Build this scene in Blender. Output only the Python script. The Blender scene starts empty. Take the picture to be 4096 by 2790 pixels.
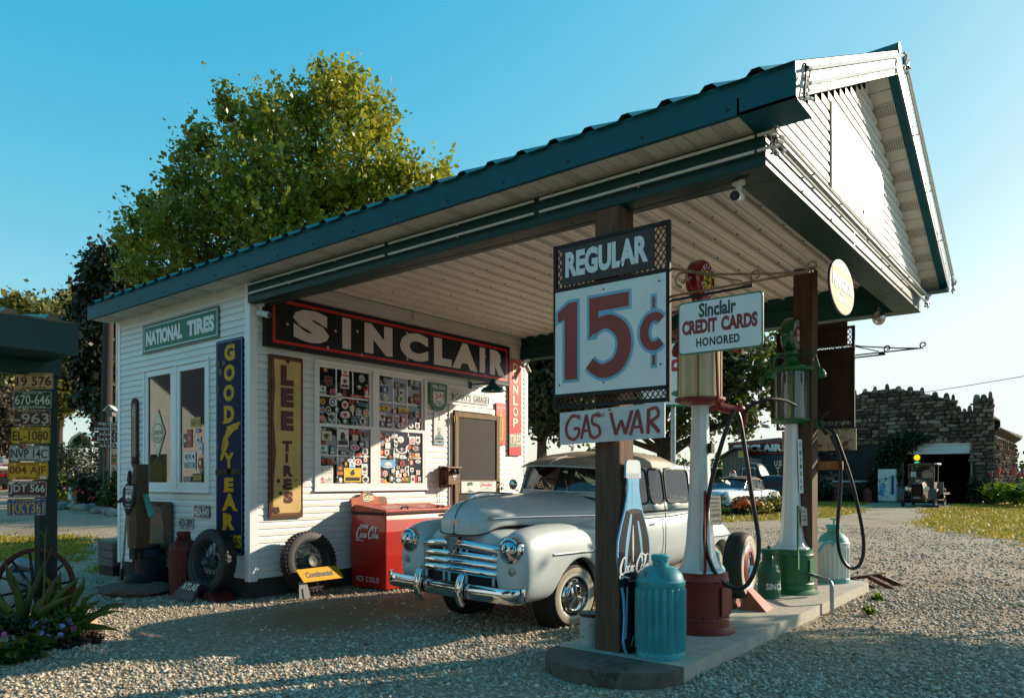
import bpy, bmesh, math, random
import numpy as np
from mathutils import Vector, Matrix, Euler, noise as mnoise
R = math.radians; PI = math.pi
S = bpy.context.scene; COL = S.collection
random.seed(7)
# ---------------------------------------------------------------- camera, sky, sun
cam = bpy.data.objects.new('camera', bpy.data.cameras.new('camera')); COL.objects.link(cam)
cam.location = (-4.852, -7.756, 1.40)
cam.rotation_euler = (R(90), 0, R(38.43 - 90))
cam.data.sensor_width = 36; cam.data.lens = 2950 / 4096 * 36
cam.data.shift_y = (1919 - 1395) / 4096
cam.data.clip_start = .05; cam.data.clip_end = 2000
S.camera = cam
SUN_DIR = Vector((-1.77, 1.0, -.80)).normalized()          # the way the light travels
SUN_ELEV = math.asin(-SUN_DIR.z); SUN_AZ = math.atan2(-SUN_DIR.x, -SUN_DIR.y)
sun = bpy.data.objects.new('sun', bpy.data.lights.new('sun', 'SUN')); COL.objects.link(sun)
sun.rotation_euler = SUN_DIR.to_track_quat('-Z', 'Y').to_euler()
sun.location = (20, -20, 20)
sun.data.energy = 4.8; sun.data.angle = R(.5); sun.data.color = (1.0, .85, .66)
W = bpy.data.worlds.new('World'); S.world = W; W.use_nodes = True
wn = W.node_tree.nodes; wl = W.node_tree.links
sky = wn.new('ShaderNodeTexSky'); sky.sky_type = 'NISHITA'; sky.sun_disc = False
sky.sun_elevation = SUN_ELEV; sky.sun_rotation = SUN_AZ
sky.air_density = 1.15; sky.dust_density = .7; sky.ozone_density = 1.1
SKY_K = .15; EXK = .64
sep = wn.new('ShaderNodeSeparateColor'); com = wn.new('ShaderNodeCombineColor'); wl.new(sky.outputs[0], sep.inputs[0])
for ch, (gain, gam, top, cut) in enumerate(((1.16*EXK, 1, .84*EXK, .125), (.95*EXK, .63, .90*EXK, 0), (.89*EXK, .36, .93*EXK, 0))):     # deep cyan overhead, pale near the sun
    src = sep.outputs[ch]
    for op, val in (('MULTIPLY', SKY_K), ('SUBTRACT', cut), ('MAXIMUM', .04), ('POWER', gam), ('MULTIPLY', gain), ('MINIMUM', top), ('DIVIDE', SKY_K)):
        q = wn.new('ShaderNodeMath'); q.operation = op; q.inputs[1].default_value = val; wl.new(src, q.inputs[0]); src = q.outputs[0]
    wl.new(src, com.inputs[ch])
wl.new(com.outputs[0], wn['Background'].inputs[0])
wn['Background'].inputs[1].default_value = SKY_K
S.view_settings.view_transform = 'Standard'; S.view_settings.look = 'None'
S.view_settings.exposure = .8; S.view_settings.gamma = 1
S.cycles.max_bounces = 6; S.cycles.diffuse_bounces = 3; S.cycles.glossy_bounces = 3; S.cycles.transparent_max_bounces = 10
S.cycles.transmission_bounces = 4; S.cycles.use_denoising = True; S.cycles.sample_clamp_indirect = 6

# ---------------------------------------------------------------- materials
def lin(h):
    h = h.lstrip('#'); o = []
    for i in (0, 2, 4):
        c = int(h[i:i+2], 16) / 255
        o.append(c / 12.92 if c <= .04045 else ((c + .055) / 1.055) ** 2.4)
    return (*o, 1)
MATS = {}
def mat(name, col, rough=.6, metal=0., var=.12, vs=6., rust=0., rcol='#5a3620', rs=3., bump=0., bs=60., stretch=None, coat=0., spec=.5, detail=5.):
    if name in MATS: return MATS[name]
    m = bpy.data.materials.new(name); m.use_nodes = True; MATS[name] = m
    nt = m.node_tree; N = nt.nodes; L = nt.links; b = N['Principled BSDF']
    b.inputs['Roughness'].default_value = rough; b.inputs['Metallic'].default_value = metal
    b.inputs['Coat Weight'].default_value = coat; b.inputs['Specular IOR Level'].default_value = spec
    c = lin(col)
    geo = N.new('ShaderNodeNewGeometry'); src = geo.outputs['Position']
    if stretch:
        mp = N.new('ShaderNodeMapping'); mp.inputs['Scale'].default_value = stretch
        L.new(src, mp.inputs[0]); src = mp.outputs[0]
    nz = N.new('ShaderNodeTexNoise'); nz.inputs['Scale'].default_value = vs; nz.inputs['Detail'].default_value = detail
    nz.inputs['Roughness'].default_value = .65; L.new(src, nz.inputs['Vector'])
    rmp = N.new('ShaderNodeMapRange'); rmp.inputs[1].default_value = .25; rmp.inputs[2].default_value = .75
    rmp.inputs[3].default_value = 1 - var * 1.4; rmp.inputs[4].default_value = 1 + var
    L.new(nz.outputs[0], rmp.inputs[0])
    mx = N.new('ShaderNodeMix'); mx.data_type = 'RGBA'; mx.blend_type = 'MULTIPLY'; mx.inputs[0].default_value = 1
    mx.inputs[6].default_value = c; L.new(rmp.outputs[0], mx.inputs[7])
    out = mx.outputs[2]
    if rust > 0:
        n2 = N.new('ShaderNodeTexNoise'); n2.inputs['Scale'].default_value = rs; n2.inputs['Detail'].default_value = 9
        n2.inputs['Roughness'].default_value = .7; L.new(geo.outputs['Position'], n2.inputs['Vector'])
        r2 = N.new('ShaderNodeMapRange'); t = .72 - .35 * rust
        r2.inputs[1].default_value = t; r2.inputs[2].default_value = t + .07
        L.new(n2.outputs[0], r2.inputs[0])
        m2 = N.new('ShaderNodeMix'); m2.data_type = 'RGBA'; L.new(r2.outputs[0], m2.inputs[0])
        L.new(out, m2.inputs[6]); m2.inputs[7].default_value = lin(rcol); out = m2.outputs[2]
        r3 = N.new('ShaderNodeMapRange'); r3.inputs[3].default_value = rough; r3.inputs[4].default_value = .9
        L.new(r2.outputs[0], r3.inputs[0]); L.new(r3.outputs[0], b.inputs['Roughness'])
    L.new(out, b.inputs['Base Color'])
    if bump > 0:
        n3 = N.new('ShaderNodeTexNoise'); n3.inputs['Scale'].default_value = bs; n3.inputs['Detail'].default_value = 6
        L.new(src, n3.inputs['Vector'])
        bp = N.new('ShaderNodeBump'); bp.inputs['Strength'].default_value = bump; bp.inputs['Distance'].default_value = .01
        L.new(n3.outputs[0], bp.inputs['Height']); L.new(bp.outputs[0], b.inputs['Normal'])
    return m
def glow(name, col, strength, base='#ffffff'):
    m = mat(name, base, .3); b = m.node_tree.nodes['Principled BSDF']
    b.inputs['Emission Color'].default_value = lin(col); b.inputs['Emission Strength'].default_value = strength; return m
def glass(name, tintc='#c8d2d0', dens=.25, rough=.02):
    """window glass: clear sheet with a fresnel reflection"""
    m = bpy.data.materials.new(name); m.use_nodes = True; MATS[name] = m
    nt = m.node_tree; N = nt.nodes; L = nt.links; N.remove(N['Principled BSDF'])
    t = N.new('ShaderNodeBsdfTransparent'); t.inputs[0].default_value = lin(tintc)
    g = N.new('ShaderNodeBsdfGlossy'); g.inputs['Roughness'].default_value = rough
    d = N.new('ShaderNodeBsdfDiffuse'); d.inputs[0].default_value = lin('#8a908e')
    f = N.new('ShaderNodeFresnel'); f.inputs[0].default_value = 1.6
    a = N.new('ShaderNodeMath'); a.operation = 'MULTIPLY_ADD'; a.inputs[1].default_value = 1.; a.inputs[2].default_value = .03
    L.new(f.outputs[0], a.inputs[0])
    x0 = N.new('ShaderNodeMixShader'); x0.inputs[0].default_value = dens; L.new(t.outputs[0], x0.inputs[1]); L.new(d.outputs[0], x0.inputs[2])
    x = N.new('ShaderNodeMixShader'); L.new(a.outputs[0], x.inputs[0]); L.new(x0.outputs[0], x.inputs[1]); L.new(g.outputs[0], x.inputs[2])
    L.new(x.outputs[0], N['Material Output'].inputs[0]); return m
def foliage(name, cols, trans=.35, rough=.55):
    """leaves: the colour differs from leaf to leaf; light also passes through"""
    m = bpy.data.materials.new(name); m.use_nodes = True; MATS[name] = m
    nt = m.node_tree; N = nt.nodes; L = nt.links; b = N['Principled BSDF']; b.inputs['Roughness'].default_value = rough
    g = N.new('ShaderNodeNewGeometry'); r = N.new('ShaderNodeValToRGB'); r.color_ramp.interpolation = 'LINEAR'
    el = r.color_ramp.elements
    for i, c in enumerate(cols):
        p = i / max(1, len(cols) - 1)
        e = el[i] if i < 2 else el.new(p)
        e.position = p; e.color = lin(c)
    L.new(g.outputs['Random Per Island'], r.inputs[0]); L.new(r.outputs[0], b.inputs['Base Color'])
    t = N.new('ShaderNodeBsdfTranslucent'); L.new(r.outputs[0], t.inputs[0])
    x = N.new('ShaderNodeMixShader'); x.inputs[0].default_value = trans
    L.new(b.outputs[0], x.inputs[1]); L.new(t.outputs[0], x.inputs[2]); L.new(x.outputs[0], N['Material Output'].inputs[0]); return m

mat('white siding', '#dcdcd8', .42, var=.05, vs=1.7, rust=.06, rcol='#8c8474', rs=2.2)
mat('dirty white siding', '#cfcac0', .5, var=.10, vs=3, rust=.32, rcol='#6d5d48', rs=3.2)
mat('white vinyl trim', '#e2e3e2', .35, var=.04)
mat('soffit vinyl', '#d8d0c4', .55, var=.10, vs=2.5, rust=.12, rcol='#8b7a66')
mat('soffit vent holes', '#3f3a34', .8)
mat('ceiling steel', '#e2dcd2', .42, var=.07, vs=1.5, rust=.05, rcol='#8a7866')
mat('ceiling rib', '#c4bcb0', .45, var=.06)
mat('green painted steel', '#1a5560', .5, var=.12, vs=2, rust=.04, rcol='#0c2526', spec=.12); mat('glossy green steel', '#104a56', .30, var=.10, vs=2, coat=.2)
mat('dark green beam', '#113a38', .45, var=.10, vs=2, spec=.25)
mat('green roof steel', '#1d6a66', .38, var=.08, coat=.1)
mat('concrete', '#a8a193', .85, var=.16, vs=7, bump=.35, bs=90, rust=.18, rcol='#7f7768', rs=5)
mat('mossy concrete', '#5f574a', .9, var=.25, vs=9, bump=.5, bs=80, rust=.5, rcol='#3f382a', rs=4)
mat('foundation concrete', '#6d6a66', .9, var=.15, vs=5, bump=.4, bs=70)
mat('post timber', '#5a4434', .85, var=.42, vs=5, stretch=(7, 7, .45), bump=.9, bs=14)
mat('grey timber', '#6d645a', .85, var=.35, vs=5, stretch=(7, 7, .6), bump=.7, bs=14)
mat('pale timber', '#9a6b3c', .8, var=.25, vs=5, stretch=(6, 6, .8))
mat('door timber', '#7d6a55', .85, var=.35, vs=6, stretch=(6, 6, .6), bump=.5, bs=18)
mat('brown timber', '#4b2019', .75, var=.25, vs=6, stretch=(1, 1, 6))
mat('pole timber', '#352d28', .9, var=.3, vs=6, stretch=(8, 8, .5), bump=.6, bs=14)
mat('rusty iron', '#4a2f22', .85, var=.35, vs=8, bump=.4, bs=60)
mat('dark iron', '#2b2320', .7, var=.25, vs=7, metal=.3)
mat('black rubber', '#17161a', .62, var=.25, vs=5, bump=.15, bs=80)
mat('hose rubber', '#111112', .42, var=.15)
mat('black plastic', '#111112', .4)
mat('white plastic', '#d3d3d0', .35)
mat('chrome', '#c9cdd0', .07, metal=1, var=.05, vs=3)
mat('dull chrome', '#b6b7b6', .22, metal=1, var=.10, vs=6, rust=.15, rcol='#6c5a44')
mat('galvanised pipe', '#9aa3a6', .38, metal=.8, var=.12)
mat('neon tube', '#c9ccc6', .22, var=.06)
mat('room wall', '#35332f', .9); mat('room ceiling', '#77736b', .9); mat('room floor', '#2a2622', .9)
mat('curtain', '#67686a', .9, var=.3, vs=3, stretch=(30, 30, .3))
glass('window glass', '#c2c8c6', .06); glass('clear glass', '#e4efe8', .10, .04)
glass('car glass', '#9aa79c', .06); glass('lamp lens', '#eef4f4', .06, .03); glass('ribbed cylinder glass', '#dfeae2', .34, .08)
for n, c in dict(white='#dfe0dc', cream='#d9cfae', black='#15171a', red='#b3231d', darkred='#7d1c18', maroon='#4f1515', orange='#c8641e',
                 yellow='#dcb414', gold='#c99a1a', blue='#16457d', navy='#131c3f', sky='#5b9ec9', teal='#2a7f86', green='#1c6b3c', darkgreen='#0f3a2c',
                 grey='#8c8e8c', dark='#26241f', pink='#d06a8c', brown='#4c3020', palegreen='#7fae93', lightgrey='#bcbdba').items():
    mat('paint ' + n, c, .42, var=.08, vs=9)
PA = lambda n: 'paint ' + n
# ---------------------------------------------------------------- mesh helpers
def V(*a): return Vector(a)
TXT = {}
def text2d(s, bold=0., shear=0., space=1., res=3):
    k = (s, bold, shear, space, res)
    if k in TXT: return TXT[k]
    cu = bpy.data.curves.new('t', 'FONT'); cu.body = s; cu.size = 1; cu.resolution_u = res; cu.offset = bold; cu.shear = shear
    cu.space_character = space; cu.dimensions = '2D'; cu.fill_mode = 'FRONT'
    ob = bpy.data.objects.new('t', cu); me = ob.to_mesh()
    vs = np.array([tuple(v.co)[:2] for v in me.vertices]) if len(me.vertices) else np.zeros((0, 2))
    fs = []
    for p in me.polygons:
        q = list(p.vertices); a = sum(vs[q[i]][0] * vs[q[(i+1) % len(q)]][1] - vs[q[(i+1) % len(q)]][0] * vs[q[i]][1] for i in range(len(q)))
        fs.append(q if a > 0 else q[::-1])
    ob.to_mesh_clear(); bpy.data.objects.remove(ob); bpy.data.curves.remove(cu)
    if len(vs):
        mn = vs.min(0); mxx = vs.max(0); vs = (vs - mn) / np.maximum(mxx - mn, 1e-6); asp = (mxx - mn)[0] / (mxx - mn)[1]
    else: asp = 1
    TXT[k] = (vs, fs, asp); return TXT[k]

class MB:
    def __init__(self): self.v = []; self.f = []; self.m = []; self.s = []; self.mats = []; self.M = None
    def mi(self, n):
        if n not in self.mats: self.mats.append(n)
        return self.mats.index(n)
    def add(self, vs, fs, m, smooth=False):
        k = len(self.v)
        if self.M is not None: vs = [self.M @ Vector(p) for p in vs]
        self.v += [tuple(p) for p in vs]; i = self.mi(m)
        for f in fs: self.f.append(tuple(k + j for j in f)); self.m.append(i); self.s.append(smooth)
        return k
    def box(self, x0, y0, z0, x1, y1, z1, m):
        x0, x1 = min(x0, x1), max(x0, x1); y0, y1 = min(y0, y1), max(y0, y1); z0, z1 = min(z0, z1), max(z0, z1)
        self.add([(x0,y0,z0),(x1,y0,z0),(x1,y1,z0),(x0,y1,z0),(x0,y0,z1),(x1,y0,z1),(x1,y1,z1),(x0,y1,z1)],
                 [(0,3,2,1),(4,5,6,7),(0,1,5,4),(1,2,6,5),(2,3,7,6),(3,0,4,7)], m)
    def obox(self, c, a, b, d, m):
        c, a, b, d = map(Vector, (c, a, b, d))
        if a.cross(b).dot(d) < 0: d = -d
        p = [c + sx*a + sy*b + sz*d for sz in (-1, 1) for sx, sy in ((-1,-1),(1,-1),(1,1),(-1,1))]
        self.add(p, [(0,3,2,1),(4,5,6,7),(0,1,5,4),(1,2,6,5),(2,3,7,6),(3,0,4,7)], m)
    def bar(self, p0, p1, w, h, m, up=(0, 0, 1)):
        p0 = Vector(p0); p1 = Vector(p1); d = (p1 - p0); L = d.length; d.normalize(); u = Vector(up)
        if abs(u.dot(d)) > .98: u = Vector((1, 0, 0))
        s = d.cross(u).normalized(); u = s.cross(d)
        self.obox((p0 + p1) / 2, d * L / 2, s * w / 2, u * h / 2, m)
    def tube(self, pts, r, m, n=8, caps=True, closed=False):
        pts = [Vector(p) for p in pts]; N = len(pts); rr = r if hasattr(r, '__len__') else [r] * N
        T = []
        for i in range(N):
            a = pts[(i-1) % N] if (closed or i) else pts[0]; b = pts[(i+1) % N] if (closed or i < N-1) else pts[-1]
            T.append((b - a).normalized())
        u = T[0].orthogonal().normalized(); vs = []
        for i in range(N):
            if i: u = (u - T[i] * u.dot(T[i])).normalized()
            w = T[i].cross(u)
            for k in range(n):
                t = 2 * PI * k / n; vs.append(pts[i] + (u * math.cos(t) + w * math.sin(t)) * rr[i])
        fs = []
        for i in range(N if closed else N - 1):
            j = (i + 1) % N
            for k in range(n): fs.append((i*n+k, i*n+(k+1) % n, j*n+(k+1) % n, j*n+k))
        if caps and not closed: fs += [tuple(range(n))[::-1], tuple((N-1)*n + k for k in range(n))]
        self.add(vs, fs, m, True)
    def cyl(self, p0, p1, r0, m, r1=None, n=16): self.tube([p0, p1], [r0, r0 if r1 is None else r1], m, n)
    def lathe(self, prof, c, m, n=24, axis=(0, 0, 1), a0=0., a1=2*PI):
        """prof: (radius, height) along the axis from point c"""
        ax = Vector(axis).normalized(); u = Vector((1, 0, 0)) if abs(ax.x) < .9 else Vector((0, 1, 0)); u = (u - ax * u.dot(ax)).normalized(); w = ax.cross(u)
        c = Vector(c); full = abs(a1 - a0 - 2*PI) < 1e-6; K = n if full else n + 1; vs = []; fs = []
        for r, h in prof:
            for k in range(K):
                t = a0 + (a1 - a0) * k / n; vs.append(c + ax * h + (u * math.cos(t) + w * math.sin(t)) * r)
        for i in range(len(prof) - 1):
            for k in range(n):
                a = i*K + k; b = i*K + (k+1) % K; fs.append((a, b, b + K, a + K))
        self.add(vs, fs, m, True)
    def ring(self, c, R_, r, m, axis=(0, 0, 1), n=32, k=8, a0=0, a1=2*PI):
        ax = Vector(axis).normalized(); u = ax.orthogonal().normalized(); w = ax.cross(u); c = Vector(c); cl = abs(a1 - a0 - 2*PI) < 1e-6
        self.tube([c + (u * math.cos(a0 + (a1-a0)*i/n) + w * math.sin(a0 + (a1-a0)*i/n)) * R_ for i in range(n if cl else n + 1)], r, m, k, closed=cl)
    def grid(self, rows, m, smooth=True, cu=False, cv=False):
        nr = len(rows); nc = len(rows[0]); vs = [p for r in rows for p in r]; fs = []
        for i in range(nr if cv else nr - 1):
            for j in range(nc if cu else nc - 1):
                a = i*nc + j; b = i*nc + (j+1) % nc; c = ((i+1) % nr)*nc + (j+1) % nc; d = ((i+1) % nr)*nc + j; fs.append((a, b, c, d))
        self.add(vs, fs, m, smooth)
    def loft(self, rings, m, caps=True, smooth=True):
        n = len(rings[0]); vs = [p for r in rings for p in r]; fs = []
        for i in range(len(rings) - 1):
            for k in range(n): fs.append((i*n+k, i*n+(k+1) % n, (i+1)*n+(k+1) % n, (i+1)*n+k))
        if caps: fs += [tuple(range(n))[::-1], tuple((len(rings)-1)*n + k for k in range(n))]
        self.add(vs, fs, m, smooth)
    def sphere(self, c, r, m, n=14, sc=(1, 1, 1), t0=0, t1=PI):
        k = n // 2 + 1
        self.grid([[Vector(c) + Vector((sc[0]*r*math.sin(t)*math.cos(p), sc[1]*r*math.sin(t)*math.sin(p), sc[2]*r*math.cos(t))) for p in [2*PI*j/n for j in range(n)]]
                   for t in [t1 + (t0 - t1)*i/k for i in range(k+1)]], m, cu=True)
    def prism(self, pts, d, m, m2=None):
        """flat outline pts (3D, counter-clockwise seen from the front) pushed back by vector d"""
        n = len(pts); pts = [Vector(p) for p in pts]; d = Vector(d)
        self.add(pts, [tuple(range(n))], m)
        self.add(pts + [p + d for p in pts], [tuple(range(2*n-1, n-1, -1))] + [(i, n+i, n+(i+1) % n, (i+1) % n) for i in range(n)], m2 or m)
    def text(self, s, O, u, v, x0, y0, x1, y1, m, bold=0., shear=0., space=1., res=3):
        vs, fs, asp = text2d(s, bold, shear, space, res); O = Vector(O); u = Vector(u); v = Vector(v)
        if x1 is None: x1 = x0 + (y1 - y0) * asp
        self.add([O + u * (x0 + p[0]*(x1-x0)) + v * (y0 + p[1]*(y1-y0)) for p in vs], fs, m)
    def build(self, name, parent=None, auto=32, bevel=0, sub=0, solid=0, bseg=2):
        me = bpy.data.meshes.new(name); me.from_pydata(self.v, [], self.f)
        for n in self.mats: me.materials.append(MATS[n])
        me.polygons.foreach_set('material_index', self.m)
        sm = any(self.s)
        me.polygons.foreach_set('use_smooth', self.s)
        me.update()
        if sm and auto and not sub: me.set_sharp_from_angle(angle=R(auto))
        o = bpy.data.objects.new(name, me); COL.objects.link(o)
        if solid:
            q = o.modifiers.new('thickness', 'SOLIDIFY'); q.thickness = solid; q.offset = -1
        if bevel:
            q = o.modifiers.new('bevel', 'BEVEL'); q.width = bevel; q.segments = bseg; q.limit_method = 'ANGLE'; q.angle_limit = R(40)
        if sub:
            q = o.modifiers.new('subdivision', 'SUBSURF'); q.levels = sub; q.render_levels = sub
        return o
def WM(o):
    """world matrix of an object before any depsgraph update"""
    m = o.matrix_basis.copy()
    return (WM(o.parent) @ o.matrix_parent_inverse @ m) if o.parent else m
def thing(name, label, cat, loc=(0, 0, 0), rz=0., group=None, local=False, rot=None):
    """an Empty at the thing's base; with local=True its parts are built in its own axes, else in world axes"""
    o = bpy.data.objects.new(name, None); COL.objects.link(o); o.location = loc
    o.rotation_euler = rot if rot else (0, 0, rz)
    o.empty_display_size = .1
    if local: LOCAL.add(o.name)
    return tag(o, label, cat, group)
LOCAL = set()
_old_build = MB.build
def _build(self, name, parent=None, **k):
    o = _old_build(self, name, None, **k)
    if parent is not None:
        o.parent = parent
        r = parent
        while r.parent: r = r.parent
        if r.name not in LOCAL: o.matrix_parent_inverse = WM(parent).inverted()
    return o
MB.build = _build
def tag(o, label, cat, group=None):
    o['label'] = label; o['category'] = cat
    if group: o['group'] = group
    return o
def struct(o, kind='structure'): o['kind'] = kind; return o
def dup(root, loc=None, rz=None, label=None, name=None):
    def cp(o, parent):
        c = o.copy(); COL.objects.link(c); c.parent = parent
        for ch in KIDS(o): cp(ch, c)
        return c
    r = cp(root, None)
    if name: r.name = name
    if root.name in LOCAL: LOCAL.add(r.name)
    if loc is not None: r.location = loc
    if rz is not None: r.rotation_euler[2] = rz
    if label: r['label'] = label
    return r
def KIDS(o): return [c for c in bpy.data.objects if c.parent == o]
def arc(c, r, a0, a1, n, ax='xz', y=0):
    o = []
    for i in range(n + 1):
        t = a0 + (a1 - a0) * i / n; p, q = c[0] + r * math.cos(t), c[1] + r * math.sin(t)
        o.append(Vector((p, y, q)) if ax == 'xz' else Vector((p, q, y)) if ax == 'xy' else Vector((y, p, q)))
    return o
def smooth_path(pts, k=6):
    pts = [Vector(p) for p in pts]; o = []
    for i in range(len(pts) - 1):
        p0 = pts[max(0, i-1)]; p1 = pts[i]; p2 = pts[i+1]; p3 = pts[min(len(pts)-1, i+2)]
        for j in range(k):
            t = j / k
            o.append(.5 * ((2*p1) + (-p0 + p2)*t + (2*p0 - 5*p1 + 4*p2 - p3)*t*t + (-p0 + 3*p1 - 3*p2 + p3)*t**3))
    o.append(pts[-1]); return o
class Board(MB):
    """a flat sign in the plane origin + x*u + y*v, facing u x v; layers of paint lie 1 mm apart"""
    def __init__(self, O, u, v, t=.012):
        MB.__init__(self); self.O = Vector(O); self.u = Vector(u).normalized(); self.w = Vector(v).normalized(); self.n = self.u.cross(self.w); self.t = t
    def P(self, x, y, l=0): return self.O + self.u*x + self.w*y + self.n * (.0012 * l)
    def panel(self, pts, m, edge=None): self.prism([self.P(*p) for p in pts], -self.n * self.t, m, edge)
    def poly(self, pts, m, l=1): self.add([self.P(x, y, l) for x, y in pts], [tuple(range(len(pts)))], m)
    def rect(self, x0, y0, x1, y1, m, l=1): self.poly([(x0,y0),(x1,y0),(x1,y1),(x0,y1)], m, l)
    def frame(self, x0, y0, x1, y1, w, m, l=1):
        self.rect(x0, y0, x1, y0+w, m, l); self.rect(x0, y1-w, x1, y1, m, l); self.rect(x0, y0+w, x0+w, y1-w, m, l); self.rect(x1-w, y0+w, x1, y1-w, m, l)
    def ell(self, cx, cy, rx, ry, m, l=1, n=20, a0=0, a1=2*PI):
        self.poly([(cx + rx*math.cos(a0 + (a1-a0)*i/n), cy + ry*math.sin(a0 + (a1-a0)*i/n)) for i in range(n if abs(a1-a0) > 6.2 else n+1)], m, l)
    def write(self, s, x0, y0, x1, y1, m, l=2, bold=.02, shear=0, space=1., res=3):
        self.text(s, self.P(0, 0, l), self.u, self.w, x0, y0, x1, y1, m, bold, shear, space, res)
    def stroke(self, pts, w, m, l=2, k=5):
        """brush stroke of varying width along a smooth path"""
        q = smooth_path([(x, y, 0) for x, y in pts], k); n = len(q); ww = w if hasattr(w, '__len__') else (w, w)
        a = []; b = []
        for i in range(n):
            d = (q[min(n-1, i+1)] - q[max(0, i-1)]).normalized(); s = i / (n-1) * (len(ww) - 1); j = min(len(ww)-2, int(s)); wi = ww[j] + (ww[j+1]-ww[j])*(s-j)
            nn = Vector((-d.y, d.x, 0)) * wi / 2; a.append(q[i] + nn); b.append(q[i] - nn)
        self.add([self.P(p.x, p.y, l) for p in a + b], [(i, n+i, n+i+1, i+1) for i in range(n-1)], m)
def rrect(x0, y0, x1, y1, r, n=4):
    o = []
    for cx, cy, a in ((x1-r, y0+r, -PI/2), (x1-r, y1-r, 0), (x0+r, y1-r, PI/2), (x0+r, y0+r, PI)):
        for i in range(n+1): o.append((cx + r*math.cos(a + PI/2*i/n), cy + r*math.sin(a + PI/2*i/n)))
    return o
UY, UX, UZ = (0, -1, 0), (1, 0, 0), (0, 0, 1)      # reading directions of things that face -X and -Y
# ---------------------------------------------------------------- ground
VD = Vector((.7833, .6216)); RD = Vector((.6216, -.7833)); CP = Vector((-4.852, -7.756))
def dl(x, y):
    q = Vector((x, y)) - CP; return q.dot(VD), q.dot(RD)
def sst(a, b, x):
    t = max(0, min(1, (x - a) / (b - a))); return t*t*(3 - 2*t)
def gh(x, y):
    """the yard climbs gently beyond the office on the left"""
    d, l = dl(x, y)
    return .07 * max(0, min(d, 60) - 12) * sst(-2.5, -6.5, l) * sst(11, 15, d)
def ground_xy(d, l): p = CP + VD*d + RD*l; return p.x, p.y
def gravel_mat(name, cols, dirt='#7a6248', scale=34., bumpd=.02):
    m = bpy.data.materials.new(name); m.use_nodes = True; MATS[name] = m
    nt = m.node_tree; N = nt.nodes; L = nt.links; b = N['Principled BSDF']; b.inputs['Roughness'].default_value = .9
    b.inputs['Specular IOR Level'].default_value = .25
    g = N.new('ShaderNodeNewGeometry'); pos = g.outputs['Position']
    def voro(sc, out='Color'):
        v = N.new('ShaderNodeTexVoronoi'); v.inputs['Scale'].default_value = sc; v.voronoi_dimensions = '2D'; L.new(pos, v.inputs['Vector']); return v
    v1 = voro(scale); v2 = voro(scale * 2.7)
    sp = N.new('ShaderNodeSeparateColor'); L.new(v1.outputs['Color'], sp.inputs[0])
    r = N.new('ShaderNodeValToRGB'); el = r.color_ramp.elements
    for i, c in enumerate(cols):
        e = el[i] if i < 2 else el.new(.5); e.position = i / (len(cols)-1); e.color = lin(c)
    L.new(sp.outputs[0], r.inputs[0])
    sp2 = N.new('ShaderNodeSeparateColor'); L.new(v2.outputs['Color'], sp2.inputs[0])
    r2 = N.new('ShaderNodeMapRange'); r2.inputs[3].default_value = .72; r2.inputs[4].default_value = 1.2; L.new(sp2.outputs[1], r2.inputs[0])
    mx = N.new('ShaderNodeMix'); mx.data_type = 'RGBA'; mx.blend_type = 'MULTIPLY'; mx.inputs[0].default_value = 1
    L.new(r.outputs[0], mx.inputs[6]); L.new(r2.outputs[0], mx.inputs[7])
    # trodden dirt in patches
    nz = N.new('ShaderNodeTexNoise'); nz.inputs['Scale'].default_value = .55; nz.inputs['Detail'].default_value = 7; nz.inputs['Roughness'].default_value = .65; L.new(pos, nz.inputs['Vector'])
    r3 = N.new('ShaderNodeMapRange'); r3.inputs[1].default_value = .50; r3.inputs[2].default_value = .68; r3.inputs[4].default_value = .8; L.new(nz.outputs[0], r3.inputs[0])
    mp = N.new('ShaderNodeMapping'); mp.inputs['Location'].default_value = (-.35, 1.35, 0); mp.inputs['Scale'].default_value = (.55, .85, .0); mp.vector_type = 'POINT'
    vm = N.new('ShaderNodeVectorMath'); vm.operation = 'SUBTRACT'; vm.inputs[1].default_value = (.3, -1.5, 0); L.new(pos, vm.inputs[0])
    vs = N.new('ShaderNodeVectorMath'); vs.operation = 'MULTIPLY'; vs.inputs[1].default_value = (.50, .80, 0); L.new(vm.outputs[0], vs.inputs[0])
    ln = N.new('ShaderNodeVectorMath'); ln.operation = 'LENGTH'; L.new(vs.outputs[0], ln.inputs[0])
    ad = N.new('ShaderNodeMath'); ad.operation = 'MULTIPLY_ADD'; ad.inputs[1].default_value = 1.2; L.new(nz.outputs[0], ad.inputs[0]); L.new(ln.outputs['Value'], ad.inputs[2])
    r4 = N.new('ShaderNodeMapRange'); r4.inputs[1].default_value = 1.65; r4.inputs[2].default_value = .95; L.new(ad.outputs[0], r4.inputs[0])
    mxx = N.new('ShaderNodeMath'); mxx.operation = 'MAXIMUM'; L.new(r3.outputs[0], mxx.inputs[0]); L.new(r4.outputs[0], mxx.inputs[1])
    m2 = N.new('ShaderNodeMix'); m2.data_type = 'RGBA'; L.new(mxx.outputs[0], m2.inputs[0]); L.new(mx.outputs[2], m2.inputs[6])
    nd = N.new('ShaderNodeTexNoise'); nd.inputs['Scale'].default_value = 45; nd.inputs['Detail'].default_value = 6; L.new(pos, nd.inputs['Vector'])
    rd = N.new('ShaderNodeMapRange'); rd.inputs[1].default_value = .3; rd.inputs[2].default_value = .7; rd.inputs[3].default_value = .6; rd.inputs[4].default_value = 1.35; L.new(nd.outputs[0], rd.inputs[0])
    m3 = N.new('ShaderNodeMix'); m3.data_type = 'RGBA'; m3.blend_type = 'MULTIPLY'; m3.inputs[0].default_value = 1; m3.inputs[6].default_value = lin(dirt); L.new(rd.outputs[0], m3.inputs[7])
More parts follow.
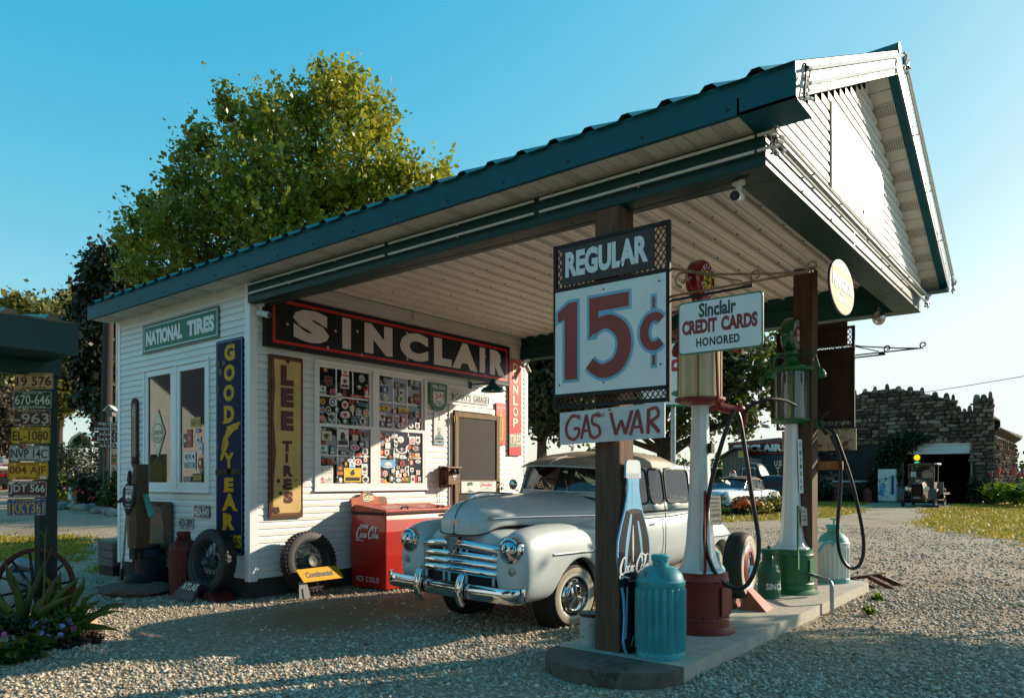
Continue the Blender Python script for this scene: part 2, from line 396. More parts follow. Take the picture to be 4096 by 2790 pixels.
    L.new(m3.outputs[2], m2.inputs[7]); L.new(m2.outputs[2], b.inputs['Base Color'])
    inv = N.new('ShaderNodeMath'); inv.operation = 'SUBTRACT'; inv.inputs[0].default_value = 1; L.new(v1.outputs['Distance'], inv.inputs[1])
    i2 = N.new('ShaderNodeMath'); i2.operation = 'MULTIPLY_ADD'; i2.inputs[1].default_value = -.4; L.new(v2.outputs['Distance'], i2.inputs[0]); L.new(inv.outputs[0], i2.inputs[2])
    bp = N.new('ShaderNodeBump'); bp.inputs['Strength'].default_value = .85; bp.inputs['Distance'].default_value = bumpd
    L.new(i2.outputs[0], bp.inputs['Height']); L.new(bp.outputs[0], b.inputs['Normal']); return m
gravel_mat('gravel', ['#a49885', '#c2b6a3', '#94866f', '#b5a894', '#cfc4b1', '#a48f72'])
gravel_mat('road gravel', ['#8d867c', '#aaa398', '#6f685f', '#bdb6aa'], scale=22., dirt='#7d7365')
ax = [0.] ;
def axis_steps(lo, hi):
    o = []
    for i in range(121):
        t = -1 + 2*i/120; o.append(60*t + (t**7) * 640)
    return o
xs = axis_steps(0, 0); g = MB()
g.grid([[Vector((x + 5, y, gh(x + 5, y))) for x in xs] for y in xs], 'gravel')
struct(g.build('ground', auto=0))
# crushed stones lying on the yard in front
def stones(name, n, seed, d0, d1, size, cols, pw=1.5):
    rng = np.random.default_rng(seed)
    d = d0 + (d1 - d0) * rng.random(n) ** pw; l = (rng.random(n) * 1.46 - .73) * d
    x = CP.x + VD.x*d + RD.x*l; y = CP.y + VD.y*d + RD.y*l
    keep = ~((x > -.02) & (x < 5.4) & (y > -.02)) & ~((x > -.62) & (x < 5.38) & (y < -4.43) & (y > -5.53)) & ~((x > -.35) & (x < 3.6) & (y > .0))
    dirt = ((x - .3) * .5) ** 2 + ((y + 1.5) * .8) ** 2
    keep &= rng.random(n) < np.clip((dirt - .15) * .8, .05, 1)
    pat = np.array([mnoise.fractal(Vector((a*.45, b*.45, 3.1)), 1., 2., 4) for a, b in zip(x, y)]); keep &= rng.random(n) < np.clip(.85 + pat*1.3, .12, 1)
    x, y = x[keep], y[keep]; n = len(x)
    z = np.array([gh(a, b) for a, b in zip(x, y)])
    base = np.array([(1,0,0),(-1,0,0),(0,1,0),(0,-1,0),(0,0,1),(0,0,-1)], float)
    s = size * np.exp(rng.normal(0, .42, n)); s = np.minimum(s, size * 2.1)
    vv = base[None] * (0.75 + .5 * rng.random((n, 6, 1))) + rng.normal(0, .16, (n, 6, 3))
    sc = np.stack([np.ones(n), .6 + .4*rng.random(n), .45 + .35*rng.random(n)], 1)[:, None]
    vv = vv * sc * s[:, None, None]
    a = rng.random(n) * 2*PI; c_, s_ = np.cos(a), np.sin(a)
    X = vv[..., 0]*c_[:, None] - vv[..., 1]*s_[:, None]; Y = vv[..., 0]*s_[:, None] + vv[..., 1]*c_[:, None]
    P = np.stack([X + x[:, None], Y + y[:, None], vv[..., 2] + (z + s*.22)[:, None]], -1).reshape(-1, 3)
    F = np.array([(0,2,4),(2,1,4),(1,3,4),(3,0,4),(2,0,5),(1,2,5),(3,1,5),(0,3,5)])
    F = (F[None] + (np.arange(n)*6)[:, None, None]).reshape(-1, 3)
    me = bpy.data.meshes.new(name); me.vertices.add(len(P)); me.vertices.foreach_set('co', P.ravel())
    me.loops.add(F.size); me.loops.foreach_set('vertex_index', F.ravel()); me.polygons.add(len(F)); me.polygons.foreach_set('loop_start', np.arange(0, F.size, 3))
    me.update(calc_edges=True)
    m = foliage(name + ' colours', cols, 0., .9); me.materials.append(m)
    o = bpy.data.objects.new(name, me); COL.objects.link(o); o['kind'] = 'stuff'; return o
GC = ['#85796a', '#b8ac9a', '#9c907f', '#c4b8a6', '#887863', '#aca08e', '#d6ccbb', '#98815f', '#a59884', '#bfb29f', '#77695a', '#b0a390']
stones('gravel_stones', 85000, 3, 3.4, 9.5, .0125, GC, 1.35)
stones('scattered_gravel', 30000, 4, 8, 22, .018, GC, 1.2)
# lawns
def lawn_mat(name, cols, sc=1.):
    m = bpy.data.materials.new(name); m.use_nodes = True; MATS[name] = m
    nt = m.node_tree; N = nt.nodes; L = nt.links; b = N['Principled BSDF']; b.inputs['Roughness'].default_value = .95; b.inputs['Specular IOR Level'].default_value = .1
    g = N.new('ShaderNodeNewGeometry'); r = N.new('ShaderNodeValToRGB'); el = r.color_ramp.elements
    a = N.new('ShaderNodeTexNoise'); a.inputs['Scale'].default_value = .45*sc; a.inputs['Detail'].default_value = 12; a.inputs['Roughness'].default_value = .75; L.new(g.outputs['Position'], a.inputs['Vector'])
    for i, c in enumerate(cols):
        e = el[i] if i < 2 else el.new(.5); e.position = .3 + .4*i/(len(cols)-1); e.color = lin(c)
    L.new(a.outputs[0], r.inputs[0]); L.new(r.outputs[0], b.inputs['Base Color'])
    n3 = N.new('ShaderNodeTexNoise'); n3.inputs['Scale'].default_value = 30; n3.inputs['Detail'].default_value = 5; L.new(g.outputs['Position'], n3.inputs['Vector'])
    bp = N.new('ShaderNodeBump'); bp.inputs['Strength'].default_value = .8; bp.inputs['Distance'].default_value = .06; L.new(n3.outputs[0], bp.inputs['Height']); L.new(bp.outputs[0], b.inputs['Normal'])
lawn_mat('lawn grass', ['#566016', '#857c22', '#a8892f', '#6f7420', '#8f7230'])
foliage('grass blades', ['#5f6a1c', '#8a8429', '#a98e35', '#737a24', '#b79a45'], .3)
def wobble(pts, amp, k=7, seed=1):
    rn = random.Random(seed); o = []
    for i in range(len(pts)):
        a = Vector(pts[i]); b = Vector(pts[(i+1) % len(pts)])
        for j in range(k):
            p = a.lerp(b, j/k); o.append((p.x + rn.uniform(-amp, amp), p.y + rn.uniform(-amp, amp)))
    return o
def inside(p, poly):
    x, y = p; c = False; j = len(poly) - 1
    for i in range(len(poly)):
        if (poly[i][1] > y) != (poly[j][1] > y) and x < (poly[j][0]-poly[i][0])*(y-poly[i][1])/(poly[j][1]-poly[i][1]) + poly[i][0]: c = not c
        j = i
    return c
def lawn(name, pts, amp, seed, z=.006, blades=0, bh=.06):
    p = wobble(pts, amp, 7, seed); m = MB(); m.add([(x, y, gh(x, y) + z) for x, y in p], [tuple(range(len(p)))], 'lawn grass')
    struct(m.build(name, auto=0))
    if blades:
        rn = random.Random(seed); b = MB(); xs_ = [q[0] for q in p]; ys_ = [q[1] for q in p]; vs = []; fs = []; k = 0
        while k < blades:
            x = rn.uniform(min(xs_) - amp, max(xs_) + amp); y = rn.uniform(min(ys_) - amp, max(ys_) + amp)
            if not inside((x + rn.gauss(0, amp*.5), y + rn.gauss(0, amp*.5)), p): continue
            a = rn.uniform(0, PI); w = bh*.28; h = bh * rn.uniform(.5, 1.3); c, s = math.cos(a)*w, math.sin(a)*w; z0 = gh(x, y)
            n = len(vs); vs += [(x-c, y-s, z0), (x+c, y+s, z0), (x + rn.uniform(-1, 1)*h*.7, y + rn.uniform(-1, 1)*h*.7, z0 + h)]; fs.append((n, n+1, n+2)); k += 1
        b.add(vs, fs, 'grass blades'); struct(b.build(name + '_grass', auto=0), 'stuff')
lawn('right_lawn', [(47, -3.2), (45.5, -1.6), (34.8, -1.5), (25.1, -2.7), (20.3, -3.6), (18, -4.7), (16.2, -5.9), (13.5, -7.2), (60, -20), (60, -6)], .35, 3, blades=26000, bh=.09)
lawn('back_lawn', [(18.5, 2.2), (20.5, 1.2), (22, 1.0), (24, .15), (29, .3), (33.8, .9), (36.5, 2.2), (45.8, 3.4), (45.8, 12), (20, 12), (17, 4)], .25, 5, blades=24000, bh=.09)
q = [ground_xy(d, l) for d, l in ((12.5, -9.6), (12.7, -7.2), (14.6, -8.2), (15.4, -9.2), (15.2, -11.5))]
lawn('grass_patch', q, .25, 8, blades=3500, bh=.06)
q = [ground_xy(d, l) for d, l in ((11.2, -6.2), (11.5, -5.5), (12.2, -5.8), (12, -6.8))]
lawn('weedy_patch', q, .2, 9, blades=700, bh=.05)
# ---------------------------------------------------------------- pump island
isl = MB()
oc = [Vector((x, y, 0)) for x, y in ([(-.12, -5.52), (5.22, -5.50), (5.36, -5.40), (5.38, -4.55), (5.3, -4.45), (-.12, -4.44)] +
      [(-.12 + .54*math.cos(t)*.9, -4.98 + .54*math.sin(t)) for t in [PI/2 + PI*i/14 for i in range(1, 14)]])]
ocm = [p for p in oc if p.x > -.13]; oce = [Vector((-.124, -4.44, 0))] + [p for p in oc if p.x <= -.13] + [Vector((-.124, -5.52, 0))]; ocm = sorted(ocm, key=lambda p: math.atan2(p.y + 4.98, p.x - 2.5))
isl.prism([p + Vector((0, 0, .11)) for p in ocm], (0, 0, -.16), 'concrete'); isl.prism([p + Vector((0, 0, .109)) for p in oce], (0, 0, -.16), 'mossy concrete')
struct(isl.build('pump_island', bevel=.014))
# ---------------------------------------------------------------- the filling station
ST = thing('filling_station', 'white clapboard filling station with green ribbed roof and deep gabled canopy over the pumps', 'filling station', (2.65, 1.7, 0))
def siding(O, u, n, x0, x1, z0, z1, mt, holes=(), lap=.0829, xr=None):
    """lapped vinyl courses on a wall; holes are (x0, z0, x1, z1)"""
    m = MB(); O, u, n = Vector(O), Vector(u), Vector(n); z = z0
    while z < z1 - .01:
        za, zb = z, min(z + lap, z1); zm = (za + zb) / 2
        a, b = (x0, x1) if xr is None else xr(zm)
        seg = [(a, b)] if b > a + .02 else []
        for hx0, hz0, hx1, hz1 in holes:
            if hz0 < zm < hz1:
                seg = [t for s in seg for t in ((s[0], min(s[1], hx0)), (max(s[0], hx1), s[1])) if t[1] > t[0] + .01]
        for s in seg:
            pr = [(0, za), (.016, za), (.0145, za + (zb-za)*.55), (.003, zb)]
            vs = [O + u*x + n*d + Vector((0, 0, zz)) for d, zz in pr for x in s]
            m.add(vs, [(2, 3, 1, 0)[::-1], (2, 3, 5, 4), (4, 5, 7, 6)], mt)
        z += lap
    return m
FH = [(.885, 1.27, 2.875, 2.93), (3.345, .1, 4.45, 2.55)]
SH = [(-2.585, 1.255, -.865, 2.93)]
XR, YB, ZB, ZE = 5.32, 3.38, .24, 3.72
siding((0, 0, 0), (1, 0, 0), (0, -1, 0), .07, XR - .07, ZB, 3.34, 'white siding', FH).build('front_siding', ST, auto=0)
siding((0, 0, 0), (1, 0, 0), (0, -1, 0), .07, XR - .07, ZB + .0829*38, 3.84, 'dirty white siding').build('upper_siding', ST, auto=0)['label'] = 'cobwebbed siding band above the long black sign'
siding((0, 0, 0), (0, -1, 0), (-1, 0, 0), -YB + .05, -.07, ZB, ZE, 'white siding', SH).build('side_siding', ST, auto=0)
siding((0, YB, 0), (-1, 0, 0), (0, 1, 0), -XR, 0, ZB, ZE, 'white siding').build('rear_siding', ST, auto=0)
siding((XR, 0, 0), (0, 1, 0), (1, 0, 0), 0, YB, ZB, ZE, 'white siding').build('far_siding', ST, auto=0)
w = MB()
def holed(x0, x1, z0, z1, holes, f):
    xs_ = sorted({x0, x1, *[h[0] for h in holes], *[h[2] for h in holes]}); 
    for a, b in zip(xs_, xs_[1:]):
        c = (a + b)/2; cuts = sorted([(h[1], h[3]) for h in holes if h[0] < c < h[2]]); z = z0
        for p, q in cuts:
            if p > z: f(a, b, z, p)
            z = q
        if z1 > z: f(a, b, z, z1)
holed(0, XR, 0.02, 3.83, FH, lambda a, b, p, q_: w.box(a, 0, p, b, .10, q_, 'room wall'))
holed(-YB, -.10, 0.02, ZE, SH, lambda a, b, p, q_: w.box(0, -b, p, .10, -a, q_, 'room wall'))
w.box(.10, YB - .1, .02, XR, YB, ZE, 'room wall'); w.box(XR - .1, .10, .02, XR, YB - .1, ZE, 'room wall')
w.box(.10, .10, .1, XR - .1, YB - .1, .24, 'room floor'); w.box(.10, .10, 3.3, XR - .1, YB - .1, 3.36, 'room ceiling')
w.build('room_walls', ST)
f = MB(); f.box(.012, .012, -.3, XR - .012, YB - .012, ZB - .004, 'foundation concrete'); f.build('foundation', ST)
for n_, bx in (('corner_trim', (-.022, -.022, ZB - .03, .085, .085, ZE)), ('corner_trim', (XR - .085, -.022, ZB - .03, XR + .022, .085, 3.46)), ('corner_trim', (-.022, YB - .07, ZB - .03, .07, YB + .022, ZE))):
    m = MB(); m.box(*bx, 'white vinyl trim'); m.build(n_, ST, bevel=.006)
m = MB(); m.box(-.02, .09, 3.60, -.004, YB - .08, 3.715, 'soffit vinyl'); m.build('frieze_board', ST)
# roof: ridge along Y, ribbed sheets, soffits, fascias
XC, ER, EL, YF, YR, ZEV, SL = 2.60, 5.52, -.32, -6.32, 3.62, 3.90, .478
zr = lambda x: ZEV + SL * (min(x, 2*XC - x) - EL)
rf = MB()
def rib_profile(y0, y1, pitch=.305):
    o = []; y = y0
    while y < y1 - pitch:
        o += [(y, 0), (y + pitch*.56, 0), (y + pitch*.68, .036), (y + pitch*.84, .036), (y + pitch*.96, 0)]; y += pitch
    o += [(y1, 0)]; return o
pr = rib_profile(YF - .02, YR)
for sgn in (-1, 1):
    xe = EL - .05 if sgn < 0 else ER + .05
    rows = [[Vector((x, y, zr(x) + .02 + h)) for y, h in pr] for x in (xe, XC)]
    rf.grid(rows if sgn > 0 else rows[::-1], 'green roof steel', smooth=False)
    rows = [[Vector((x, y, zr(x) - .005)) for y in (YF, YR)] for x in (xe + .03*-sgn, XC)]
    rf.grid(rows, 'dark green beam', smooth=False)
rf.build('roof', ST, auto=0)
m = MB(); m.tube([(XC, YF - .03, zr(XC) + .035), (XC, YR, zr(XC) + .035)], .05, 'green roof steel', 8); m.build('ridge_cap', ST)
fas = MB(); fas.box(EL - .018, YF - .02, 3.695, EL, YR, ZEV + .012, 'green painted steel'); fas.box(EL, YF + .34, 3.695, EL + .02, YR, 3.705, 'green painted steel')
k = 0
for y in np.arange(YF + .4, YR, .61): fas.lathe([(0, .008), (.009, .006), (.011, 0)], (EL - .018, y, 3.745), 'dark iron', 8, (-1, 0, 0))
fas.build('eave_fascia', ST)
m = MB(); m.box(ER, YF - .02, 3.695, ER + .018, YR, ZEV + .012, 'green painted steel'); m.build('eave_fascia', ST)
# soffits under the eaves, slatted every 0.3 m, some slats perforated
def soffit(x0, x1, y0, y1, z):
    s = MB(); y = y0; i = 0
    while y < y1:
        yb = min(y + .3, y1)
        for j in range(3):
            a = y + (yb-y)*j/3; b = y + (yb-y)*(j+1)/3 - .006
            s.box(x0, a, z, x1, b, z + .012, 'soffit vinyl')
            if i % 2 == 0 and j == 1:
                for p in range(9):
                    for q_ in range(6):
                        cx = x0 + (x1-x0)*(p+.8)/10.2; cy = a + (b-a)*(q_+.7)/6.6; s.add([(cx-.006, cy-.003, z-.0012), (cx-.006, cy+.003, z-.0012), (cx+.006, cy+.003, z-.0012), (cx+.006, cy-.003, z-.0012)], [(0, 1, 2, 3)], 'soffit vent holes')
        s.box(x0, yb - .006, z + .006, x1, yb, z + .012, 'dirty white siding'); y += .3; i += 1
    s.box(x0, y0, z + .02, x1, y1, z + .03, 'soffit vinyl'); return s
soffit(EL + .004, -.005, YF + .34, YR - .02, 3.70).build('eave_soffit', ST)
soffit(XR + .03, ER - .004, YF + .34, YR - .02, 3.70).build('eave_soffit', ST)
# rake ends: boxed return, fascias, soffit
GY = -6.06                                                       # gable wall plane
for side in (-1, 1):
    m = MB(); x_e = EL if side < 0 else ER
    a, b = Vector((x_e, YF, 3.70)), Vector((XC, YF, 3.70 + SL*(XC - EL)))
    d = Vector((0, 0, .215)); t = Vector((0, -.018, 0)); p = [a, b, b + d, a + d]
    if side > 0: p = p[::-1]
    m.prism([q_ + t for q_ in p], -t, 'glossy green steel')
    L_ = (b - a).length; dr = (b - a).normalized()
    m.bar(a + Vector((0, .03, .008)) , b + Vector((0, .03, .008)), .08, .014, 'green painted steel', up=(0, 0, 1))
    for i in range(1, 12):
        for zz in (.05, .17): m.lathe([(0, .008), (.008, .006), (.01, 0)], a.lerp(b, i/12) + Vector((0, -.018, zz)), 'white plastic', 6, (0, -1, 0))
    m.build('rake_fascia', ST)
    s = MB(); nsl = 22
    for i in range(nsl):
        p0 = a.lerp(b, (i + .04)/nsl); p1 = a.lerp(b, (i + .96)/nsl); z_ = Vector((0, 0, .022)); y0, y1 = YF + .055, GY + .0
        s.obox((p0 + p1)/2 + z_ + Vector((0, (y0+y1)/2 - YF, 0)), (p1-p0)/2, Vector((0, (y1-y0)/2, 0)), Vector((0, 0, .006)), 'soffit vinyl')
        if i % 3 == 1:
            for p in range(9):
                for q_ in range(5):
                    c = p0.lerp(p1, (q_+.7)/5.6) + z_ + Vector((0, (y0-YF) + (y1-y0)*(p+.7)/9.4, -.0075)); e = (p1-p0)*.05
                    s.add([c - e + Vector((0,-.006,0)), c - e + Vector((0,.006,0)), c + e + Vector((0,.006,0)), c + e + Vector((0,-.006,0))], [(0, 1, 2, 3)], 'soffit vent holes')
    s.bar(a + Vector((0, .15, .05)), b + Vector((0, .15, .05)), .26, .006, 'dirty white siding')
    s.build('rake_soffit', ST)
    m = MB(); xa, xb = (EL - .018, -.0) if side < 0 else (XR + .02, ER + .018)
    m.box(xa, YF - .02, 3.695, xb, YF + .34, 3.705, 'green painted steel'); m.box(xa, YF + .325, 3.705, xb, YF + .34, 3.80, 'green painted steel'); m.build('rake_return', ST)
m = siding((0, GY, 0), (1, 0, 0), (0, -1, 0), 0, XR, 3.70, 5.2, 'white siding', xr=lambda z: (max(-.02, EL + (z - 3.70)/SL), min(XR + .02, 2*XC - EL - (z - 3.70)/SL)))
m.add([(-.02, GY + .02, 3.6), (XR, GY + .02, 3.6), (XC, GY + .02, 5.13)], [(0, 1, 2)], 'room wall'); m.build('gable_siding', ST, auto=0)
m = MB(); m.box(-.01, GY - .035, 3.665, XR + .02, GY - .002, 3.70, 'soffit vinyl'); m.build('gable_skirt', ST)
# canopy beams (boxed in green steel) and the ribbed steel ceiling
BZ0, BZ1 = 3.455, 3.84
for x0, x1, y0, y1, nm in ((-.05, .21, GY, -.022, 'canopy_beam'), (XR - .20, XR + .05, GY, -.022, 'canopy_beam'), (.21, XR - .20, GY, GY + .26, 'canopy_beam')):
    m = MB(); m.box(x0, y0, BZ0, x1, y1, 3.665 if x0 < 0 or x1 > XR else BZ1, 'dark green beam')
    m.box(x0 + .03, y0 + .03, 3.66, x1 - .03, y1 - (.03 if y1 < -1 else 0), BZ1, 'dark green beam')
    for y in (np.arange(y0 + .4, y1, .6) if x1 - x0 < 1 else []): m.lathe([(0, .007), (.009, .005), (.01, 0)], ((x0 + x1)/2, y, BZ0), 'dark iron', 6, (0, 0, -1))
    for x in (np.arange(x0 + .3, x1, .6) if x1 - x0 > 1 else []): m.lathe([(0, .007), (.009, .005), (.01, 0)], (x, y0 + .12, BZ0), 'dark iron', 6, (0, 0, -1))
    m.build(nm, ST, bevel=.006)
c = MB(); y = GY + .26; pc = .2286
while y < -.02:
    yb = min(y + pc, -.004)
    pts = [(y, 0), (y + pc*.12, 0), (y + pc*.17, .004), (y + pc*.36, .004), (y + pc*.4, 0), (y + pc*.46, .004), (y + pc*.62, .004), (y + pc*.66, 0), (y + pc*.74, 0), (y + pc*.80, -.026), (y + pc*.90, -.026), (y + pc*.96, 0), (y + pc, 0)]
    pts = [(min(a, -.004), h) for a, h in pts]
    for i in range(len(pts) - 1):
        (a, ha), (b, hb) = pts[i], pts[i+1]
        if b <= a: continue
        c.add([(.18, a, BZ1 + ha), (.18, b, BZ1 + hb), (XR - .17, b, BZ1 + hb), (XR - .17, a, BZ1 + ha)], [(0, 1, 2, 3)], 'ceiling rib' if ha != hb or ha < 0 else 'ceiling steel')
    for x in np.arange(.45, XR - .3, .61): c.lathe([(0, .009), (.009, .007), (.011, 0)], (x, y + pc*.70, BZ1), 'dark iron', 6, (0, 0, -1))
    y += pc
c.build('canopy_ceiling', ST, auto=0)
# neon tubes along the eave beam and round the gable
def neon(pts, nm='neon_tube'):
    m = MB(); m.tube(pts, .011, 'neon tube', 8)
    P0 = [Vector(p) for p in pts]
    for a, b in zip(P0, P0[1:]):
        L_ = (b - a).length
        for i in range(1, max(2, int(L_/.75))):
            p = a.lerp(b, i/max(2, int(L_/.75))); m.tube([p, p + Vector((.04 if abs(a.x-b.x) < .1 else 0, .04 if abs(a.x-b.x) > .1 else 0, 0))], .008, 'white plastic', 6)
    m.build(nm, ST)
for z in (3.645, 3.545):
    for a, b in ((-.06, -2.42), (-2.48, -4.2), (-4.26, -6.0)): neon([(-.09, a, z), (-.09, b, z)])
    for a, b in ((.05, 2.3), (2.36, 5.3)): neon([(a, GY - .07, z + .01), (b, GY - .07, z + .01)])
    neon([(-.09, -6.02, z), (-.09, -6.1, z), (-.06, -6.14, z)])
for dz in (.06, .15):
    for s_ in (0, 1):
        xa, xb = (EL + .1, XC - .02) if s_ == 0 else (XC + .02, ER - .05)
        neon([(xa, YF - .07, 3.70 + SL*(min(xa, 2*XC-xa) - EL) + dz), (xb, YF - .07, 3.70 + SL*(min(xb, 2*XC-xb) - EL) + dz)])
# tangled tube fittings at the corners
for p, rn in (((-.02, GY - .03, 3.6), 3), ((EL + .03, YF - .04, 3.78), 5), ((ER - .02, YF - .05, 3.76), 6), ((XC, YF - .05, 5.17), 7), ((XR, GY - .05, 3.58), 8)):
    rr = random.Random(rn); m = MB()
    for i in range(7):
        q_ = [Vector(p) + Vector((rr.uniform(-.05, .07), rr.uniform(-.05, .0), rr.uniform(-.09, .09))) for _ in range(4)]; m.tube(smooth_path(q_, 4), .006, rr.choice(['neon tube', 'white plastic', 'black plastic']), 6)
        m.cyl(q_[0], q_[0] + Vector((.03, -.01, .004)), .011, 'white plastic', n=8)
    m.build('tube_fitting', ST)
m = MB(); m.tube(smooth_path([(.0, -.1, 3.44), (.06, -1.2, 3.42), (.05, -2.6, 3.435), (.06, -4.1, 3.42), (.05, -5.7, 3.44), (.02, -5.95, 3.47)], 6), .005, 'black plastic', 6); m.build('cable', ST)
# posts
for x, y, z0, z1 in ((-.045, -4.965, .11, 3.455), (3.90, -5.20, .11, 3.84)):
    m = MB(); m.box(x, y, z0 - .02, x + .215, y + .215, z1, 'post timber'); m.build('canopy_post', ST, bevel=.008)
# windows --------------------------------------------------------
def sash(W_, O, u, n, x0, z0, x1, z1, fw, off, nx=0, nz=0, name='sash', gl='window glass'):
    O, u, n = Vector(O), Vector(u), Vector(n); m = MB()
    def bx(a, b, c_, d, o0, o1, mt): m.obox(O + u*(a+c_)/2 + Vector((0, 0, (b+d)/2)) + n*(o0+o1)/2, u*(c_-a)/2, n*(o1-o0)/2, Vector((0, 0, (d-b)/2)), mt)
    tr = 'white vinyl trim'
    bx(x0, z0, x1, z0+fw, off-.02, off+.02, tr); bx(x0, z1-fw, x1, z1, off-.02, off+.02, tr); bx(x0, z0+fw, x0+fw, z1-fw, off-.02, off+.02, tr); bx(x1-fw, z0+fw, x1, z1-fw, off-.02, off+.02, tr)
    a, b, c_, d = x0+fw, z0+fw, x1-fw, z1-fw
    for i in range(1, nx): xx = a + (c_-a)*i/nx; bx(xx-.011, b, xx+.011, d, off+.001, off+.004, tr)
    for i in range(1, nz): zz = b + (d-b)*i/nz; bx(a, zz-.011, c_, zz+.011, off+.0005, off+.0035, tr)
    fo = m.build(name, W_, bevel=.004)
    p = MB(); p.add([O + u*xx + n*off + Vector((0, 0, zz)) for xx, zz in ((a, b), (c_, b), (c_, d), (a, d))], [(0, 1, 2, 3)], gl); p.build('pane', W_)
    return a, b, c_, d
def casing(name, O, u, n, x0, z0, x1, z1, w_, mull, lab):
    O, u, n = Vector(O), Vector(u), Vector(n); m = MB()
    def bx(a, b, c_, d, o0, o1, mt='white vinyl trim'): m.obox(O + u*(a+c_)/2 + Vector((0, 0, (b+d)/2)) + n*(o0+o1)/2, u*(c_-a)/2, n*(o1-o0)/2, Vector((0, 0, (d-b)/2)), mt)
    bx(x0, z0, x1, z0+w_, -.05, .034); bx(x0, z1-w_, x1, z1, -.05, .036); bx(x0, z0+w_, x0+w_, z1-w_, -.05, .034); bx(x1-w_, z0+w_, x1, z1-w_, -.05, .034)
    if mull: bx(mull-.045, z0+w_, mull+.045, z1-w_, -.05, .031)
    bx(x0-.012, z0-.018, x1+.012, z0+.006, 0, .045)
    o = m.build(name, ST, bevel=.005); o['label'] = lab; return o
FO, FU, FN = (0, 0, 0), (1, 0, 0), (0, -1, 0)
WF = casing('window', FO, FU, FN, .885, 1.27, 2.875, 2.93, .05, 1.885, 'front double window covered in stickers')
panes = {}
for i, (a, b) in enumerate(((.935, 1.84), (1.93, 2.825))):
    panes['U', i] = sash(WF, FO, FU, FN, a, 2.085, b, 2.885, .042, -.012, 3, 2)
    panes['L', i] = sash(WF, FO, FU, FN, a - .0, 1.315, b, 2.125, .042, .012, 3, 2)
SO, SU, SN = (0, 0, 0), (0, -1, 0), (-1, 0, 0)
WS = casing('window', SO, SU, SN, -2.585, 1.255, -.865, 2.93, .04, -1.72, 'side double casement window')
sash(WS, SO, SU, SN, -2.545, 1.295, -1.765, 2.885, .075, .004); sash(WS, SO, SU, SN, -1.675, 1.295, -.905, 2.885, .075, .004)
m = MB()
for x0, x1 in ((2.32, 2.5), (.95, 1.06)):
    rows = [[Vector((.26 + .012*math.sin(60*y + z), y, z)) for y in np.linspace(x0, x1, 24)] for z in (1.3, 2.5, 2.9)]; m.grid(rows, 'curtain')
m.build('curtain', ST, auto=0)
# things standing behind the glass of the front window
m = MB(); m.box(.9, .55, .24, 3.0, .9, 1.2, 'brown timber'); m.build('counter', ST)
d = Board((1.0, .62, 2.42), UX, UZ, .01); d.rect(0, 0, .85, .36, PA('lightgrey'), 0); d.write('Borden', .2, .17, .7, .34, PA('darkred'), 1, .01, .3); d.write('ICE CREAM', .08, .03, .72, .11, PA('red'), 1)
d.build('inner_sign', ST)
# door
DO = MB()
for bx in ((3.345, -.03, .24, 3.43, .05, 2.47), (4.37, -.03, .24, 4.45, .05, 2.47), (3.345, -.032, 2.47, 4.45, .05, 2.55)): DO.box(*bx, 'white vinyl trim')
DO.build('door_trim', ST, bevel=.004)
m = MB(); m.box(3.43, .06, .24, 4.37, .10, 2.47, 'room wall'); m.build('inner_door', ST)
mat('fly screen', '#2b2722', .8, var=.15, vs=3)
SD = MB()
for bx in ((3.435, -.075, .28, 3.515, -.04, 2.45), (4.43, -.075, .28, 4.515, -.04, 2.45), (3.515, -.073, 2.37, 4.43, -.042, 2.45), (3.515, -.073, 1.19, 4.43, -.042, 1.40), (3.515, -.073, .28, 4.43, -.042, .48)): SD.box(*bx, 'door timber')
SDo = SD.build('screen_door', ST, bevel=.004); SDo['label'] = 'weathered wooden screen door'
m = MB(); m.box(3.515, -.058, .48, 4.43, -.054, 2.37, 'fly screen'); m.build('mesh', SDo)
for z in (2.33, 1.50): 
    m = MB(); m.box(3.405, -.085, z - .05, 3.46, -.074, z + .05, 'gold metal' if 'gold metal' in MATS else mat('gold metal', '#b9904a', .3, metal=.9).name); m.cyl((3.435, -.088, z - .05), (3.435, -.088, z + .05), .009, 'gold metal', n=8); m.build('hinge', SDo)
m = MB(); m.ring((4.53, -.11, 1.32), .028, .006, 'galvanised pipe', (.5, 1, 0), 14, 6); m.box(4.505, -.13, 1.23, 4.555, -.095, 1.29, 'galvanised pipe'); m.bar((4.44, -.08, 1.38), (4.53, -.085, 1.36), .03, .006, 'dark iron'); m.build('padlock', SDo)
b = Board((3.566, -.082, 1.202), UX, UZ, .006); wd, hh = .833, .18
b.panel([(0, 0), (wd, 0), (wd, hh), (0, hh)], PA('white'))
b.poly([(.42, .15), (.46, .165), (.74, .165), (.78, .15), (.73, .05), (.47, .05)], PA('green'), 1); b.poly([(.43, .148), (.465, .159), (.735, .159), (.77, .148), (.724, .055), (.476, .055)], PA('white'), 2)
b.write('Sinclair', .455, .10, .745, .152, PA('red'), 3, .03, .35)
DINO = [(0, .30), (.10, .16), (.24, .12), (.36, .10), (.37, 0), (.45, 0), (.46, .14), (.56, .16), (.60, .14), (.61, 0), (.69, 0), (.70, .22), (.76, .40), (.84, .62), (.90, .78), (.98, .80), (1, .72), (.96, .66), (.92, .66), (.86, .50), (.80, .30), (.76, .30), (.70, .44), (.56, .52), (.40, .46), (.26, .28), (.12, .24)]
def dino(b_, x0, y0, w_, h_, m_, l, flip=False): b_.poly([((x0 + w_*(1-px if flip else px)), y0 + h_*py) for px, py in (DINO[::-1] if flip else DINO)], m_, l)
dino(b, .55, .065, .12, .035, PA('green'), 3)
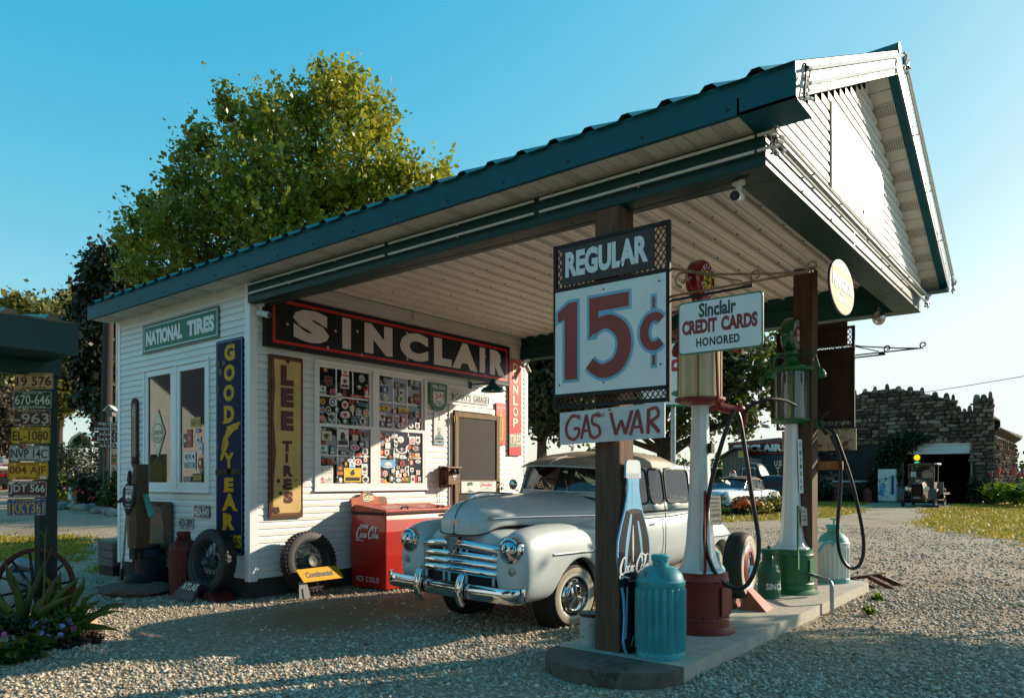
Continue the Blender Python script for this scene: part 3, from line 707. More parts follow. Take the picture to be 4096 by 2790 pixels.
b.ell(.20, .095, .045, .055, PA('green'), 1); b.ell(.20, .09, .041, .05, PA('white'), 2); b.poly([(.12, .125), (.15, .165), (.24, .168), (.27, .13), (.24, .118), (.15, .115)], PA('green'), 3); b.poly([(.14, .02), (.19, .045), (.26, .03), (.30, .012), (.12, .012)], PA('green'), 2)
b.stroke([(.18, .1), (.19, .1)], .004, PA('green'), 3); b.stroke([(.215, .1), (.225, .1)], .004, PA('green'), 3); b.stroke([(.185, .065), (.205, .06), (.22, .068)], .004, PA('green'), 3)
b.frame(0, 0, wd, hh, .004, PA('lightgrey'), 1); b.build('door_sign', SDo)['label'] = 'white enamel push plate with smiling attendant'
# ---------------------------------------------------------------- lettering and signs on the walls
def coca(b, x0, y0, w_, m_, l=3):
    k_ = [0]
    def st(pts, wd): k_[0] += .12; b.stroke([(x0 + p[0]*w_, y0 + p[1]*w_) for p in pts], [q_*w_*1.12 for q_ in wd], m_, l + k_[0], 4)
    C1 = [(.205,.285),(.215,.33),(.185,.365),(.13,.33),(.075,.23),(.06,.14),(.09,.085),(.15,.095),(.20,.14)]
    st(C1, (.012,.03,.03,.05,.05,.03,.012)); st([(.09,.085),(.04,.06),(.05,.02),(.12,.03),(.2,.035),(.3,.0),(.36,.03)], (.02,.03,.028,.02,.006))
    for dx, k in ((0, 1), (.47, 1.05)):
        st([(.235+dx,.215),(.2+dx,.17),(.205+dx,.12),(.235+dx,.11),(.268+dx,.15),(.264+dx,.2),(.235+dx,.215)], (.02,.036,.02,.036,.02))
    st([(.335,.195),(.315,.215),(.285,.18),(.28,.13),(.305,.105),(.345,.14)], (.03,.02,.038,.03,.012))
    for dx in (0, .465):
        st([(.405+dx,.212),(.37+dx,.185),(.362+dx,.13),(.385+dx,.108),(.412+dx,.15)], (.02,.036,.03,.015)); st([(.42+dx,.22),(.407+dx,.14),(.42+dx,.105),(.455+dx,.15)], (.036,.034,.012))
    st([(.445,.195),(.478,.20)], (.024,.024))
    st([(.675,.27),(.70,.31),(.68,.355),(.61,.335),(.545,.23),(.53,.14),(.555,.09),(.61,.1),(.67,.15)], (.012,.03,.03,.05,.05,.03,.012))
    st([(.60,.35),(.66,.40),(.74,.39),(.80,.36),(.87,.385),(.91,.36)], (.006,.03,.026,.02,.006))
    st([(.755,.14),(.80,.25),(.825,.34),(.805,.37),(.79,.30),(.775,.16),(.79,.108),(.825,.15)], (.012,.02,.02,.034,.036,.012))
def blotch(b, cx, cy, r, m_, l, seed, n=13, sx=1, sy=1):
    rr = random.Random(seed); b.poly([(cx + sx*r*rr.uniform(.55, 1.15)*math.cos(2*PI*i/n), cy + sy*r*rr.uniform(.55, 1.15)*math.sin(2*PI*i/n)) for i in range(n)], m_, l)
mat('rusty tin', '#6f4a30', .85, var=.3, vs=6, rust=.3, rcol='#3d2316')
mat('sign black', '#0d1413', .35, var=.15, vs=3, rust=.04, rcol='#3a2a1c', spec=.3)
mat('sign cream', '#c8a867', .5, var=.18, vs=3, rust=.28, rcol='#7d4a22', rs=2.2)
mat('sign mint', '#357d68', .5, var=.06, rust=.03, rcol='#5a3b26', spec=.15)
mat('sign navy', '#0d1c42', .5, var=.15, rust=.10, rcol='#0b0d12', rs=5, spec=.08)
mat('sign yellow', '#d09a10', .5, spec=.15, var=.10, rust=.06, rcol='#3a2a18', rs=7)
mat('sign red', '#c01d12', .4, var=.10, rust=.08, rcol='#7a2a1a')
mat('sign white', '#d2d6d6', .32, var=.05, rust=.03, rcol='#8a6a48', coat=.2)
mat('worn white', '#c4c7c6', .55, var=.10, vs=5, rust=.30, rcol='#7a4a28', rs=4.5)
mat('brushed red', '#8c231b', .4, var=.30, vs=9, stretch=(1, 1, .12))
mat('brushed dull red', '#8a3030', .5, var=.3, vs=9, stretch=(1, .2, 1))
mat('sign letter grey', '#cfc8c2', .4, var=.06)
# the long black SINCLAIR board (two sections) on the front wall
b = Board((.15, -.075, 2.985), UX, UZ, .06); wd, hh = 4.61, .62
b.panel([(0, 0), (wd/2 - .002, 0), (wd/2 - .002, hh), (0, hh)], 'sign black'); b.panel([(wd/2 + .002, 0), (wd, 0), (wd, hh), (wd/2 + .002, hh)], 'sign black')
b.frame(.10, .055, wd - .06, hh - .035, .036, 'sign red', 1)
b.rect(wd/2 - .03, 0, wd/2 - .012, hh, PA('dark'), 2)
for c, x0, x1 in zip('SINCLAIR', (.38, 1.13, 1.50, 2.14, 2.82, 3.21, 3.85, 4.10), (.92, 1.27, 2.0, 2.70, 3.20, 3.80, 3.98, 4.48)): b.write(c, x0, .125, x1, .525, 'sign letter grey', 3, .075)
for x, z in ((1.02, .33), (1.38, .38), (1.45, .08), (2.28, .13), (3.72, .12), (3.99, .4), (2.27, .5), (.3, .3), (3.99, .09), (.9, .1)): blotch(b, x, z, .028, 'rusty tin', 4, int(x*100)); blotch(b, x, z, .017, PA('cream'), 5, int(x*77))
b.frame(-.012, -.012, wd + .012, hh + .012, .014, PA('dark'), 4)
tag(b.build('oil_sign'), 'long black enamel sign lettered SINCLAIR with red border under the canopy ceiling', 'sign')
# LEE TIRES
b = Board((.224, -.05, .943), UX, UZ, .05); wd, hh = .47, 1.96
b.panel([(0, 0), (wd, 0), (wd, hh), (0, hh)], 'rusty tin'); b.poly([(.05, .12), (.12, .06), (wd-.05, .06), (wd-.03, .1), (wd-.03, hh-.06), (.06, hh-.05), (.075, 1.6), (.055, 1.2), (.09, .8), (.06, .5)], 'sign cream', 1)
b.frame(.012, .012, wd-.012, hh-.012, .014, 'rusty iron', 2)
for c, z, h in (('L', 1.60, .245), ('E', 1.34, .235), ('E', 1.055, .24)): b.write(c, .15, z, .335, z + h, PA('maroon'), 3, .08)
for c, z, h, x0, x1 in (('T', .80, .135, .17, .31), ('I', .665, .12, .215, .255), ('R', .50, .14, .185, .325), ('E', .34, .135, .19, .31), ('S', .175, .145, .19, .325)): b.write(c, x0, z, x1, z + h, PA('maroon'), 3, .07)
for x, z, r in ((.09, .1, .05), (.25, 1.9, .03), (.36, .45, .012), (.38, .46, .01), (.12, .45, .03), (.2, .38, .03), (.15, .3, .03)): blotch(b, x, z, r, 'rusty iron', 4, int(z*100))
tag(b.build('tyre_sign'), 'tall rusty cream tin sign lettered LEE TIRES left of the front window', 'sign')
# NATIONAL TIRES on the side wall
b = Board((-.03, 2.585, 3.148), UY, UZ, .025); wd, hh = 1.94, .372
b.panel([(0, 0), (wd, 0), (wd, hh), (0, hh)], 'sign mint', PA('dark')); b.frame(.022, .022, wd-.022, hh-.022, .012, 'sign white', 1); b.frame(-.012, -.012, wd+.012, hh+.012, .012, PA('brown'), 1)
b.write('NATIONAL', .09, .085, 1.07, .29, 'sign white', 2, .055); b.write('TIRES', 1.20, .085, 1.85, .29, 'sign white', 2, .055)
for x in (.1, .9, 1.8): 
    for z in (.05, .33): b.ell(x, z, .012, .012, 'rusty tin', 3, 8)
tag(b.build('tyre_sign'), 'mint green sign lettered NATIONAL TIRES above the side window', 'sign')
# GOODYEAR TIRES
b = Board((-.035, .687, .513), UY, UZ, .03); wd, hh = .585, 2.575
b.panel(rrect(0, 0, wd, hh, .03), 'sign navy'); q = rrect(.02, .02, wd-.02, hh-.02, .03)
for i in range(len(q)): b.stroke([q[i], q[(i+1) % len(q)]], .008, PA('sky'), 1, 2)
for c, zc, h, x0, x1 in (('G', 2.93, .205, .19, .42), ('O', 2.685, .2, .18, .42), ('O', 2.445, .2, .17, .41), ('D', 2.19, .21, .18, .41), ('Y', 1.635, .19, .18, .40), ('E', 1.345, .17, .19, .39), ('A', 1.14, .2, .15, .46), ('R', .905, .2, .16, .42)):
    b.write(c, x0, zc - .513 - h/2, x1, zc - .513 + h/2, 'sign yellow', 2, .06)
    for sx in {'D': (x0-.02,), 'Y': (), 'E': (x0-.02,), 'A': (x0-.01, x1-.05), 'R': (x0-.02,)}.get(c, ()): b.rect(sx, zc-.513-h/2-.006, sx+.07, zc-.513-h/2+.02, 'sign yellow', 2.3)
b.write('TIRES', .10, .08, .56, .24, 'sign yellow', 2, .05)
for i in range(6): b.stroke([(.15 + .02*i, 1.28 + .045*i), (.24 + .05*i, 1.40 + .03*i), (.36 + .035*i, 1.47 + .016*i), (.50 - .01*i, 1.50 + .0*i)], (.05, .045, .02, .006), 'sign yellow', 2 + .2*i)
b.poly([(.10, 1.12), (.15, 1.13), (.30, 1.33), (.26, 1.40), (.18, 1.42), (.14, 1.3)], 'sign yellow', 3.6); b.stroke([(.13, 1.2), (.2, 1.36)], .012, 'sign navy', 4.2)
for x, z, r in ((.05, 2.3, .05), (.1, 2.2, .06), (.18, 2.3, .05), (.3, 2.2, .03), (.05, 2.0, .05), (.33, 2.52, .03), (.3, 1.0, .05), (.05, 1.3, .03), (.5, .6, .02), (.26, .48, .02), (.40, .48, .02)): blotch(b, x, z, r, 'sign black', 5, int(z*99 + x*31))
b.rect(-.004, .955, wd+.004, 1.02, 'rusty iron', 5)
tag(b.build('tyre_sign'), 'tall navy enamel sign with yellow GOODYEAR letters and winged foot on the side wall', 'sign')
# shield sign WE GIVE S&H GREEN STAMPS
b = Board((2.916, -.05, 2.432), UX, UZ, .02)
def shield(s=0): return [(.0+s, .10+s*.6), (.09+s*.5, .02+s), (.182, 0+s), (.275-s*.5, .02+s), (.365-s, .10+s*.6), (.365-s, .414-s), (0+s, .414-s)]
b.panel(shield(), 'sign green' if 'sign green' in MATS else mat('sign green', '#146338', .35, var=.12, rust=.06).name)
b.poly([(.06, .115), (.12, .075), (.182, .06), (.245, .075), (.305, .115), (.305, .295), (.06, .295)], PA('darkgreen'), 1); b.poly([(.068, .12), (.12, .084), (.182, .068), (.245, .084), (.297, .12), (.297, .288), (.068, .288)], 'sign white', 2)
b.write('We Give', .045, .325, .325, .385, 'sign white', 2, .02)
b.stroke([(.165, .265), (.13, .28), (.11, .25), (.15, .215), (.14, .185), (.1, .18), (.085, .2)], (.008, .02, .02, .008), PA('red'), 3); b.write('&', .165, .205, .195, .245, PA('red'), 3, .02)
b.stroke([(.225, .275), (.215, .225), (.20, .18)], (.018, .02, .012), PA('red'), 3); b.stroke([(.285, .275), (.27, .215), (.262, .165)], (.012, .02, .014), PA('red'), 3); b.stroke([(.205, .215), (.24, .235), (.275, .225)], (.006, .012, .006), PA('red'), 3)
b.write('GREEN', .095, .125, .27, .155, PA('dark'), 3, .01); b.write('STAMPS', .10, .09, .265, .118, PA('dark'), 3, .01)
tag(b.build('stamp_sign'), 'green shield sign reading We Give S&H Green Stamps between window and door', 'sign')
# spark plug sign
b = Board((3.018, -.03, 1.924), UX, UZ, .012); wd, hh = .225, .494
b.panel([(0, 0), (wd, 0), (wd, hh), (0, hh)], 'sign white'); b.frame(0, 0, wd, hh, .006, PA('grey'), 1); b.rect(.006, .006, wd-.006, .10, PA('teal'), 1); b.ell(wd/2, .10, .09, .065, PA('teal'), 1)
for pts, c_ in (([(.09, .12), (.135, .12), (.135, .21), (.09, .21)], 'grey'), ([(.075, .21), (.15, .21), (.155, .245), (.135, .275), (.09, .275), (.07, .245)], 'lightgrey'), ([(.085, .275), (.14, .275), (.125, .37), (.10, .37)], 'white'), ([(.10, .37), (.125, .37), (.122, .43), (.103, .43)], 'dark'), ([(.107, .43), (.118, .43), (.118, .475), (.107, .475)], 'dark')): b.poly([(px*1.0, py) for px, py in pts], PA(c_), 2)
for i in range(5): b.rect(.088, .125 + .017*i, .137, .130 + .017*i, PA('dark'), 3)
for i in range(3): b.rect(.07, .222 + .014*i, .155, .226 + .014*i, PA('dark'), 3)
for i in range(6): b.stroke([(.05 + .022*i, .108), (.06 + .02*i, .128), (.04 + .03*i, .135)], .004, PA('white'), 3)
b.write('CHAMPION', .02, .055, .205, .088, PA('white'), 2, .02); b.write('SPARK PLUGS', .02, .018, .205, .043, PA('white'), 2, .02)
tag(b.build('spark_plug_sign'), 'narrow white and teal sign with a spark plug beside the door frame', 'sign')
# GARY'S GARAGE
b = Board((3.423, -.03, 2.608), UX, UZ, .012); wd, hh = .864, .153
b.panel(rrect(0, 0, wd, hh, .02), 'sign white'); q = rrect(.01, .01, wd-.01, hh-.01, .015)
for i in range(len(q)): b.stroke([q[i], q[(i+1) % len(q)]], .004, PA('black'), 1, 2)
b.write("GARY'S", .06, .026, .42, .127, PA('black'), 2, .008); b.write('GARAGE', .48, .026, .81, .127, PA('black'), 2, .008)
b.ell(.015, .076, .018, .05, PA('black'), 2, 10); b.ell(wd-.015, .076, .018, .05, PA('black'), 2, 10)
tag(b.build('garage_sign'), "white street-plate sign reading GARY'S GARAGE above the screen door", 'sign')
# cola thermometer
b = Board((4.455, -.045, 1.98), UX, UZ, .02); b.panel(rrect(0, 0, .245, .69, .03), mat('faded red', '#b5402f', .45, var=.2, rust=.15, rcol='#c9947a').name)
b.rect(.065, .08, .18, .46, PA('gold'), 1); b.poly([(.05, .45), (.195, .45), (.122, .55)], PA('gold'), 1); b.rect(.116, .12, .128, .44, PA('darkred'), 3)
for i in range(9): b.rect(.09, .12 + .038*i, .112, .124 + .038*i, PA('black'), 2); b.rect(.132, .12 + .038*i, .155, .124 + .038*i, PA('black'), 2)
b.write('ROYAL CROWN', .02, .60, .225, .635, PA('white'), 2, .01); b.write('COLA', .08, .555, .165, .585, PA('white'), 2, .02)
tag(b.build('wall_thermometer'), 'faded red cola thermometer with yellow arrow right of the screen door', 'thermometer')
# DUNLOP TIRES
b = Board((4.789, -.05, 1.814), UX, UZ, .03); wd, hh = .332, 1.615
b.panel([(0, 0), (wd, 0), (wd, hh), (0, hh)], 'sign red', PA('brown')); b.poly([(0, .13), (wd, .16), (wd, .39), (0, .36)], PA('grey'), 1)
for c, z in zip('DUNLOP', (1.40, 1.215, 1.03, .845, .66, .475)):
    b.write(c, .10, z, .235, z + .155, PA('dark'), 2, .05); b.write(c, .095, z + .004, .23, z + .159, PA('cream'), 3, .03)
b.write('TIRES', .02, .185, wd-.02, .345, PA('dark'), 2, .05, .0); b.write('TIRES', .015, .189, wd-.025, .349, PA('cream'), 3, .03)
tag(b.build('tyre_sign'), 'tall red sign with embossed DUNLOP letters at the far end of the front wall', 'sign')
# gooseneck lamp over the door
L_ = thing('barn_lamp', 'dark green enamel barn lamp on a wall arm over the screen door', 'lamp', (3.84, -.02, 2.89))
m = MB(); m.box(3.81, -.03, 2.84, 3.87, -.015, 2.95, 'green painted steel'); m.tube([(3.84, -.03, 2.90), (3.86, -.28, 2.90), (3.87, -.46, 2.89)], .013, 'green painted steel', 8); m.build('arm', L_)
m = MB(); m.lathe([(.0, .10), (.035, .10), (.04, .06), (.05, .02), (.09, -.015), (.155, -.045), (.185, -.075), (.19, -.095), (.18, -.09), (.08, -.03), (.0, -.015)], (3.87, -.46, 2.86), 'green painted steel', 28); m.build('shade', L_)
m = MB(); m.sphere((3.87, -.46, 2.81), .035, 'white plastic', 10); m.build('bulb', L_)
# wooden telephone
T = thing('wall_telephone', 'wooden box telephone with black bells and handset between window and door', 'telephone', (3.2, -.02, 1.3))
m = MB(); m.box(3.16, -.19, 1.33, 3.42, -.02, 1.58, 'phone oak' if 'phone oak' in MATS else mat('phone oak', '#6b4526', .5, var=.3, vs=6, stretch=(1, 1, 6)).name); m.box(3.14, -.21, 1.575, 3.44, -.015, 1.60, 'phone oak'); m.box(3.14, -.03, 1.29, 3.40, -.014, 1.62, 'phone oak'); m.build('box', T, bevel=.006)
for x in (3.255, 3.345):
    m = MB(); m.lathe([(0, .055), (.02, .053), (.036, .04), (.042, .02), (.04, 0)], (x, -.19, 1.53), 'black plastic', 16, (0, -1, 0)); m.build('bell', T)
m = MB(); m.tube([(3.115, -.13, 1.56), (3.10, -.15, 1.47), (3.115, -.13, 1.36)], .014, 'black plastic', 8); m.lathe([(0, 0), (.035, 0), (.03, .03), (.012, .04)], (3.13, -.10, 1.57), 'black plastic', 12, (-.4, -.8, .1)); m.lathe([(0, 0), (.04, 0), (.03, .04), (.012, .05)], (3.13, -.10, 1.35), 'black plastic', 12, (-.4, -.8, -.1)); m.build('handset', T)
m = MB(); m.tube(smooth_path([(3.11, -.13, 1.35), (3.13, -.05, 1.25), (3.14, -.03, 1.05), (3.15, -.03, .8)], 5), .004, 'black plastic', 5); m.build('cord', T)
b = Board((3.255, -.194, 1.40), UX, UZ, .001); b.poly([(.0, .06), (.03, .0), (.045, 0), (.08, .06), (.075, .09), (.005, .09)], PA('white'), 0); b.write('66', .02, .02, .06, .05, PA('dark'), 1, .02); b.build('badge', T)
# licence plates on the side wall
def plate(name, O, u, v, wd, hh, bg, fg, main, top='', bot='', small='', lab='', grp=None, rim=None, t=.004, par=None, ts=.16, mb=.03, r=.02):
    b = Board(O, u, v, t); b.panel(rrect(0, 0, wd, hh, r), bg); q = rrect(.006, .006, wd-.006, hh-.006, r-.004)
    if rim:
        for i in range(len(q)): b.stroke([q[i], q[(i+1) % len(q)]], .004, rim, 1, 2)
    z0, z1 = (.20 if bot else .13)*hh, (.77 if top else .87)*hh
    b.write(main, .045*wd, z0, .955*wd, z1, fg, 2, mb)
    if top: b.write(top, wd*.24, hh*.80, wd*.76, hh*.93, fg, 2, .01)
    if bot: b.write(bot, wd*.2, hh*.055, wd*.8, hh*.16, fg, 2, .01)
    for x in (.18, .82):
        for z in (.08, .92): b.ell(wd*x, hh*z, .006, .006, 'dull chrome', 3, 8)
    return b
def finish(b, name, lab, cat='licence plate', grp=None): return tag(b.build(name), lab, cat, grp)
finish(plate('p', (-.03, 1.223, .93), UY, UZ, .378, .157, mat('plate green', '#10342a', .4, rust=.05).name, 'sign white', '420-540', top='MO 1926', rim='sign white', r=.008), 'license_plate', 'dark green plate reading 420-540 above the red oil can', grp='licence plates on the side wall')
finish(plate('p', (-.03, 1.611, .765), UY, UZ, .355, .16, 'worn white', PA('black'), '433-389', bot='MO.1924', r=.008), 'license_plate', 'white plate reading 433-389 low on the side wall', grp='licence plates on the side wall')
# faded oil dealer sign leaning on the side wall
b = Board((-.05, 2.58, .463), UY, UZ, .02); wd, hh = .82, .65
b.panel(rrect(0, 0, wd, hh, .05), mat('faded tin', '#5a3a26', .85, var=.3, rust=.45, rcol='#2b1a12', rs=4).name); b.poly([(.04, .05), (.62, .05), (.6, .4), (.5, .58), (.05, .6)], mat('faded tan', '#7d6240', .8, var=.25, rust=.4, rcol='#3b2617').name, 1)
b.ell(.42, .33, .2, .17, PA('maroon'), 2, 20, 0, PI); b.ell(.42, .33, .2, .17, PA('navy'), 3, 20, PI*.0, PI*.4); b.ell(.42, .31, .2, .17, PA('maroon'), 2, 20, PI, PI*1.6); b.ell(.42, .31, .2, .17, PA('navy'), 2, 20, PI*1.5, 2*PI)
b.write('DEALER', .30, .50, .60, .57, PA('navy'), 3, .02); b.write('ic Lube', .32, .09, .62, .16, PA('navy'), 3, .0, .2)
tag(b.build('dealer_sign'), 'dark rusted tin dealer sign low on the side wall behind the metal bird', 'sign')
# tall wooden beer thermometer
b = Board((-.045, 2.915, 1.57), UY, UZ, .03); b.panel([(0 + .085 - .085*math.cos(t), .08 - .08*math.sin(t)) for t in [PI*i/8 for i in range(9)]] + [(.17 - (.085 - .085*math.cos(t)), .90 + .08*math.sin(t)) for t in [PI*i/8 for i in range(9)]], 'brown timber')
b.poly(rrect(.025, .08, .145, .90, .03), PA('dark'), 1); b.frame(.035, .73, .135, .84, .004, PA('cream'), 2); b.write('Meister', .042, .79, .128, .825, PA('cream'), 3, .0, .2); b.write('Brau', .05, .745, .12, .78, PA('cream'), 3, .01)
for i in range(12): b.rect(.04, .22 + .036*i, .062, .224 + .036*i, PA('cream'), 2); b.rect(.108, .22 + .036*i, .13, .224 + .036*i, PA('cream'), 2)
b.rect(.082, .22, .088, .62, PA('red'), 2); b.ell(.085, .14, .022, .04, PA('gold'), 2)
tag(b.build('wall_thermometer'), 'tall narrow brown beer thermometer left of the side window', 'thermometer')
# security cameras
def seccam(loc, rz, lab, tilt=-.25):
    t = thing('security_camera', lab, 'camera', loc, rz, 'security cameras', local=True)
    m = MB(); m.lathe([(.0, 0), (.045, 0), (.045, -.02), (.02, -.03), (.016, -.07)], (0, 0, 0), 'white plastic', 14); m.sphere((0, 0, -.08), .025, 'white plastic', 10); m.build('bracket', t)
    m = MB(); d = Vector((1, 0, tilt)).normalized(); p = Vector((-.03, 0, -.10)); m.lathe([(0, 0), (.034, 0), (.038, .01), (.038, .15), (.03, .16)], p, 'white plastic', 16, d); m.build('body', t)
    m = MB(); m.lathe([(.033, 0), (.033, .012), (0, .012)], p + d*.152, 'black plastic', 14, d); m.build('lens', t)
    return t
seccam((.07, -.10, 3.455), R(-70), 'small white security camera under the beam at the near house corner')
seccam((.10, -5.82, 3.455), R(190), 'white bullet camera under the front corner of the canopy')
seccam((5.17, -.14, 3.455), R(-100), 'white camera under the far canopy beam beside the dark tree', -1.6)
t = thing('floodlight', 'round grey flood lamp hanging under the far front corner of the canopy', 'lamp', (4.75, -5.72, 3.455)); m = MB(); m.cyl((4.75, -5.72, 3.46), (4.75, -5.72, 3.40), .015, 'dull chrome', n=8); m.build('stem', t); m = MB(); m.sphere((4.75, -5.72, 3.33), .075, 'dull chrome', 14, (1, 1, 1.15)); m.build('head', t)
# stickers on the front window
def sticker(x, z, w_, h_, sh, c1, c2, txt, off, grp=None):
    b = Board((x - w_/2, off, z - h_/2), UX, UZ, 0)
    if sh == 'e': o = [(w_/2 + w_/2*math.cos(2*PI*i/16), h_/2 + h_/2*math.sin(2*PI*i/16)) for i in range(16)]
    elif sh == 's': o = [(.5*w_, 0), (.85*w_, .16*h_), (w_, .45*h_), (.9*w_, .72*h_), (w_, .88*h_), (.75*w_, h_), (.5*w_, .93*h_), (.25*w_, h_), (0, .88*h_), (.1*w_, .72*h_), (0, .45*h_), (.15*w_, .16*h_)]
    elif sh == 'w': o = [(.1*w_, .25*h_), (.5*w_, 0), (.8*w_, .1*h_), (.95*w_, .3*h_), (w_, h_), (.9*w_, .9*h_), (.75*w_, .6*h_), (.5*w_, .55*h_), (0, .55*h_)]
    else: o = [(0, 0), (w_, 0), (w_, h_), (0, h_)]
    b.poly(o, PA(c1), 0); cx, cy = w_/2, h_/2
    if sh == 'f':
        b.rect(0, 0, w_*.3, h_, PA('green'), 1); b.rect(w_*.7, 0, w_, h_, PA('red'), 1); b.ell(cx, cy, w_*.13, h_*.25, PA('brown'), 1, 8)
    elif c2 != c1:
        rr = random.Random(int(x*997 + z*131)); k = rr.random()
        if txt and len(txt) < 5 and k < .6 and sh != 'r': b.poly([(cx + (p[0]-cx)*.8, cy + (p[1]-cy)*.8) for p in o], PA(c2), 1); b.poly([(cx + (p[0]-cx)*.7, cy + (p[1]-cy)*.7) for p in o], PA(c1), 2)
        elif sh == 'r' and k < .45: b.rect(w_*.08, h_*.1, w_*.92, h_*.34, PA(c2), 1); blotch(b, cx, h_*.64, min(w_, h_)*.26, PA(c2), 1, int(x*700))
        elif k < .8 or sh == 'r': blotch(b, cx, cy + h_*.04, min(w_, h_)*.32, PA(c2), 1, int(x*500), 11, 1.15, 1); b.rect(w_*.22, h_*.14, w_*.78, h_*.22, PA(c2), 1)
        else: b.poly([(cx + (p[0]-cx)*.72, cy + (p[1]-cy)*.72) for p in o], PA(c2), 1); blotch(b, cx, cy, min(w_, h_)*.2, PA(c1), 2, int(z*500))
    if txt:
        k = .40 if len(txt) < 4 else .17; cc = c2 if c2 != 'lightgrey' else 'grey'
        b.write(txt, w_*(.25 if len(txt) < 3 else .1), cy - h_*k/2 - (h_*.3 if len(txt) > 8 and h_ > .1 else 0), w_*(.75 if len(txt) < 3 else .9), cy + h_*k/2 - (h_*.3 if len(txt) > 8 and h_ > .1 else 0), PA(cc if not (len(txt) < 5 and sh == 'r' and c1 != 'white') else c2), 3, .02, res=1)
    return b
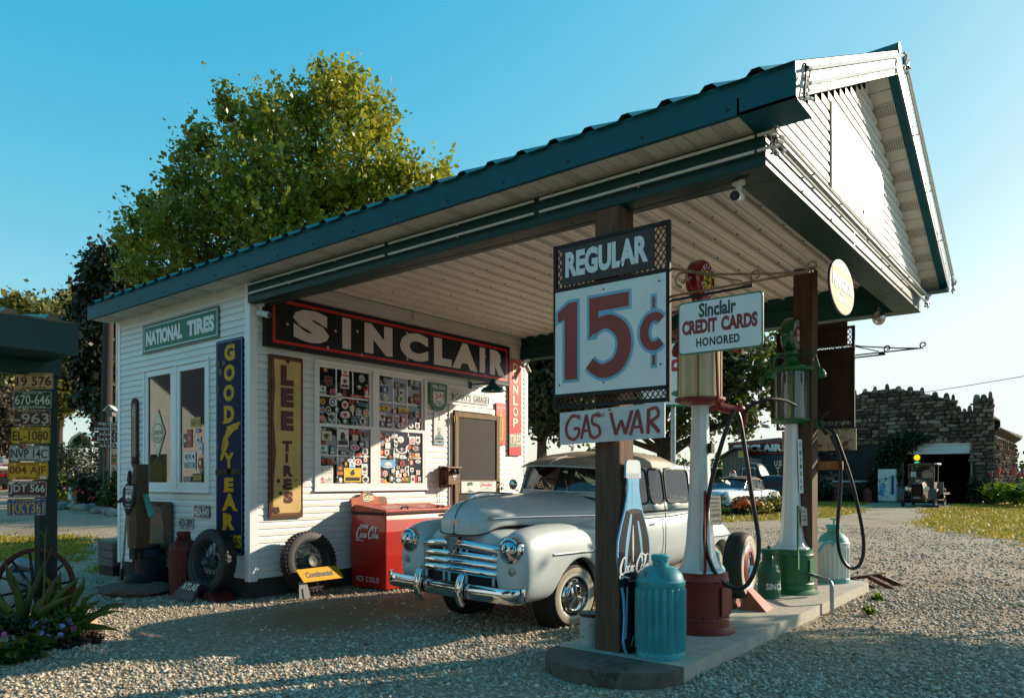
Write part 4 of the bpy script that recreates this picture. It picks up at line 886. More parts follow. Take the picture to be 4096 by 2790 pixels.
STK = [(1.071,2.818,0.079,0.070,'e','darkred','gold','','U'), (1.117,2.678,0.158,0.140,'s','black','orange','LOST','U'), (1.389,2.803,0.122,0.099,'r','white','orange','','U'), (1.382,2.679,0.138,0.149,'r','white','maroon','','U'), (1.667,2.764,0.101,0.101,'e','lightgrey','dark','66','U'), (1.027,2.551,0.107,0.107,'r','white','teal','','U'), (1.185,2.545,0.080,0.071,'r','pink','dark','','U'), (1.621,2.645,0.108,0.068,'e','black','white','JCD','U'), (1.754,2.572,0.100,0.136,'r','red','white','66','U'), (1.579,2.519,0.213,0.039,'r','red','white','LUPUS','U'), (1.379,2.546,0.069,0.082,'r','dark','red','','U'), (1.290,2.489,0.101,0.104,'e','white','red','66','U'), (1.027,2.405,0.104,0.101,'e','brown','gold','','U'), (1.180,2.409,0.109,0.109,'e','white','blue','','U'), (1.386,2.390,0.110,0.110,'e','white','red','66','U'), (1.489,2.434,0.084,0.084,'s','red','black','','U'), (1.676,2.413,0.152,0.045,'e','sky','navy','','U'), (1.503,2.344,0.078,0.084,'s','white','yellow','66','U'), (1.020,2.297,0.091,0.096,'e','sky','orange','','U'), (1.115,2.296,0.092,0.107,'e','lightgrey','dark','','U'), (1.252,2.317,0.081,0.087,'e','blue','white','','U'), (1.386,2.260,0.159,0.099,'e','white','red',"BENTLEY'S",'U'), (1.747,2.308,0.102,0.102,'e','white','orange','','U'), (1.614,2.304,0.107,0.090,'r','grey','lightgrey','','U'), (1.021,2.192,0.088,0.096,'e','red','white','917','U'), (1.166,2.207,0.119,0.152,'s','lightgrey','dark','','U'), (1.385,2.175,0.108,0.067,'e','green','white','','U'), (1.542,2.216,0.113,0.083,'r','brown','sky','','U'), (1.681,2.191,0.108,0.107,'e','white','dark','','U'), (1.526,2.153,0.091,0.034,'r','black','grey','','U'), (2.088,2.780,0.093,0.099,'s','navy','white','X','U'), (2.077,2.659,0.123,0.087,'r','blue','white','','U'), (2.085,2.547,0.107,0.093,'e','white','green','GTL','U'), (2.311,2.745,0.120,0.100,'e','brown','white','66','U'), (2.436,2.749,0.073,0.060,'r','grey','dark','','U'), (2.592,2.807,0.130,0.102,'r','black','lightgrey','','U'), (2.681,2.734,0.118,0.043,'r','black','red','','U'), (2.383,2.641,0.089,0.089,'r','white','black','CAT','U'), (2.696,2.625,0.101,0.073,'e','red','navy','','U'), (2.380,2.547,0.132,0.093,'e','cream','green','','U'), (2.593,2.558,0.103,0.096,'e','maroon','gold','','U'), (2.721,2.542,0.135,0.061,'s','red','blue','','U'), (2.760,2.484,0.068,0.067,'e','black','grey','','U'), (1.992,2.385,0.058,0.055,'e','orange','yellow','','U'), (2.104,2.397,0.154,0.075,'e','yellow','dark','','U'), (2.424,2.384,0.194,0.086,'r','yellow','dark','WILD HOGS','U'), (2.256,2.368,0.079,0.082,'s','darkred','white','66','U'), (2.030,2.278,0.107,0.110,'r','white','maroon','SAVE','U'), (2.159,2.215,0.101,0.147,'r','maroon','white','','U'), (2.572,2.330,0.074,0.103,'r','black','red','','U'), (2.701,2.357,0.118,0.079,'f','white','red','','U'), (2.295,2.272,0.087,0.095,'s','white','red','','U'), (2.436,2.261,0.098,0.101,'r','pink','white','','U'), (2.034,2.175,0.079,0.081,'s','blue','white','66','U'), (2.760,2.279,0.068,0.073,'s','red','white','','U'), (2.372,2.175,0.137,0.077,'e','white','red','','U'), (2.476,2.168,0.065,0.060,'e','white','orange','','U'), (2.575,2.183,0.103,0.075,'e','white','navy','','U'), (2.701,2.187,0.104,0.104,'s','white','brown','','U'), (1.012,2.042,0.097,0.034,'r','lightgrey','black','DINOSAUR','L'), (1.071,1.968,0.160,0.120,'r','cream','brown','Route','L'), (1.335,1.952,0.185,0.230,'r','white','dark','66','L'), (1.550,2.034,0.198,0.050,'r','red','darkred','WILD HOGS','L'), (1.628,2.032,0.058,0.056,'e','white','red','','L'), (1.718,2.012,0.101,0.084,'s','teal','red','','L'), (1.540,1.962,0.096,0.072,'r','cream','lightgrey','','L'), (1.002,1.876,0.103,0.054,'r','dark','red','','L'), (1.512,1.898,0.101,0.051,'r','grey','teal','','L'), (1.645,1.879,0.098,0.096,'e','blue','white','','L'), (1.733,1.888,0.055,0.074,'e','white','grey','','L'), (1.014,1.786,0.133,0.126,'r','white','teal','','L'), (1.161,1.790,0.069,0.113,'r','teal','white','DO','L'), (1.529,1.830,0.155,0.084,'e','white','pink','Saint Louis','L'), (1.704,1.780,0.105,0.107,'s','white','dark','','L'), (1.334,1.757,0.110,0.055,'e','dark','white','','L'), (1.592,1.743,0.100,0.039,'r','orange','red','ARP','L'), (1.458,1.737,0.070,0.078,'e','lightgrey','sky','','L'), (1.017,1.644,0.098,0.091,'e','dark','red','','L'), (1.122,1.639,0.086,0.081,'e','orange','darkred','','L'), (1.282,1.667,0.109,0.049,'r','white','black','','L'), (1.379,1.615,0.062,0.077,'s','dark','gold','','L'), (1.452,1.661,0.097,0.050,'e','white','sky','','L'), (1.585,1.642,0.128,0.090,'e','white','red','','L'), (1.712,1.675,0.065,0.068,'e','white','orange','','L'), (1.002,1.524,0.103,0.118,'r','white','lightgrey','2018','L'), (1.115,1.528,0.116,0.121,'r','white','lightgrey','2018','L'), (1.002,1.406,0.103,0.115,'r','white','pink','2014','L'), (1.113,1.407,0.116,0.117,'r','white','lightgrey','2017','L'), (1.286,1.532,0.109,0.153,'r','black','orange','','L'), (1.486,1.595,0.098,0.095,'r','white','sky','','L'), (1.495,1.468,0.288,0.189,'r','yellow','dark','844-872-7897','L'), (1.696,1.542,0.104,0.153,'r','white','brown','','L'), (1.293,1.403,0.095,0.093,'e','black','white','','L'), (1.712,1.409,0.119,0.110,'e','white','navy','KIND','L'), (1.474,1.363,0.231,0.029,'r','black','white','KRUZIN','L'), (1.991,2.015,0.094,0.069,'r','red','white','66','L'), (2.109,1.990,0.111,0.116,'e','white','red','','L'), (2.232,2.015,0.118,0.059,'r','white','grey','','L'), (2.356,1.974,0.121,0.095,'e','white','lightgrey','','L'), (2.004,1.922,0.100,0.110,'e','orange','sky','','L'), (2.111,1.881,0.093,0.087,'r','white','white','','L'), (2.260,1.906,0.071,0.100,'s','white','black','','L'), (2.575,1.971,0.115,0.114,'r','white','pink','2013','L'), (2.692,1.974,0.101,0.128,'s','white','dark','','L'), (2.372,1.836,0.241,0.131,'w','white','navy','66','L'), (1.992,1.785,0.084,0.092,'e','red','gold','','L'), (2.093,1.780,0.092,0.093,'s','white','red','','L'), (2.526,1.870,0.076,0.054,'e','orange','red','','L'), (2.642,1.857,0.134,0.079,'e','grey','red','','L'), (2.268,1.746,0.114,0.068,'r','white','lightgrey','','L'), (2.391,1.729,0.100,0.054,'r','white','sky','','L'), (2.534,1.765,0.058,0.090,'r','blue','yellow','','L'), (2.600,1.756,0.070,0.073,'e','orange','darkred','','L'), (2.684,1.758,0.084,0.061,'r','cream','orange','','L'), (2.155,1.726,0.070,0.065,'e','black','red','','L'), (2.116,1.623,0.317,0.128,'s','sky','white','66','L'), (2.388,1.633,0.105,0.089,'e','red','black','','L'), (2.559,1.655,0.074,0.073,'r','red','white','','L'), (2.689,1.669,0.110,0.054,'e','white','grey','','L'), (2.473,1.554,0.089,0.093,'e','white','black','','L'), (2.304,1.579,0.061,0.053,'e','white','black','','L'), (2.572,1.543,0.070,0.079,'s','white','blue','','L'), (2.380,1.532,0.081,0.054,'e','white','pink','','L'), (1.989,1.488,0.072,0.081,'s','red','blue','','L'), (2.066,1.491,0.085,0.087,'e','white','red','','L'), (2.202,1.530,0.059,0.057,'e','white','lightgrey','','L'), (2.292,1.514,0.063,0.047,'r','white','white','','L'), (2.694,1.511,0.076,0.064,'r','white','pink','','L'), (2.177,1.425,0.102,0.094,'r','black','white','BACK ROAD','L'), (2.312,1.466,0.111,0.057,'r','white','orange','','L'), (2.311,1.401,0.120,0.065,'e','sky','white','','L'), (2.433,1.476,0.078,0.065,'e','orange','white','','L'), (2.436,1.407,0.122,0.060,'r','gold','dark','','L'), (2.589,1.413,0.174,0.115,'f','white','green','','L'), (1.997,1.388,0.070,0.075,'s','white','red','66','L'), (2.062,1.384,0.054,0.064,'e','yellow','gold','','L'), (2.116,1.358,0.062,0.024,'r','yellow','dark','','L'), (2.721,1.408,0.050,0.079,'r','white','blue','','L')]
STK.sort(key=lambda s: -s[2]*s[3]); rest = MB()
for i, s in enumerate(STK):
    b = sticker(*s[:8], (-.001 if s[8] == 'U' else -.0245) - .0005*(i % 11))
    if i < 98: b.build('sticker', WF, auto=0)
    else:
        k = len(rest.v); rest.v += b.v; 
        for f_, mi, s_ in zip(b.f, b.m, b.s): rest.f.append(tuple(k + j for j in f_)); rest.m.append(rest.mi(b.mats[mi])); rest.s.append(s_)
rest.build('stickers', WF, auto=0)['kind'] = 'stuff'
# stickers and signs in the side window
def wsign(y0, z0, w_, h_, f_, name='window_sticker'):
    b = Board((-.012, y0, z0), UY, UZ, 0); f_(b, w_, h_); b.build(name, WS, auto=0)
def lemon(b, w, h):
    b.poly([(w/2, 0), (w, h/2), (w/2, h), (0, h/2)], PA('palegreen'), 0); b.poly([(w/2, h*.06), (w*.93, h/2), (w/2, h*.94), (w*.07, h/2)], PA('cream'), 1); b.ell(w/2, h*.5, w*.36, h*.2, PA('darkred'), 2); b.ell(w/2, h*.5, w*.33, h*.18, PA('cream'), 3)
    b.write('LEMONS', w*.2, h*.47, w*.82, h*.56, PA('darkred'), 4, .02); b.write('RALLY', w*.26, h*.36, w*.74, h*.43, PA('darkred'), 4, .02)
wsign(2.40, 1.70, .40, .67, lemon)
def cooper(b, w, h):
    b.rect(0, 0, w, h, PA('navy'), 0); b.ell(w/2, h/2, w*.46, h*.44, PA('darkred'), 1); b.ell(w/2, h/2, w*.43, h*.41, PA('dark'), 2); b.write('repooC', w*.1, h*.42, w*.9, h*.62, PA('lightgrey'), 3, .02); b.write('SERIT', w*.25, h*.2, w*.75, h*.32, PA('lightgrey'), 3)
b = Board((.03, 2.46, 1.98), UY, UZ, 0); cooper(b, .42, .36); b.build('inner_sign', ST)
m = MB(); m.lathe([(0, .02), (.19, .02), (.21, 0), (.19, -.02)], (.05, 2.32, 1.50), PA('yellow'), 20, (-1, 0, 0)); m.build('inner_sign', ST)
def bar_(c1, c2, txt=''):
    def f_(b, w, h):
        b.rect(0, 0, w, h, PA(c1), 0); 
        if txt:
            for i, s_ in enumerate(txt.split('/')): n_ = len(txt.split('/')); b.write(s_, w*.08, h*(1 - (i+.85)/n_), w*.92, h*(1 - (i+.2)/n_), PA(c2), 1, .02)
        else: blotch(b, w/2, h/2, min(w, h)*.33, PA(c2), 1, int(w*999))
    return f_
for y0, z0, w_, h_, c1, c2, tx in ((1.345, 2.075, .25, .12, 'gold', 'dark', 'HARE IT IS'), (1.43, 1.82, .12, .23, 'red', 'pink', ''), (1.52, 1.82, .085, .18, 'dark', 'white', ''), (1.21, 1.86, .12, .09, 'white', 'dark', ''), (1.2, 2.0, .10, .05, 'blue', 'white', ''), (1.14, 1.73, .09, .14, 'white', 'sky', ''), (1.15, 1.55, .09, .13, 'red', 'white', ''),
                                   (1.515, 1.54, .30, .22, 'white', 'dark', '4X4/FBLIFE.COM'), (1.29, 1.375, .23, .11, 'dark', 'yellow', 'JEGS'), (1.52, 1.375, .2, .07, 'dark', 'lightgrey', 'KRUZIN')): wsign(y0, z0, w_, h_, bar_(c1, c2, tx))
# ---------------------------------------------------------------- the old grey sedan under the canopy
mat('car grey', '#b3bcbc', .34, var=.06, vs=2.5, coat=.35); mat('car dusty top', '#8a7c6c', .6, var=.15, vs=4)
mat('car dark gap', '#1a1a1a', .7); mat('can white ring', '#c9c6ba', .5); mat('whitewall', '#a79d86', .6, var=.12, vs=7); mat('lens mirror', '#aab4ba', .04, metal=1, var=.03); mat('car interior', '#2b2925', .9); mat('road tyre', '#2a2725', .8, var=.2, vs=9, bump=.2)
CAR = thing('parked_sedan', 'pale grey 1940s sedan with chrome grille and whitewall tyres parked under the canopy', 'car', (0, -3.08, 0), rot=(R(1.6), 0, 0), local=True)
def ringp(x, yc, ry, zt, zb, n=16, p=2.6, zs=None):
    """rounded box section at x: half width ry, from zb to zt"""
    o = []; zc = (zt + zb)/2 if zs is None else zs
    for i in range(n):
        t = 2*PI*(i + .5)/n; c, s = math.cos(t), math.sin(t)
        yy = abs(c)**(2/p) * (1 if c > 0 else -1); zz = abs(s)**(2/p) * (1 if s > 0 else -1)
        o.append(Vector((x, yc + ry*yy, zc + (zt - zc if zz > 0 else zc - zb)*zz)))
    return o
def arched(rings, xw, ra, zw):
    for r in rings:
        for p in r:
            d = ra*ra - (p.x - xw)**2
            if d > 0:
                z = zw + math.sqrt(d)
                if p.z < z: p.z = z
    return rings
def interp(tab, x):
    for a, b in zip(tab, tab[1:]):
        if a[0] <= x <= b[0]:
            t = (x - a[0])/(b[0]-a[0]); return [p + (q-p)*t for p, q in zip(a[1:], b[1:])]
    return list(tab[-1][1:])
def fender(tab, sgn, xw, ra, zw, xs_, p=2.5):
    return arched([ringp(x, sgn*v[0], v[1], v[2], v[3], 20, p) for x in xs_ for v in [interp(tab, x)]], xw, ra, zw)
def wheel(par, x, y, r, wd, side, steer=0., hub='star', ww=True, zz=None, name='wheel'):
    """tyre, whitewall and hubcap; side = -1 shows its face toward -y"""
    zz = r if zz is None else zz; ax = Vector((math.sin(steer)*-side*-1, side*math.cos(steer), 0)); c = Vector((x, y, zz))
    m = MB(); prof = [(r*.62, -wd*.45), (r*.80, -wd*.5), (r*.93, -wd*.47), (r*.985, -wd*.36), (r, -wd*.2), (r, wd*.2), (r*.985, wd*.36), (r*.93, wd*.47), (r*.90, wd*.49)]
    m.lathe(prof, c, 'road tyre', 40, ax)
    for h in (-.12, 0, .12): m.lathe([(r*1.002, wd*h - .006), (r*1.004, wd*h), (r*1.002, wd*h + .006)], c, 'car dark gap', 40, ax)
    m.lathe([(r*.90, wd*.49), (r*.82, wd*.52), (r*.72, wd*.50)], c, 'whitewall' if ww else 'road tyre', 40, ax); m.lathe([(r*.72, wd*.50), (r*.70, wd*.505), (r*.655, wd*.48), (r*.63, wd*.46)], c, 'can white ring' if ww else 'road tyre', 40, ax)
    t = m.build('wheel' if name == 'wheel' else name, par)
    m = MB(); m.lathe([(r*.63, wd*.46), (r*.56, wd*.40), (r*.50, wd*.30), (0, wd*.28)], c, 'car dark gap' if hub == 'star' else 'car grey', 36, ax); m.build('rim', t)
    if hub == 'star':
        m = MB(); m.lathe([(r*.545, wd*.36), (r*.555, wd*.44), (r*.52, wd*.53), (r*.45, wd*.55), (r*.41, wd*.49), (r*.37, wd*.47), (r*.35, wd*.52), (r*.32, wd*.55), (0, wd*.58)], c, 'chrome', 40, ax)
        u = Vector((0, 0, 1)); w2 = ax.cross(u)
        for k in range(3):
            a = R(75 + 120*k); d = w2*math.cos(a) + u*math.sin(a); n_ = ax.cross(d)
            p0 = c + ax*wd*.72; p1 = c + d*r*.46 + ax*wd*.60; b0 = n_*r*.06
            m.add([c + ax*wd*.57 + b0*1.4 - d*.01, c + ax*wd*.57 - b0*1.4 - d*.01, p1 + b0*.3, p1 - b0*.3, p0, p1 + ax*.012], [(0, 2, 5, 4), (1, 4, 5, 3), (2, 3, 5), (0, 4, 1)], 'dull chrome')
        m.build('hubcap', t)
    else:
        m = MB(); m.lathe([(r*.34, wd*.30), (r*.33, wd*.42), (r*.2, wd*.5), (0, wd*.52)], c, 'dull chrome', 24, ax); m.build('hubcap', t)
    return t
XW1, XW2, RW = 1.10, 4.52, .305
HOODT = [(.17, .13, .905, 1.00, 1.04, 1.06), (.20, .22, .905, 1.03, 1.10, 1.135), (.30, .29, .935, 1.08, 1.165, 1.20), (.45, .335, .985, 1.10, 1.20, 1.235), (.8, .40, .98, 1.12, 1.22, 1.255), (1.3, .50, .94, 1.13, 1.23, 1.27), (1.80, .60, .90, 1.13, 1.24, 1.285)]
m = MB(); rows = []
for x in (.17, .20, .25, .30, .38, .45, .6, .8, 1.05, 1.3, 1.55, 1.80):
    y, z0, z1, z2, z3 = interp(HOODT, x); half = [(y, z0), (y*1.02, z0*.5 + z1*.5), (y*.97, z1), (y*.80, z2*.45 + z1*.55), (y*.5, z2 + (z3-z2)*.25), (y*.2, z3 - .006), (0, z3)]
    rows.append([Vector((x, a, b)) for a, b in half] + [Vector((x, -a, b)) for a, b in half[-2::-1]])
r0_ = rows[0]; rows.insert(0, [Vector((.153, p.y*.6, .905 + (p.z - .905)*.90)) for p in r0_]); rows.insert(0, [Vector((.147, p.y*.03, .905 + (p.z - .905)*.84)) for p in r0_])
m.grid(rows, 'car grey'); m.build('hood', CAR, sub=1)
m = MB()
for sg in (1, -1):
    m.tube(smooth_path([(.165, 0, .902), (.19, sg*.2, .902), (.30, sg*.292, .932), (.45, sg*.338, .982), (.8, sg*.405, .977), (1.3, sg*.505, .937), (1.78, sg*.605, .897)], 5), .006, 'car dark gap', 6)
m.tube(smooth_path([(.145, 0, .91), (.148, 0, 1.0), (.19, 0, 1.125), (.30, 0, 1.205), (.45, 0, 1.238)], 5), .004, 'car dark gap', 6); m.build('panel_gap', CAR)
# main shell: nose panel, cowl, doors, boot
BT = [(.24, .34, .30, .90), (.30, .46, .30, .955), (.5, .52, .30, .98), (1.2, .60, .30, .96), (1.8, .66, .28, 1.22), (2.0, .69, .27, 1.255), (2.4, .715, .26, 1.14), (3.2, .72, .26, 1.14), (3.8, .69, .27, 1.2), (4.2, .63, .30, 1.2), (4.6, .54, .34, 1.08), (4.9, .44, .38, .92), (5.12, .32, .42, .72), (5.2, .18, .46, .6)]
m = MB(); rings = []
for x in (.24, .27, .30, .40, .5, .8, 1.2, 1.6, 1.8, 2.0, 2.2, 2.4, 2.8, 3.2, 3.5, 3.8, 4.0, 4.2, 4.4, 4.6, 4.75, 4.9, 5.02, 5.12, 5.2):
    y, zb, zt = interp(BT, x); rings.append(ringp(x, 0, y, zt, zb, 20, 3.2, zs=.75 if zt > .9 else (zt+zb)/2))
m.loft(rings, 'car grey'); m.build('body', CAR, sub=1)
# fenders
FT = [(.19, .60, .10, .80, .44), (.22, .61, .16, .90, .36), (.28, .62, .185, .95, .33), (.4, .61, .20, .985, .31), (.7, .59, .205, 1.01, .30), (1.1, .575, .215, 1.005, .30), (1.5, .565, .22, .97, .30), (1.9, .56, .22, .92, .31), (2.3, .57, .19, .85, .32), (2.6, .60, .12, .76, .34)]
RT = [(3.75, .60, .11, .60, .34), (3.9, .59, .15, .78, .32), (4.1, .58, .185, .87, .30), (4.4, .56, .21, .90, .30), (4.7, .55, .215, .885, .30), (4.95, .53, .20, .80, .30), (5.1, .51, .165, .68, .32), (5.19, .49, .11, .56, .36)]
for sg in (-1, 1):
    m = MB(); m.loft(fender(FT, sg, XW1, .385, .30, [.19, .205, .22, .25, .28, .34, .4, .5, .6, .68, .72, .76, .82, .9, 1.0, 1.1, 1.2, 1.3, 1.38, 1.43, 1.475, 1.53, 1.6, 1.75, 1.9, 2.1, 2.3, 2.5, 2.6]), 'car grey'); m.build('front_fender', CAR, sub=1)
    m = MB(); m.loft(fender(RT, sg, XW2, .35, .29, [3.75, 3.82, 3.9, 4.0, 4.1, 4.16, 4.2, 4.26, 4.34, 4.43, 4.52, 4.61, 4.7, 4.78, 4.84, 4.885, 4.93, 5.0, 5.06, 5.1, 5.15, 5.19]), 'car grey'); m.build('rear_fender', CAR, sub=1)
    for xw in (XW1, XW2):
        m = MB(); m.lathe([(.0, -.12), (.37, -.12), (.375, .10), (.36, .12)], (xw, sg*.60, .30), 'car dark gap', 24, (0, sg, 0), ); m.build('wheel_well', CAR)
    wheel(CAR, XW1, sg*.655, RW, .155, sg, R(9)); wheel(CAR, XW2, sg*.60, RW*.97, .15, sg)
    m = MB(); m.tube([(.62, sg*.797, .745), (1.1, sg*.792, .735), (1.56, sg*.788, .725)], .010, 'chrome', 8); m.tube([(4.15, sg*.765, .70), (4.6, sg*.772, .69), (5.02, sg*.735, .685)], .010, 'chrome', 8); m.tube(smooth_path([(.26, sg*.305, 1.055), (.7, sg*.392, 1.06), (1.3, sg*.505, 1.055), (1.8, sg*.615, 1.05)], 5), .013, 'chrome', 8); m.tube([(2.05, sg*.70, 1.04), (2.6, sg*.725, 1.045), (3.4, sg*.722, 1.045), (4.0, sg*.665, 1.04), (4.5, sg*.585, 1.02)], .009, 'chrome', 8); m.build('side_trim', CAR)
    # headlights
    h = thing('headlight', '', '', (0, 0, 0)); bpy.data.objects.remove(h)
    m = MB(); c = Vector((.20, sg*.63, .80)); d = Vector((-1, sg*.05, .0)); m.lathe([(.12, -.05), (.122, .0), (.112, .022), (.098, .03), (.094, .02)], c, 'chrome', 32, d); hl = m.build('headlight', CAR)
    m = MB(); m.lathe([(.096, .018), (.088, .036), (.07, .052), (.04, .064), (0, .07)], c, 'lens mirror', 32, d); m.build('lens', hl)
    m = MB(); c = Vector((.205, sg*.655, .615)); m.lathe([(.052, -.04), (.053, .0), (.044, .014), (.04, .008)], c, 'dull chrome', 22, d); pk = m.build('parking_light', CAR); m = MB(); m.lathe([(.041, .006), (.03, .02), (0, .026)], c, 'lamp lens', 20, d); m.build('lens', pk)
# grille
m = MB(); m.add([(.232, y, z) for z in (.44, .80) for y in (-.54, -.3, 0, .3, .54)], [(i, i+1, i+6, i+5) for i in range(4)], 'car dark gap')
gx = lambda y: .15 + .10*(y/.55)**2
m.v = [(gx(p[1]) + .045, p[1], p[2]) for p in m.v]; m.box(.20, -.55, .43, .25, .55, .45, 'car dark gap'); gr = m.build('grille', CAR)
def gbar(z, r, hw, dz=0, zz=1.6):
    m = MB(); n = 20; rows = []
    for i in range(n+1):
        y = -hw + 2*hw*i/n; e = 1 - .55*max(0, (abs(y)/hw - .86)/.14); x = gx(y) + .02; zc = z - dz*(abs(y)/hw)**1.6
        rows.append([Vector((x - r*e*math.cos(t), y, zc + zz*r*e*math.sin(t))) for t in [2*PI*k/10 for k in range(10)]])
    m.loft(rows, 'chrome'); return m.build('grille_bar', gr)
for z, r, hw, dz in ((.815, .027, .56, .05), (.715, .022, .585, .025), (.645, .022, .59, .022), (.575, .022, .59, .02)): gbar(z, r, hw, dz)
m = MB()
for y in (-.42, -.14, -.07, .07, .14, .42): m.box(gx(y) + .012, y - .012, .46, gx(y) + .03, y + .012, .79, 'car grey')
m.build('grille_mullion', gr)
m = MB(); m.prism([Vector((.105, y, z)) for y, z in ((.075, .885), (-.075, .885), (-.085, .86), (-.045, .83), (-.04, .76), (0, .735), (.04, .76), (.045, .83), (.085, .86))], (.06, 0, 0), 'chrome')
for i in range(6): m.box(.100, -.03, .755 + .016*i, .104, .03, .762 + .016*i, 'dull chrome')
m.build('crest', gr, bevel=.008)
m = MB(); m.prism([Vector((.148, y, z)) for y, z in ((.04, 1.035), (-.04, 1.035), (-.05, 1.01), (-.02, .965), (.02, .965), (.05, 1.01))], (.03, 0, 0), 'chrome'); m.build('emblem', CAR, bevel=.006)
m = MB(); m.loft([ringp(x, 0, w_, z + h, z - .02, 12, 2.2) for x, w_, z, h in ((.33, .012, 1.215, .03), (.36, .03, 1.225, .05), (.5, .036, 1.245, .05), (.75, .026, 1.258, .03), (1.0, .01, 1.262, .012))], 'chrome'); m.build('hood_ornament', CAR)
# bumper
def bumper(x0, hw, z, sg):
    m = MB(); n = 28; rows = []
    for i in range(n+1):
        s = -1 + 2*i/n; y = hw*math.sin(s*PI/2*.985); x = x0 + sg*(.05*s*s + .30*max(0, abs(s) - .80)**1.3*3)
        y = hw*s if abs(s) < .8 else math.copysign(hw*(.8 + .2*math.sin((abs(s)-.8)/.2*PI/2)), s)
        rows.append([Vector((x - sg*.012*math.cos(t)*2.0, y, z + .068*math.sin(t))) for t in [PI/2 - PI*k/8 for k in range(9)]] + [Vector((x + sg*.012, y, z - .06)), Vector((x + sg*.012, y, z + .06))])
    m.loft(rows if sg > 0 else rows[::-1], 'chrome'); o = m.build('bumper', CAR)
    for y in (-.26, .26):
        g_ = MB(); g_.loft([ringp(0, y, w_, .03, -.03, 12, 2.2) for w_ in (.02, .036, .04, .04, .036, .022)], 'chrome')
        P = [(x0 + sg*.03, z + .155), (x0 - sg*.02, z + .15), (x0 - sg*.055, z + .08), (x0 - sg*.06, z - .03), (x0 - sg*.045, z - .11), (x0 + sg*.02, z - .135)]
        vs = []
        for (px, pz), w_ in zip(P, (.02, .034, .04, .04, .036, .022)):
            k = P.index((px, pz)); a = Vector((P[max(0, k-1)][0], 0, P[max(0, k-1)][1])); b_ = Vector((P[min(5, k+1)][0], 0, P[min(5, k+1)][1])); tn = (b_ - a).normalized(); nn = Vector((tn.z, 0, -tn.x))
            vs += [Vector((px, y, pz)) + Vector((0, w_*math.cos(t), 0)) + nn*.03*math.sin(t) for t in [2*PI*q/12 for q in range(12)]]
        g_.v = [tuple(p) for p in vs]; g_.build('bumper_guard', o, sub=1)
    return o
bumper(.0, .83, .425, 1); bumper(5.32, .80, .42, -1)
m = MB(); m.box(.04, -.42, .40, .2, .42, .44, 'dull chrome'); m.build('bumper_bracket', CAR)
# cabin: side frames with openings, roof, visor, glass
ys = lambda z: .70 - (z - 1.08)*.165 - max(0, z - 1.54)*.5
zs_ = [1.08, 1.17, 1.53, 1.60]; xsC = [1.96, 2.10, 2.16, 2.60, 2.66, 2.98, 3.06, 3.70, 3.95, 4.25]
lean = {1.96: .10, 2.10: .10, 2.16: .08, 4.25: -.36, 3.95: -.16}
for sg in (-1, 1):
    cm = MB()
    for i in range(len(xsC)-1):
        for j in range(3):
            if j == 1 and i in (2, 4, 6): continue
            q = []
            for x, z in ((xsC[i], zs_[j]), (xsC[i+1], zs_[j]), (xsC[i+1], zs_[j+1]), (xsC[i], zs_[j+1])):
                f_ = (z - 1.08)/.52; xx = x + lean.get(x, 0)*f_; k = 1 - (.10*max(0, xx - 3.5))
                q.append(Vector((xx, sg*ys(z)*k, z)))
            cm.add(q if sg < 0 else q[::-1], [(0, 1, 2, 3)], 'car grey', True)
    o_ = cm.build('cabin_frame', CAR, auto=0); s_ = o_.modifiers.new('thickness', 'SOLIDIFY'); s_.thickness = .03; s_.offset = -1
RFT = [(1.90, .48, 1.545, 1.575), (1.98, .54, 1.55, 1.64), (2.15, .585, 1.555, 1.70), (2.5, .61, 1.56, 1.74), (2.9, .615, 1.56, 1.755), (3.3, .60, 1.555, 1.735), (3.65, .57, 1.52, 1.67), (3.95, .53, 1.40, 1.56), (4.2, .49, 1.24, 1.40), (4.42, .44, 1.05, 1.22)]
m = MB(); rows = []
for x in (1.90, 1.94, 1.98, 2.06, 2.15, 2.3, 2.5, 2.7, 2.9, 3.1, 3.3, 3.5, 3.65, 3.8, 3.95, 4.1, 4.2, 4.32, 4.42):
    y, z0, z1 = interp(RFT, x); rows.append([Vector((x, y*math.copysign(abs(math.cos(t))**.72, math.cos(t)), z0 + (z1-z0)*math.sin(t)**.8 if math.sin(t) > 0 else z0)) for t in [PI*k/12 for k in range(13)]])
m.grid(rows, 'car dusty top'); m.grid([[p + Vector((0, 0, -.015)) for p in r] for r in rows[::-1]], 'car interior'); m.build('roof', CAR, auto=60)
m = MB(); rows = []; 
for i in range(17):
    s = -1 + i/8; y = .57*s; xf = 1.62 + .26*abs(s)**2.2; xb = 1.97 + .05*s*s; zf = 1.555 - .02*abs(s)**2; zb = 1.665 - .10*abs(s)**2.4
    rows.append([Vector((xf, y, zf)), Vector((xf*.7 + xb*.3, y, zf*.6 + zb*.4 + .012)), Vector((xf*.35 + xb*.65, y, zf*.3 + zb*.7 + .012)), Vector((xb, y, zb))])
m.grid(rows, 'car dusty top'); v_ = m.build('sun_visor', CAR, auto=60); s_ = v_.modifiers.new('thickness', 'SOLIDIFY'); s_.thickness = .012
m = MB(); m.tube([p[0] for p in rows], .008, 'car grey', 6); m.tube([rows[8][k] + Vector((0, 0, .004)) for k in range(4)], .006, 'car grey', 6)
for sg in (-1, 1): m.bar((1.80, sg*.30, 1.54), (1.88, sg*.30, 1.45), .02, .01, 'car dark gap')
m.build('visor_trim', CAR)
